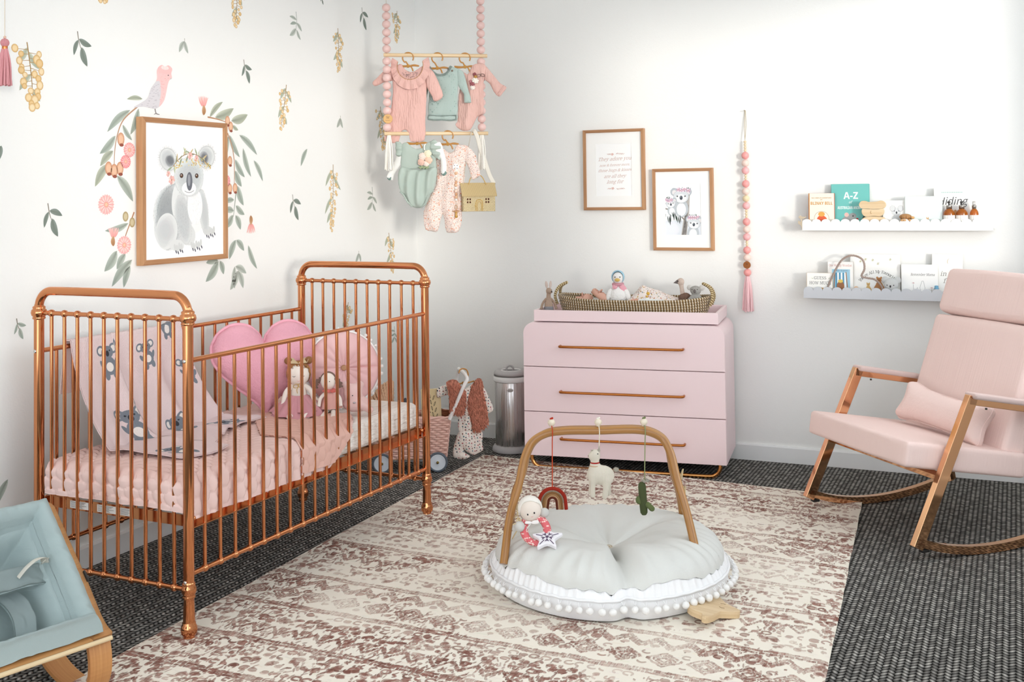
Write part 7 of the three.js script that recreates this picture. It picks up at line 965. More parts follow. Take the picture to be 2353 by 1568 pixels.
  halves.forEach((H, i) => { const P = P2(H, 2), g = puff(P, 0.017, 0.03, 0.0042), D = polyDist(P), q = mulberry(70 + i), tufts = []; const xs = P.map((k) => k[0]), ys = P.map((k) => k[1]); let n = 0; while (n < 620) { const x = mix(Math.min(...xs), Math.max(...xs), q()), y = mix(Math.min(...ys), Math.max(...ys), q()), d = -D(x, y); if (d < 0) continue; n++; const k = Math.min(1, d / 0.03), z = 0.017 * Math.sqrt(k * (2 - k)), l = 0.013 + 0.008 * q(), a = (q() - 0.5) * 1.3; const t = new THREE.ConeGeometry(0.0034, l, 5).rotateX(PI).translate(0, -l / 2 + 0.002, 0); T(t, [x, y, z - 0.001], [-0.42 - 0.3 * (1 - k), 0, a * 0.6]); paint(t, new THREE.Color('#ffffff').multiplyScalar(0.72 + 0.4 * q())); tufts.push(t); } paint(g, '#b9b0ac'); part('panel', [g, merge(tufts)].map((m) => m), furM, v); });
}

// ---------------------------------------------------------------- rocking chair
{
  const c = thing('rocking_chair', 'pale pink velvet rocking chair with a high back and square rose gold frame', 'rocking chair', [2.369, 0, 0.987], -0.85);
  const pinkV = M('#f4d8d0', 0.8, { sheen: 0.7, sheenColor: new THREE.Color('#f7dcd6'), sheenRoughness: 0.45, bumpMap: scaled(bumpSoft, 5), bumpScale: 0.0008 });
  const gold = M('#f0bb90', 0.07, { metalness: 1 }), H = 0.331, b = 0.021, dpt = 0.034;      // bar half sizes: b across, dpt along the frame plane
  const bar = (a, e, x, w = 0.024, d = 0.03) => { const dy = e[0] - a[0], dz = e[1] - a[1], L = Math.hypot(dy, dz); return T(rbox(w, L, d, 0.0022), [x, (a[0] + e[0]) / 2, (a[1] + e[1]) / 2], [Math.atan2(dz, dy), 0, 0]); };
  for (const s of [-1, 1]) {
    const x = s * H;
    part('front_leg', bar([0.045, 0.006], [0.535, -0.232], x, 0.026, 0.038), gold, c);
    part('arm', bar([0.526, -0.213], [0.458, -0.6], x, 0.026, 0.032), gold, c);
    part('rear_leg', bar([0.462, -0.592], [0.062, -0.66], x, 0.026, 0.03), gold, c);
    const P = [[0.066, 0.006], [0.036, -0.09], [0.019, -0.19], [0.0145, -0.275], [0.018, -0.37], [0.034, -0.49], [0.058, -0.6], [0.072, -0.66]], rk = sheet((u, v) => { const cv = new THREE.CatmullRomCurve3(P.map(([y, z]) => V(0, y, z))); return [0, 0, 0]; }, 1, 1, 0);
    const cv = new THREE.CatmullRomCurve3(P.map(([y, z]) => V(0, y, z))), N = 40, pos = [], idx = []; for (let i = 0; i <= N; i++) { const p = cv.getPointAt(i / N), t = cv.getTangentAt(i / N), ny = -t.z, nz = t.y, sg = ny < 0 ? -1 : 1; for (const [a, q] of [[-0.013, 0.0145], [0.013, 0.0145], [0.013, -0.0125], [-0.013, -0.0125]]) pos.push(x + a, p.y + ny * q * sg, p.z + nz * q * sg); }
    for (let i = 0; i < N; i++) for (let k = 0; k < 4; k++) { const A = i * 4 + k, B = i * 4 + (k + 1) % 4; idx.push(A, B, A + 4, B, B + 4, A + 4); } idx.push(0, 2, 1, 0, 3, 2, N * 4, N * 4 + 1, N * 4 + 2, N * 4, N * 4 + 2, N * 4 + 3);
    const g = geom(pos, idx).toNonIndexed(); g.computeVertexNormals(); part('rocker', g, gold, c);
    part('foot', [rbox(0.022, 0.014, 0.03, 0.004, x, 0.012, -0.2), rbox(0.022, 0.012, 0.03, 0.004, x, 0.034, -0.03), rbox(0.022, 0.014, 0.03, 0.004, x, 0.044, -0.6)].slice(0, 1).concat(rbox(0.022, 0.012, 0.03, 0.004, x, 0.034, -0.025)), M('#1e1a18', 0.7), c);
    const ap = part('arm_pad', T(rbox(0.062, 0.02, 0.30, 0.009, 0, 0, 0, 4), [x, 0.514, -0.372], [-0.174, 0, 0]), pinkV, c);
    part('bolt', [rod([x, 0.492, -0.29], [x, 0.486, -0.29], 0.004), rod([x, 0.474, -0.47], [x, 0.468, -0.47], 0.004)], M('#55504a', 0.5, { metalness: 0.8 }), c);
  }
  part('stretcher', T(rbox(2 * H, 0.02, 0.03, 0.002), [0, 0.262, -0.125], [0.2, 0, 0]), gold, c); part('stretcher', T(rbox(2 * H, 0.02, 0.03, 0.002), [0, 0.22, -0.6], [0.2, 0, 0]), gold, c);
  // seat, back and head roll: soft boxes, slightly crowned
  const soft = (w, h, d, r, crown) => { const g = rbox(w, h, d, r, 0, 0, 0, 6), p = g.attributes.position; return g; };
  const cushion = (w, h, d, r, n = 26) => { // rounded block with gently swollen faces
    return blob((x, y, z) => { const u = x / (w / 2), v = z / (d / 2), bulge = 0.007 * (1 - u * u) * (1 - v * v), qx = Math.abs(x) - w / 2 + r, qy = Math.abs(y) - h / 2 + r - bulge, qz = Math.abs(z) - d / 2 + r - 0.004 * (1 - u * u); return len3(Math.max(qx, 0), Math.max(qy, 0), Math.max(qz, 0)) + Math.min(Math.max(qx, qy, qz), 0) - r; }, [-w / 2 - 0.02, -h / 2 - 0.03, -d / 2 - 0.02], [w / 2 + 0.02, h / 2 + 0.03, d / 2 + 0.02], 0.009, [0, 2]); };
  part('seat', T(cushion(0.606, 0.088, 0.5, 0.012), [0, 0.31, -0.232], [-0.162, 0, 0]), pinkV, c);
  const lean = 0.36; // back reclines
  part('backrest', T(cushion(0.56, 0.53, 0.1, 0.02), [0, 0.485, -0.515], [-lean, 0, 0]), pinkV, c);
  part('headrest', T(cushion(0.556, 0.182, 0.104, 0.024), [0, 0.829, -0.644], [-lean, 0, 0]), pinkV, c);
  const seams = [[-0.303, -0.03], [0.303, -0.03]]; 
  const l = thing('lumbar_cushion', 'small oblong pale pink velvet cushion resting on the rocking chair seat', 'cushion', [0, 0, 0], -0.85);
  const ctr = V(0.035, 0.418, -0.345).applyAxisAngle(V(0, 1, 0), -0.85).add(V(2.369, 0, 0.987)); l.position.copy(ctr);
  const out = smoothPts([[-0.215, -0.07], [-0.1, -0.062], [0.1, -0.062], [0.215, -0.07], [0.205, 0], [0.215, 0.072], [0.1, 0.064], [-0.1, 0.064], [-0.215, 0.072], [-0.205, 0]], 6);
  const lc = part('cover', T(puff(out, 0.046, 0.06, 0.006, (x, y, d) => 0.002 * Math.sin(x * 60) * clamp(1 - d * 30, 0, 1)), [0, 0, 0], [-0.5, 0.05, -0.04]), pinkV, l);
  part('piping', T(tube(out.map(([x, y]) => [x, y, 0]), 0.0024, { closed: true, seg: 160, n: 6 }), [0, 0, 0], [-0.5, 0.05, -0.04]), pinkV, l);
}

// ---------------------------------------------------------------- floor cushion, cane play gym and its toys
const GY = { pos: [1.705, 0, 1.815], turn: 0.391 }, FL = 0.0075;
const inGym = (x, y, z) => { const c = Math.cos(GY.turn), s = Math.sin(GY.turn); return [GY.pos[0] + x * c + z * s, y, GY.pos[2] + z * c - x * s]; };
const CU = { c: [1.703, 1.83], R: 0.362 };
// top height of the cushion at distance r from its middle, direction a (world)
const cushTop = (r, a) => { const q = clamp(r / CU.R, 0, 1), ph = (c, w) => Math.exp(-(((a - c + 3 * PI) % (2 * PI) - PI) ** 2) / w), body = 0.098 + 0.094 * Math.sqrt(Math.max(0, 1 - Math.pow(Math.max(0, (q - 0.2) / 0.8), 3.2))), dip = 0.082 * Math.exp(-Math.pow(q / 0.38, 1.5)), valley = 0.06 * ph(1.08, 0.014) * sstep(0.02, 0.3, q) * (1 - 0.25 * q), lesser = [[0.35, 0.05], [-0.9, 0.03], [-2.1, 0.04], [2.4, 0.05], [3.1, 0.03]].reduce((s, [c, w]) => s + 0.014 * ph(c, w) * sstep(0.02, 0.2, q) * (1 - sstep(0.35, 0.85, q)), 0); return body - dip - valley - lesser + 0.003 * fbm(Math.cos(a) * q * 7, Math.sin(a) * q * 7) + 0.0035 * Math.sin(a * 41 + 3 * Math.sin(a * 5)) * sstep(0.6, 0.95, q); };
{
  const [cx, cz] = CU.c, c = thing('floor_cushion', 'big round pale grey floor cushion with white pompom trim on the rug', 'floor cushion', [cx, FL, cz]);
  const na = 240, nr = 60, rimA = (a) => CU.R * (1 - 0.075 * Math.exp(-(((a - 1.08 + 3 * PI) % (2 * PI) - PI) ** 2) / 0.006) + 0.006 * Math.sin(a * 5 + 1));
  const grey = M('#dfdfda', 0.95, { bumpMap: scaled(bumpWeave, 22), bumpScale: 0.0006, sheen: 0.2 }), wht = M('#fbfafa', 0.95, { bumpMap: scaled(bumpWeave, 22), bumpScale: 0.0006 });
  const grid = (fn, n1, n2) => { const pos = [], idx = [], uv = []; for (let j = 0; j <= n2; j++) for (let i = 0; i <= n1; i++) { const p = fn(i / n1 * 2 * PI, j / n2); pos.push(...p); uv.push(p[0], p[2] + p[1]); } for (let j = 0; j < n2; j++) for (let i = 0; i < n1; i++) { const A = j * (n1 + 1) + i, B = A + n1 + 1; idx.push(A, A + 1, B, A + 1, B + 1, B); } return geom(pos, idx, uv); };
  part('top', grid((a, v) => { const r = rimA(a) * Math.sin(v * PI / 2); return [Math.cos(a) * r, cushTop(r, a), Math.sin(a) * r]; }, na, nr), grey, c);
  // gathered white band, then the white lower side and the dark base
  part('gathered_band', grid((a, v) => { const r = rimA(a) - 0.003 + 0.014 * v + 0.0022 * Math.sin(a * 95 + 2 * Math.sin(a * 7)), y = mix(cushTop(rimA(a), a) - 0.001, 0.071, Math.pow(v, 1.3)) ; return [Math.cos(a) * r, y, Math.sin(a) * r]; }, 480, 5), wht, c);
  part('side', grid((a, v) => { const t = v, r = rimA(a) + 0.008 + 0.007 * Math.sin(t * PI * 0.8) - 0.014 * t * t, y = 0.062 * (1 - t) + 0.0105; return [Math.cos(a) * r, y, Math.sin(a) * r]; }, na, 10), wht, c);
  part('base', grid((a, v) => { const r = (rimA(a) - 0.003) * (1 - v), y = v === 0 ? 0.0125 : 0.0005; return [Math.cos(a) * r, y, Math.sin(a) * r]; }, na, 3), M('#8d857a', 0.95), c);
  part('trim_braid', tube(Array.from({ length: 120 }, (_, i) => { const a = i / 120 * 2 * PI, r = rimA(a) + 0.014; return [Math.cos(a) * r, 0.072 + 0.0012 * Math.sin(i * 2.2), Math.sin(a) * r]; }), 0.0042, { closed: true, seg: 480, n: 8 }), wht, c);
  const loops = []; for (let i = 0; i < 78; i++) { const a = (i + 0.15 * noise(i * 3.1, 2)) / 78 * 2 * PI, r = rimA(a) + 0.03; loops.push(tube([[Math.cos(a - 0.014) * (r - 0.004), 0.069, Math.sin(a - 0.014) * (r - 0.004)], [Math.cos(a) * (r + 0.004), 0.06, Math.sin(a) * (r + 0.004)], [Math.cos(a + 0.014) * (r - 0.004), 0.069, Math.sin(a + 0.014) * (r - 0.004)]], 0.0012, { n: 5, seg: 8 })); part('pompom', ball(0.0108 * (0.93 + 0.14 * hash(i, 3)), Math.cos(a) * (r + 0.004), 0.05 + 0.003 * noise(i * 1.7, 1), Math.sin(a) * (r + 0.004), [1, 1, 1], 14), pomWhite, c); }
  part('trim_loops', loops, wht, c);
  const bt = canvasTex(64, 64, (g, w, h) => { g.fillStyle = '#c9bda8'; g.fillRect(0, 0, w, h); g.fillStyle = '#4a4038'; g.beginPath(); g.arc(26, 32, 4, 0, 7); g.arc(40, 32, 4, 0, 7); g.fill(); g.strokeStyle = '#8a7d68'; g.lineWidth = 3; g.beginPath(); g.arc(32, 32, 24, 0, 7); g.stroke(); });
  const bg = lathe([[0, 0.004], [0.0125, 0.004], [0.014, 0.0025], [0.014, 0], [0, 0]], 28), bp = bg.attributes.position, bu = bg.attributes.uv; for (let i = 0; i < bp.count; i++) bu.setXY(i, bp.getX(i) / 0.028 + 0.5, bp.getZ(i) / 0.028 + 0.5);
  part('button', T(bg, [0, cushTop(0.004, 0) + 0.0015, 0.004], [0.15, 0, 0]), M('#ffffff', 0.6, { map: bt }), c);
}
const cane = M('#ffffff', 0.34, { map: grainTex([188, 136, 72], [142, 94, 44], 0.6), clearcoat: 0.35, clearcoatRoughness: 0.35 });
{
  const g = thing('play_gym', 'honey cane A-frame baby play gym standing over the round cushion', 'play gym', GY.pos, GY.turn);
  const top = 0.486, arch = (zt, zb, yl, yr) => [[-0.338, yl, zb], [-0.318, yl + 0.13, mix(zt, zb, 0.6)], [-0.292, 0.33, mix(zt, zb, 0.35)], [-0.272, 0.41, mix(zt, zb, 0.12)], [-0.248, 0.452, zt], [-0.205, 0.478, zt], [-0.15, top, zt], [-0.04, top + 0.001, zt], [0.09, top + 0.002, zt], [0.132, 0.48, zt], [0.168, 0.46, zt], [0.189, 0.426, mix(zt, zb, 0.1)], [0.208, 0.34, mix(zt, zb, 0.35)], [0.232, yr + 0.13, mix(zt, zb, 0.6)], [0.256, yr, zb]];
  part('front_arch', tube(arch(0.012, 0.178, 0.118, 0.116), 0.0127, { seg: 190, n: 20 }), cane, g);
  part('rear_arch', tube(arch(-0.014, -0.19, 0.13, 0.13).map(([x, y, z]) => [x * 0.985 + 0.004, y - 0.001, z]), 0.0122, { seg: 190, n: 20 }), cane, g);
  part('node', [[-0.282, 0.38, 0.04], [-0.324, 0.205, 0.13], [0.196, 0.4, 0.036], [0.226, 0.27, 0.1], [-0.15, top, 0.012], [0.075, top + 0.002, 0.012]].map(([x, y, z]) => ball(0.0132, x, y, z, [0.98, 0.18, 0.98], 18)), cane, g);
  const tie = []; for (const s of [[-0.3, -1], [0.222, 1]]) for (let i = 0; i < 3; i++) { const y = 0.34 - i * 0.055, x = s[0] + s[1] * i * 0.006; tie.push(tube([[x, y, 0.055 + i * 0.03], [x + 0.012, y + 0.02, 0.0], [x + 0.008, y - 0.03, -0.055 - i * 0.03], [x + 0.016, y - 0.045, 0.01], [x, y - 0.05, 0.07 + i * 0.03]], 0.002, { n: 6 })); }
  part('cord_tie', tie, M('#d9c49a', 0.9), g);
  const crochet = (c, k = 30) => M(c, 0.95, { bumpMap: scaled(bumpKnit, k), bumpScale: 0.002 });
  const hang = (name, label, cat, x, z = 0.03) => thing(name, label, cat, inGym(x, 0, z), GY.turn);
  const strings = (o, x0, mat, yb, beadC, tipM, zz = 0) => { part('bead', lathe([[0, -0.0125], [0.006, -0.0112], [0.0125, 0], [0.0105, 0.0075], [0.0045, 0.012], [0, 0.0125]], 22).translate(x0, top + 0.0265, -0.017 + zz), M('#e9dcc6', 0.6), o); part('knot', [ball(0.0045, x0 - 0.001, top + 0.0395, -0.017 + zz, [1, 0.9, 1], 12), ball(0.0035, x0 + 0.003, top + 0.042, -0.016 + zz, [1, 1, 1], 10)], tipM, o); part('cord', [tube([[x0, top + 0.02, -0.017 + zz], [x0 + 0.002, top + 0.014, -0.0015 + zz], [x0 + 0.003, top, -0.0025 + zz], [x0 + 0.002, top - 0.03, -0.006 + zz], [0, yb, 0]], 0.0017, { n: 8, seg: 60 })], mat, o); };
  // rainbow
  const red = crochet('#b02a12', 40), rb = hang('rainbow_toy', 'crocheted rust rainbow toy hanging from the left of the play gym', 'hanging toy', -0.186);
  strings(rb, 0, M('#c2451f', 0.9), 0.312, 0, M('#b02a12', 0.9));
  const bands = [['#b02a12', 0.0415, 0.0058], ['#e3cdb2', 0.0345, 0.0026], ['#9a6a3c', 0.0292, 0.0042], ['#b88a58', 0.0232, 0.0034], ['#d9ad84', 0.0185, 0.0028], ['#6e2c12', 0.0132, 0.0042]];
  bands.forEach(([c, R, r], i) => part('band', [tube([...Array.from({ length: 17 }, (_, k) => { const a = PI - k / 16 * PI; return [Math.cos(a) * R * 1.0, 0.266 + Math.sin(a) * R * 1.02, 0]; })].flatMap((p, k, A) => (k === 0 ? [[p[0] - 0.004, 0.246 + (0.0415 - R) * -0.2, 0], p] : k === A.length - 1 ? [p, [p[0] + 0.002, 0.242, 0]] : [p])), r, { seg: 90, n: 10, flat: 1 }), ...(i === 1 ? Array.from({ length: 22 }, (_, k) => { const a = PI - k / 21 * PI; return ball(0.0025, Math.cos(a) * R, 0.266 + Math.sin(a) * R, 0.003, [1, 1, 0.8], 8); }) : [])], crochet(c, 40), rb)); 
  // llama
  const ll = hang('llama_toy', 'cream crocheted llama toy with a red collar hanging from the middle of the play gym', 'hanging toy', -0.036), cr = crochet('#eee5d3', 34);
  strings(ll, 0.0, M('#e6dcc6', 0.9), 0.43, 0, M('#efe9dc', 0.9));
  const Y = 0.284; part('body', body([ell([0.008, Y + 0.066, 0], [0.041, 0.031, 0.022]), cap([-0.016, Y + 0.068, 0], [-0.013, Y + 0.112, 0], 0.021, 0.0125), ell([-0.0125, Y + 0.13, 0], [0.0165, 0.018, 0.015]), cap([-0.014, Y + 0.128, 0], [-0.025, Y + 0.126, 0.002], 0.011, 0.008), cap([-0.022, Y + 0.05, 0.011], [-0.022, Y + 0.006, 0.012], 0.0085), cap([-0.024, Y + 0.05, -0.011], [-0.027, Y + 0.008, -0.012], 0.0075), cap([0.026, Y + 0.05, 0.012], [0.016, Y + 0.002, 0.014], 0.0105, 0.009), cap([0.03, Y + 0.05, -0.011], [0.028, Y + 0.006, -0.012], 0.009)], 0.011, [-0.06, Y - 0.015, -0.04], [0.07, Y + 0.16, 0.04], 0.0025), cr, ll);
  part('tail', ball(0.0085, 0.054, Y + 0.083, 0, [1.1, 0.9, 0.9], 14), crochet('#efe6d2', 60), ll); part('ear', [T(new THREE.ConeGeometry(0.0055, 0.019, 12), [0.001, Y + 0.151, 0.002], [0, 0, -0.15]), T(new THREE.ConeGeometry(0.005, 0.016, 12), [-0.021, Y + 0.144, 0.004], [0, 0, 1.1])], cr, ll);
  part('collar', [T(new THREE.TorusGeometry(0.0128, 0.0026, 8, 24), [-0.013, Y + 0.106, 0], [PI / 2, 0, 0])], M('#a8261c', 0.9), ll); part('stripe', T(new THREE.TorusGeometry(0.0152, 0.0018, 8, 24), [-0.0138, Y + 0.096, 0], [PI / 2, 0, 0]), M('#c9a07e', 0.9), ll); part('eye', [ball(0.002, -0.004, Y + 0.136, 0.0135, [1, 1, 0.7], 8)], black, ll); part('nose', ball(0.003, -0.0325, Y + 0.127, 0.003, [0.8, 1.1, 1], 10), M('#8a5a3c', 0.9), ll);
  // cactus
  const ca = hang('cactus_toy', 'green crocheted cactus toy hanging from the right of the play gym', 'hanging toy', 0.108), gr = crochet('#6b7848', 34);
  strings(ca, 0.002, M('#8d9668', 0.9), 0.332, 0, M('#6f7a4c', 0.9));
  part('stem', lathe([[0, 0], [0.007, 0.002], [0.0115, 0.009], [0.0125, 0.03], [0.0125, 0.09], [0.011, 0.1], [0.006, 0.105], [0, 0.106]], 28).rotateZ(0.06).translate(-0.003, 0.222, 0), gr, ca); part('arm', [body([cap([-0.012, 0.262, 0], [-0.021, 0.268, 0.002], 0.008, 0.0075), ell([-0.021, 0.273, 0.002], [0.0075, 0.011, 0.0075])], 0.006, [-0.04, 0.24, -0.02], [0.0, 0.29, 0.02], 0.0022), body([cap([0.008, 0.258, 0.006], [0.021, 0.246, 0.01], 0.0085, 0.009)], 0.006, [-0.005, 0.225, -0.015], [0.04, 0.28, 0.03], 0.0022)], gr, ca);
  part('flower', [0, 1, 2, 3, 4, 5].map((i) => ball(0.0052, Math.cos(i * 1.05) * 0.0085 + 0.003, 0.331 + 0.002 * (i % 2), Math.sin(i * 1.05) * 0.0085, [1, 0.8, 1], 10)), crochet('#f0e8d6', 60), ca);
}
{
  // rattle doll, star and puzzle
  const P = [1.535, 0, 2.06], rr0 = Math.hypot(P[0] - CU.c[0], P[2] - CU.c[1]), yb = FL + cushTop(rr0, Math.atan2(P[2] - CU.c[1], P[0] - CU.c[0]));
  const d = thing('rattle_doll', 'white-haired rattle doll with a pink floral ring body leaning on the left cane leg', 'doll', [P[0], yb + 0.002, P[2]], 0.35);
  const daisy = canvasTex(256, 256, (g, w, h) => { g.fillStyle = '#dd6d72'; g.fillRect(0, 0, w, h); const r = mulberry(3); for (let i = 0; i < 60; i++) { const x = r() * w, y = r() * h; g.fillStyle = '#fbe3dc'; for (let k = 0; k < 5; k++) { g.beginPath(); g.arc(x + Math.cos(k * 1.26) * 6, y + Math.sin(k * 1.26) * 6, 5, 0, 7); g.fill(); } g.fillStyle = '#e79a6a'; g.beginPath(); g.arc(x, y, 3.2, 0, 7); g.fill(); } }, [14, 14]);
  part('ring_body', tube([[0.014, 0.103, 0.004], [-0.012, 0.1, 0.004], [-0.024, 0.07, 0.012], [-0.016, 0.03, 0.02], [0.008, 0.0115, 0.028], [0.034, 0.014, 0.026], [0.047, 0.04, 0.018], [0.045, 0.072, 0.01], [0.032, 0.096, 0.006]], 0.0125, { closed: true, seg: 120, n: 18 }).scale(1, 0.74, 1), M('#ffffff', 0.95, { map: daisy }), d);
  part('head', body([ell([-0.004, 0.146, 0.004], [0.034, 0.0345, 0.03])], 0.01, [-0.05, 0.1, -0.04], [0.05, 0.19, 0.05], 0.003), M('#e9dcd0', 0.95, { sheen: 0.2 }), d);
  part('hair', blob((x, y, z) => { const o = ell([-0.005, 0.15, 0], [0.0385, 0.0385, 0.033])(x, y, z), i = ell([-0.004, 0.145, 0.004], [0.034, 0.034, 0.029])(x, y, z), f = Math.max(z - 0.006 - 0.75 * Math.max(0, y - 0.158) - 0.2 * Math.max(0, -x - 0.01), -1); return Math.max(o, -i, f - 0.9 * Math.max(0, -x - 0.022)); }, [-0.055, 0.1, -0.045], [0.05, 0.2, 0.05], 0.0028), M('#f0ebe2', 0.95, { bumpMap: scaled(bumpSoft, 8), bumpScale: 0.001 }), d);
  part('pigtail', [ball(0.0158, -0.036, 0.102, 0.026, [1, 1.05, 1], 22), ball(0.0138, 0.04, 0.137, 0.0, [1, 1.05, 1], 22)], M('#f5f2ec', 0.95, { bumpMap: scaled(bumpSoft, 8), bumpScale: 0.001 }), d);
  part('hair_tie', [T(new THREE.TorusGeometry(0.0055, 0.0012, 6, 18), [-0.04, 0.122, 0.024], [0.3, 0.5, 0]), ball(0.0024, -0.033, 0.122, 0.028, [1, 1, 1], 10), tube([[-0.036, 0.118, 0.026], [-0.048, 0.112, 0.03], [-0.056, 0.108, 0.03]], 0.0013, { n: 6 })], M('#dcc08c', 0.8), d);
  part('eye', [ball(0.0028, -0.01, 0.14, 0.0325, [1, 1.15, 0.5], 10), ball(0.0026, 0.01, 0.145, 0.033, [1, 1.15, 0.5], 10)], black, d); part('mouth', [tube([[0.0, 0.134, 0.0333], [0.003, 0.1325, 0.0336], [0.006, 0.1345, 0.0335]], 0.0006, { n: 5 })], rosy, d);
  part('collar_bow', [T(puff(smoothPts([[0, 0.003], [0.02, 0.008], [0.024, 0.0], [0.018, -0.004], [0, -0.002]], 3), 0.001, 0.004, 0.0016), [0.0, 0.113, 0.024]), T(puff(smoothPts([[0, 0.003], [-0.018, 0.004], [-0.02, -0.003], [0, -0.002]], 3), 0.001, 0.004, 0.0016), [0.0, 0.113, 0.024]), tube([[-0.002, 0.11, 0.026], [-0.012, 0.098, 0.028], [-0.016, 0.09, 0.026]], 0.0022, { n: 8, flat: 0.5 })], M('#f4efec', 0.9), d);
  for (const m of d.children) if (m.name !== 'ring_body') m.position.y -= 0.045;
  const Q = [1.593, 0, 2.075], y2 = FL + cushTop(Math.hypot(Q[0] - CU.c[0], Q[2] - CU.c[1]), Math.atan2(Q[2] - CU.c[1], Q[0] - CU.c[0]));
  const s = thing('star_toy', 'white star-shaped toy with purple slots lying on the round cushion', 'toy', [Q[0], y2 + 0.016, Q[2]], 0.2), sp = (R1, R2, o = 0) => Array.from({ length: 10 }, (_, i) => { const a = i / 10 * 2 * PI + PI / 2 + o, R = i % 2 ? R2 : R1; return [Math.cos(a) * R, Math.sin(a) * R]; });
  const lay = (g, dz) => T(g, [0, 0, 0], [-PI / 2 + 0.5, 0, 0.12], [1.1, 1.1, 1.1]); const so = smoothPts(sp(0.044, 0.0235), 5);
  part('body', lay(extr(so, 0.013, 0.0028)), M('#f1eef2', 0.4), s); const pu = M('#5f5068', 0.6), mk = [];
  for (let i = 0; i < 5; i++) { const a = i / 5 * 2 * PI + PI / 2, c = Math.cos(a), q = Math.sin(a); mk.push(T(box(0.0022, 0.02, 0.0012), [c * 0.023, q * 0.023, 0.0132], [0, 0, a - PI / 2])); const a2 = a + PI / 5, tri = [[0.0, 0.004], [-0.006, 0.0155], [0, 0.0125], [0.006, 0.0155]].map(([x, y]) => [x * Math.cos(a2 - PI / 2) - (y + 0.001) * Math.sin(a2 - PI / 2), x * Math.sin(a2 - PI / 2) + (y + 0.001) * Math.cos(a2 - PI / 2)]); mk.push(extr(tri, 0.0012, 0).translate(0, 0, 0.0127)); }
  mk.push(extr(sp(0.0055, 0.0035), 0.0012, 0).translate(0, 0, 0.0128)); part('slot', lay(merge(mk)), pu, s);
  // wooden puzzle animal lying at the cushion edge
  const O = [2.06, 1.99], w = thing('wooden_animal', 'flat pale wooden animal puzzle lying on the rug against the round cushion', 'toy', [O[0], FL + 0.001, O[1]]);
  const pt = [[1.972, 2.012], [1.982, 1.985], [1.98, 1.945], [1.985, 1.905], [2.01, 1.885], [2.036, 1.895], [2.045, 1.903], [2.07, 1.894], [2.085, 1.915], [2.105, 1.945], [2.13, 1.965], [2.154, 1.982], [2.157, 1.995], [2.138, 2.018], [2.112, 2.04], [2.108, 2.055], [2.104, 2.085], [2.09, 2.122], [2.078, 2.118], [2.072, 2.1], [2.04, 2.085], [2.02, 2.06], [2.014, 2.03], [1.996, 2.028]].map(([x, z]) => [x - O[0], -(z - O[1])]);
  const full = smoothPts(pt, 3), face2 = (P, off) => T(metre(extr(P, 0.021, 0.002), 0, off), [0, 0, 0], [-PI / 2, 0, 0]);
  part('board', face2(full, 2), paleWood, w); const gro = M('#8a6a44', 0.8), ln = (P) => tube(P.map(([x, z]) => [x - O[0], 0.0206, z - O[1]]), 0.0013, { n: 6 });
  part('cut_line', [ln([[2.0, 1.95], [2.022, 1.93], [2.033, 1.955], [2.05, 1.97], [2.05, 2.0], [2.04, 2.03]]), ln([[2.048, 1.906], [2.046, 1.925], [2.036, 1.942]]), ln([[2.098, 2.0], [2.106, 2.006], [2.114, 2.003]]), ln([[2.094, 1.968], [2.102, 1.962], [2.108, 1.966]]), ln([[1.984, 1.958], [2.0, 1.953], [2.014, 1.94]])], gro, w);
  w.rotation.x = -0.1; w.rotation.z = -0.1; w.position.y = FL + 0.014;
}

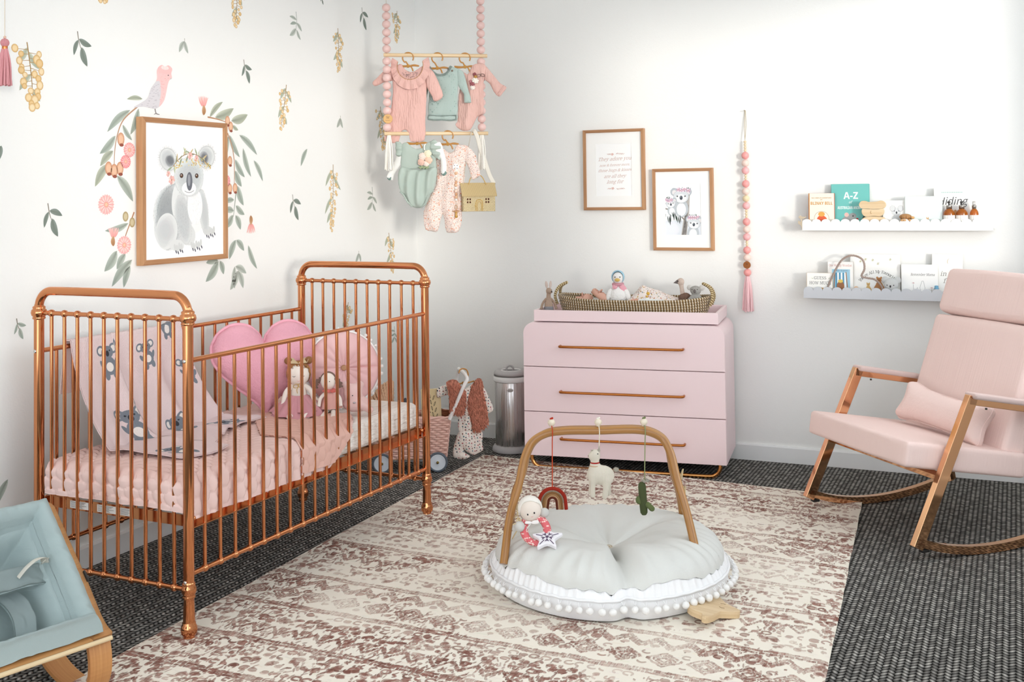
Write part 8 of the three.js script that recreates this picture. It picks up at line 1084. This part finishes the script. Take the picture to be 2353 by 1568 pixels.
// ---------------------------------------------------------------- plywood baby bouncer at the lower left
{
  const b = thing('baby_bouncer', 'plywood rocking baby bouncer with a padded dusty blue cushion at lower left', 'baby bouncer', [0.70, 0, 3.02], 1.3);
  const ply = M('#ffffff', 0.5, { map: grainTex([206, 150, 92], [184, 124, 70]), clearcoat: 0.2, clearcoatRoughness: 0.4 }), edge = M('#e2c9a0', 0.6), W = 0.4;
  const prof = new THREE.CatmullRomCurve3([[0.15, 0.118], [0.158, 0.085], [0.178, 0.055], [0.212, 0.022], [0.262, -0.024], [0.327, -0.092], [0.395, -0.16], [0.432, -0.2]].map(([y, z]) => V(0, y, z)));
  const P = (t) => prof.getPointAt(clamp(t, 0, 1)), Nn = (t) => { const d = prof.getTangentAt(clamp(t, 0.001, 0.999)); return V(0, -d.z, d.y).multiplyScalar(d.z < 0 ? 1 : -1).normalize(); };
  const rail = (x0, x1, v0, v1) => sheet((u, v) => { const t = mix(v0, v1, v), p = P(t), cut = Math.max(0, 1 - Math.min(t, 1 - t) / 0.05); return [mix(x0, x1, u) - (x1 === 0 ? u * cut * cut * 0.012 : 0), p.y, p.z]; }, 4, 50, 0.0125, x1 - x0, 0.5);
  part('side_rail', rail(-0.06, 0, 0, 1), ply, b); part('side_rail', rail(-W, -W + 0.06, 0, 1), ply, b); part('front_rail', rail(-W + 0.06, -0.06, 0, 0.14), ply, b); part('head_rail', rail(-W + 0.06, -0.06, 0.88, 1), ply, b);
  part('board_edge', [tube(Array.from({ length: 2 }, (_, i) => [mix(-W, -0.012, i), P(0).y - 0.0058, P(0).z + 0.001]), 0.0062, { n: 8, seg: 4, smooth: false })], edge, b, 'pale ply front edge');
  for (const x0 of [-0.066, -W + 0.006]) {
    const Q = [[0.138, 0.096], [0.10, 0.105], [0.06, 0.104], [0.026, 0.088], [0.008, 0.055], [0.006, 0.01], [0.012, -0.05], [0.03, -0.11], [0.07, -0.175], [0.14, -0.24], [0.24, -0.275], [0.31, -0.25], [0.345, -0.16]], cv = new THREE.CatmullRomCurve3(Q.map(([y, z]) => V(0, y, z)), false, 'centripetal'), N = 70, pos = [], idx = [], uv = [];
    for (let i = 0; i <= N; i++) { const p = cv.getPointAt(i / N), d = cv.getTangentAt(i / N), ny = -d.z, nz = d.y; for (const [a, q] of [[0, -0.0055], [0.06, -0.0055], [0.06, 0.0055], [0, 0.0055]]) { pos.push(x0 + a, p.y + ny * q, p.z + nz * q); uv.push(i / N * 0.75, a); } }
    for (let i = 0; i < N; i++) for (let k = 0; k < 4; k++) { const A = i * 4 + k, B = i * 4 + (k + 1) % 4; idx.push(A, A + 4, B, B, A + 4, B + 4); }
    const g = geom(pos, idx, uv).toNonIndexed(); g.computeVertexNormals(); part('rocker_band', g, ply, b);
  }
  // cushion: padded rim round a sunken seat
  const blue = M('#a9b8b7', 0.95, { bumpMap: scaled(bumpWeave, 22), bumpScale: 0.0007, sheen: 0.25 });
  const t0 = 0.035, t1 = 0.985, cw = W - 0.052;
  part('cushion', sheet((u, v) => {
    const t = mix(t0, t1, v), p = P(t), n = Nn(t), x = -cw - 0.026 + u * cw, Lv = 0.46, e = Math.min(u * cw, (1 - u) * cw, v * Lv, (1 - v) * Lv), rim = 0.066;
    let h; if (e < rim) { const q = e / rim; h = 0.004 + 0.056 * Math.pow(Math.sin(PI * clamp(q, 0, 1)), 0.62) * (q < 0.5 ? 1 : 1); if (q > 0.9) h = Math.min(h, 0.02); } else { const k = clamp((e - rim) / 0.09, 0, 1); h = 0.004 - 0.092 * sstep(0, 0.7, k) + 0.016 * sstep(0.35, 1, k) * Math.exp(-((u - 0.5) ** 2) / 0.02); }
    h += 0.006 * fbm(u * 7 + 3, v * 8) * (e < rim ? 0.6 : 1.5) + (e < rim ? 0.0022 * Math.sin((u * 60 + v * 70)) * clamp(e / 0.02, 0, 1) * noise(u * 9, v * 9) : 0);
    return [x, p.y + n.y * (h + 0.002), p.z + n.z * (h + 0.002)];
  }, 110, 130, 0.004, 0.37, 0.48), blue, b);
  const S = (u, v, h) => { const t = mix(t0, t1, v), p = P(t), n = Nn(t); return [-cw - 0.026 + u * cw, p.y + n.y * h, p.z + n.z * h]; };
  part('harness', [sheet((a, c) => S(mix(0.44, 0.6, a) + 0.03 * Math.sin(c * 3), mix(0.1, 0.5, c), -0.035 + 0.03 * Math.sin(c * PI) + 0.004 * noise(a * 5, c * 7)), 20, 24, 0.006), sheet((a, c) => S(mix(0.3, 0.78, a), mix(0.46, 0.6, c), 0.0 + 0.014 * Math.sin(a * PI) + 0.004 * noise(a * 7, c * 5 + 3)), 30, 12, 0.006)], blue, b);
  part('strap', tube([S(0.58, 0.52, 0.016), S(0.64, 0.55, 0.034), S(0.71, 0.57, 0.044), S(0.77, 0.575, 0.04), S(0.8, 0.57, 0.02)], 0.011, { n: 10, flat: 0.14, seg: 40 }), M('#e4dfd2', 0.9, { bumpMap: scaled(bumpWeave, 30), bumpScale: 0.0006 }), b);
  part('strap_loop', T(new THREE.TorusGeometry(0.01, 0.0018, 8, 4), S(0.795, 0.57, 0.026), [0.9, 0.3, PI / 4]), M('#ddd8cc', 0.6), b);
  part('side_tab', T(box(0.004, 0.03, 0.008), [-0.008, P(0.42).y + 0.012, P(0.42).z + 0.01], [-0.8, 0, 0]), M('#3a3634', 0.8), b);
}
renderer.render(scene, camera);
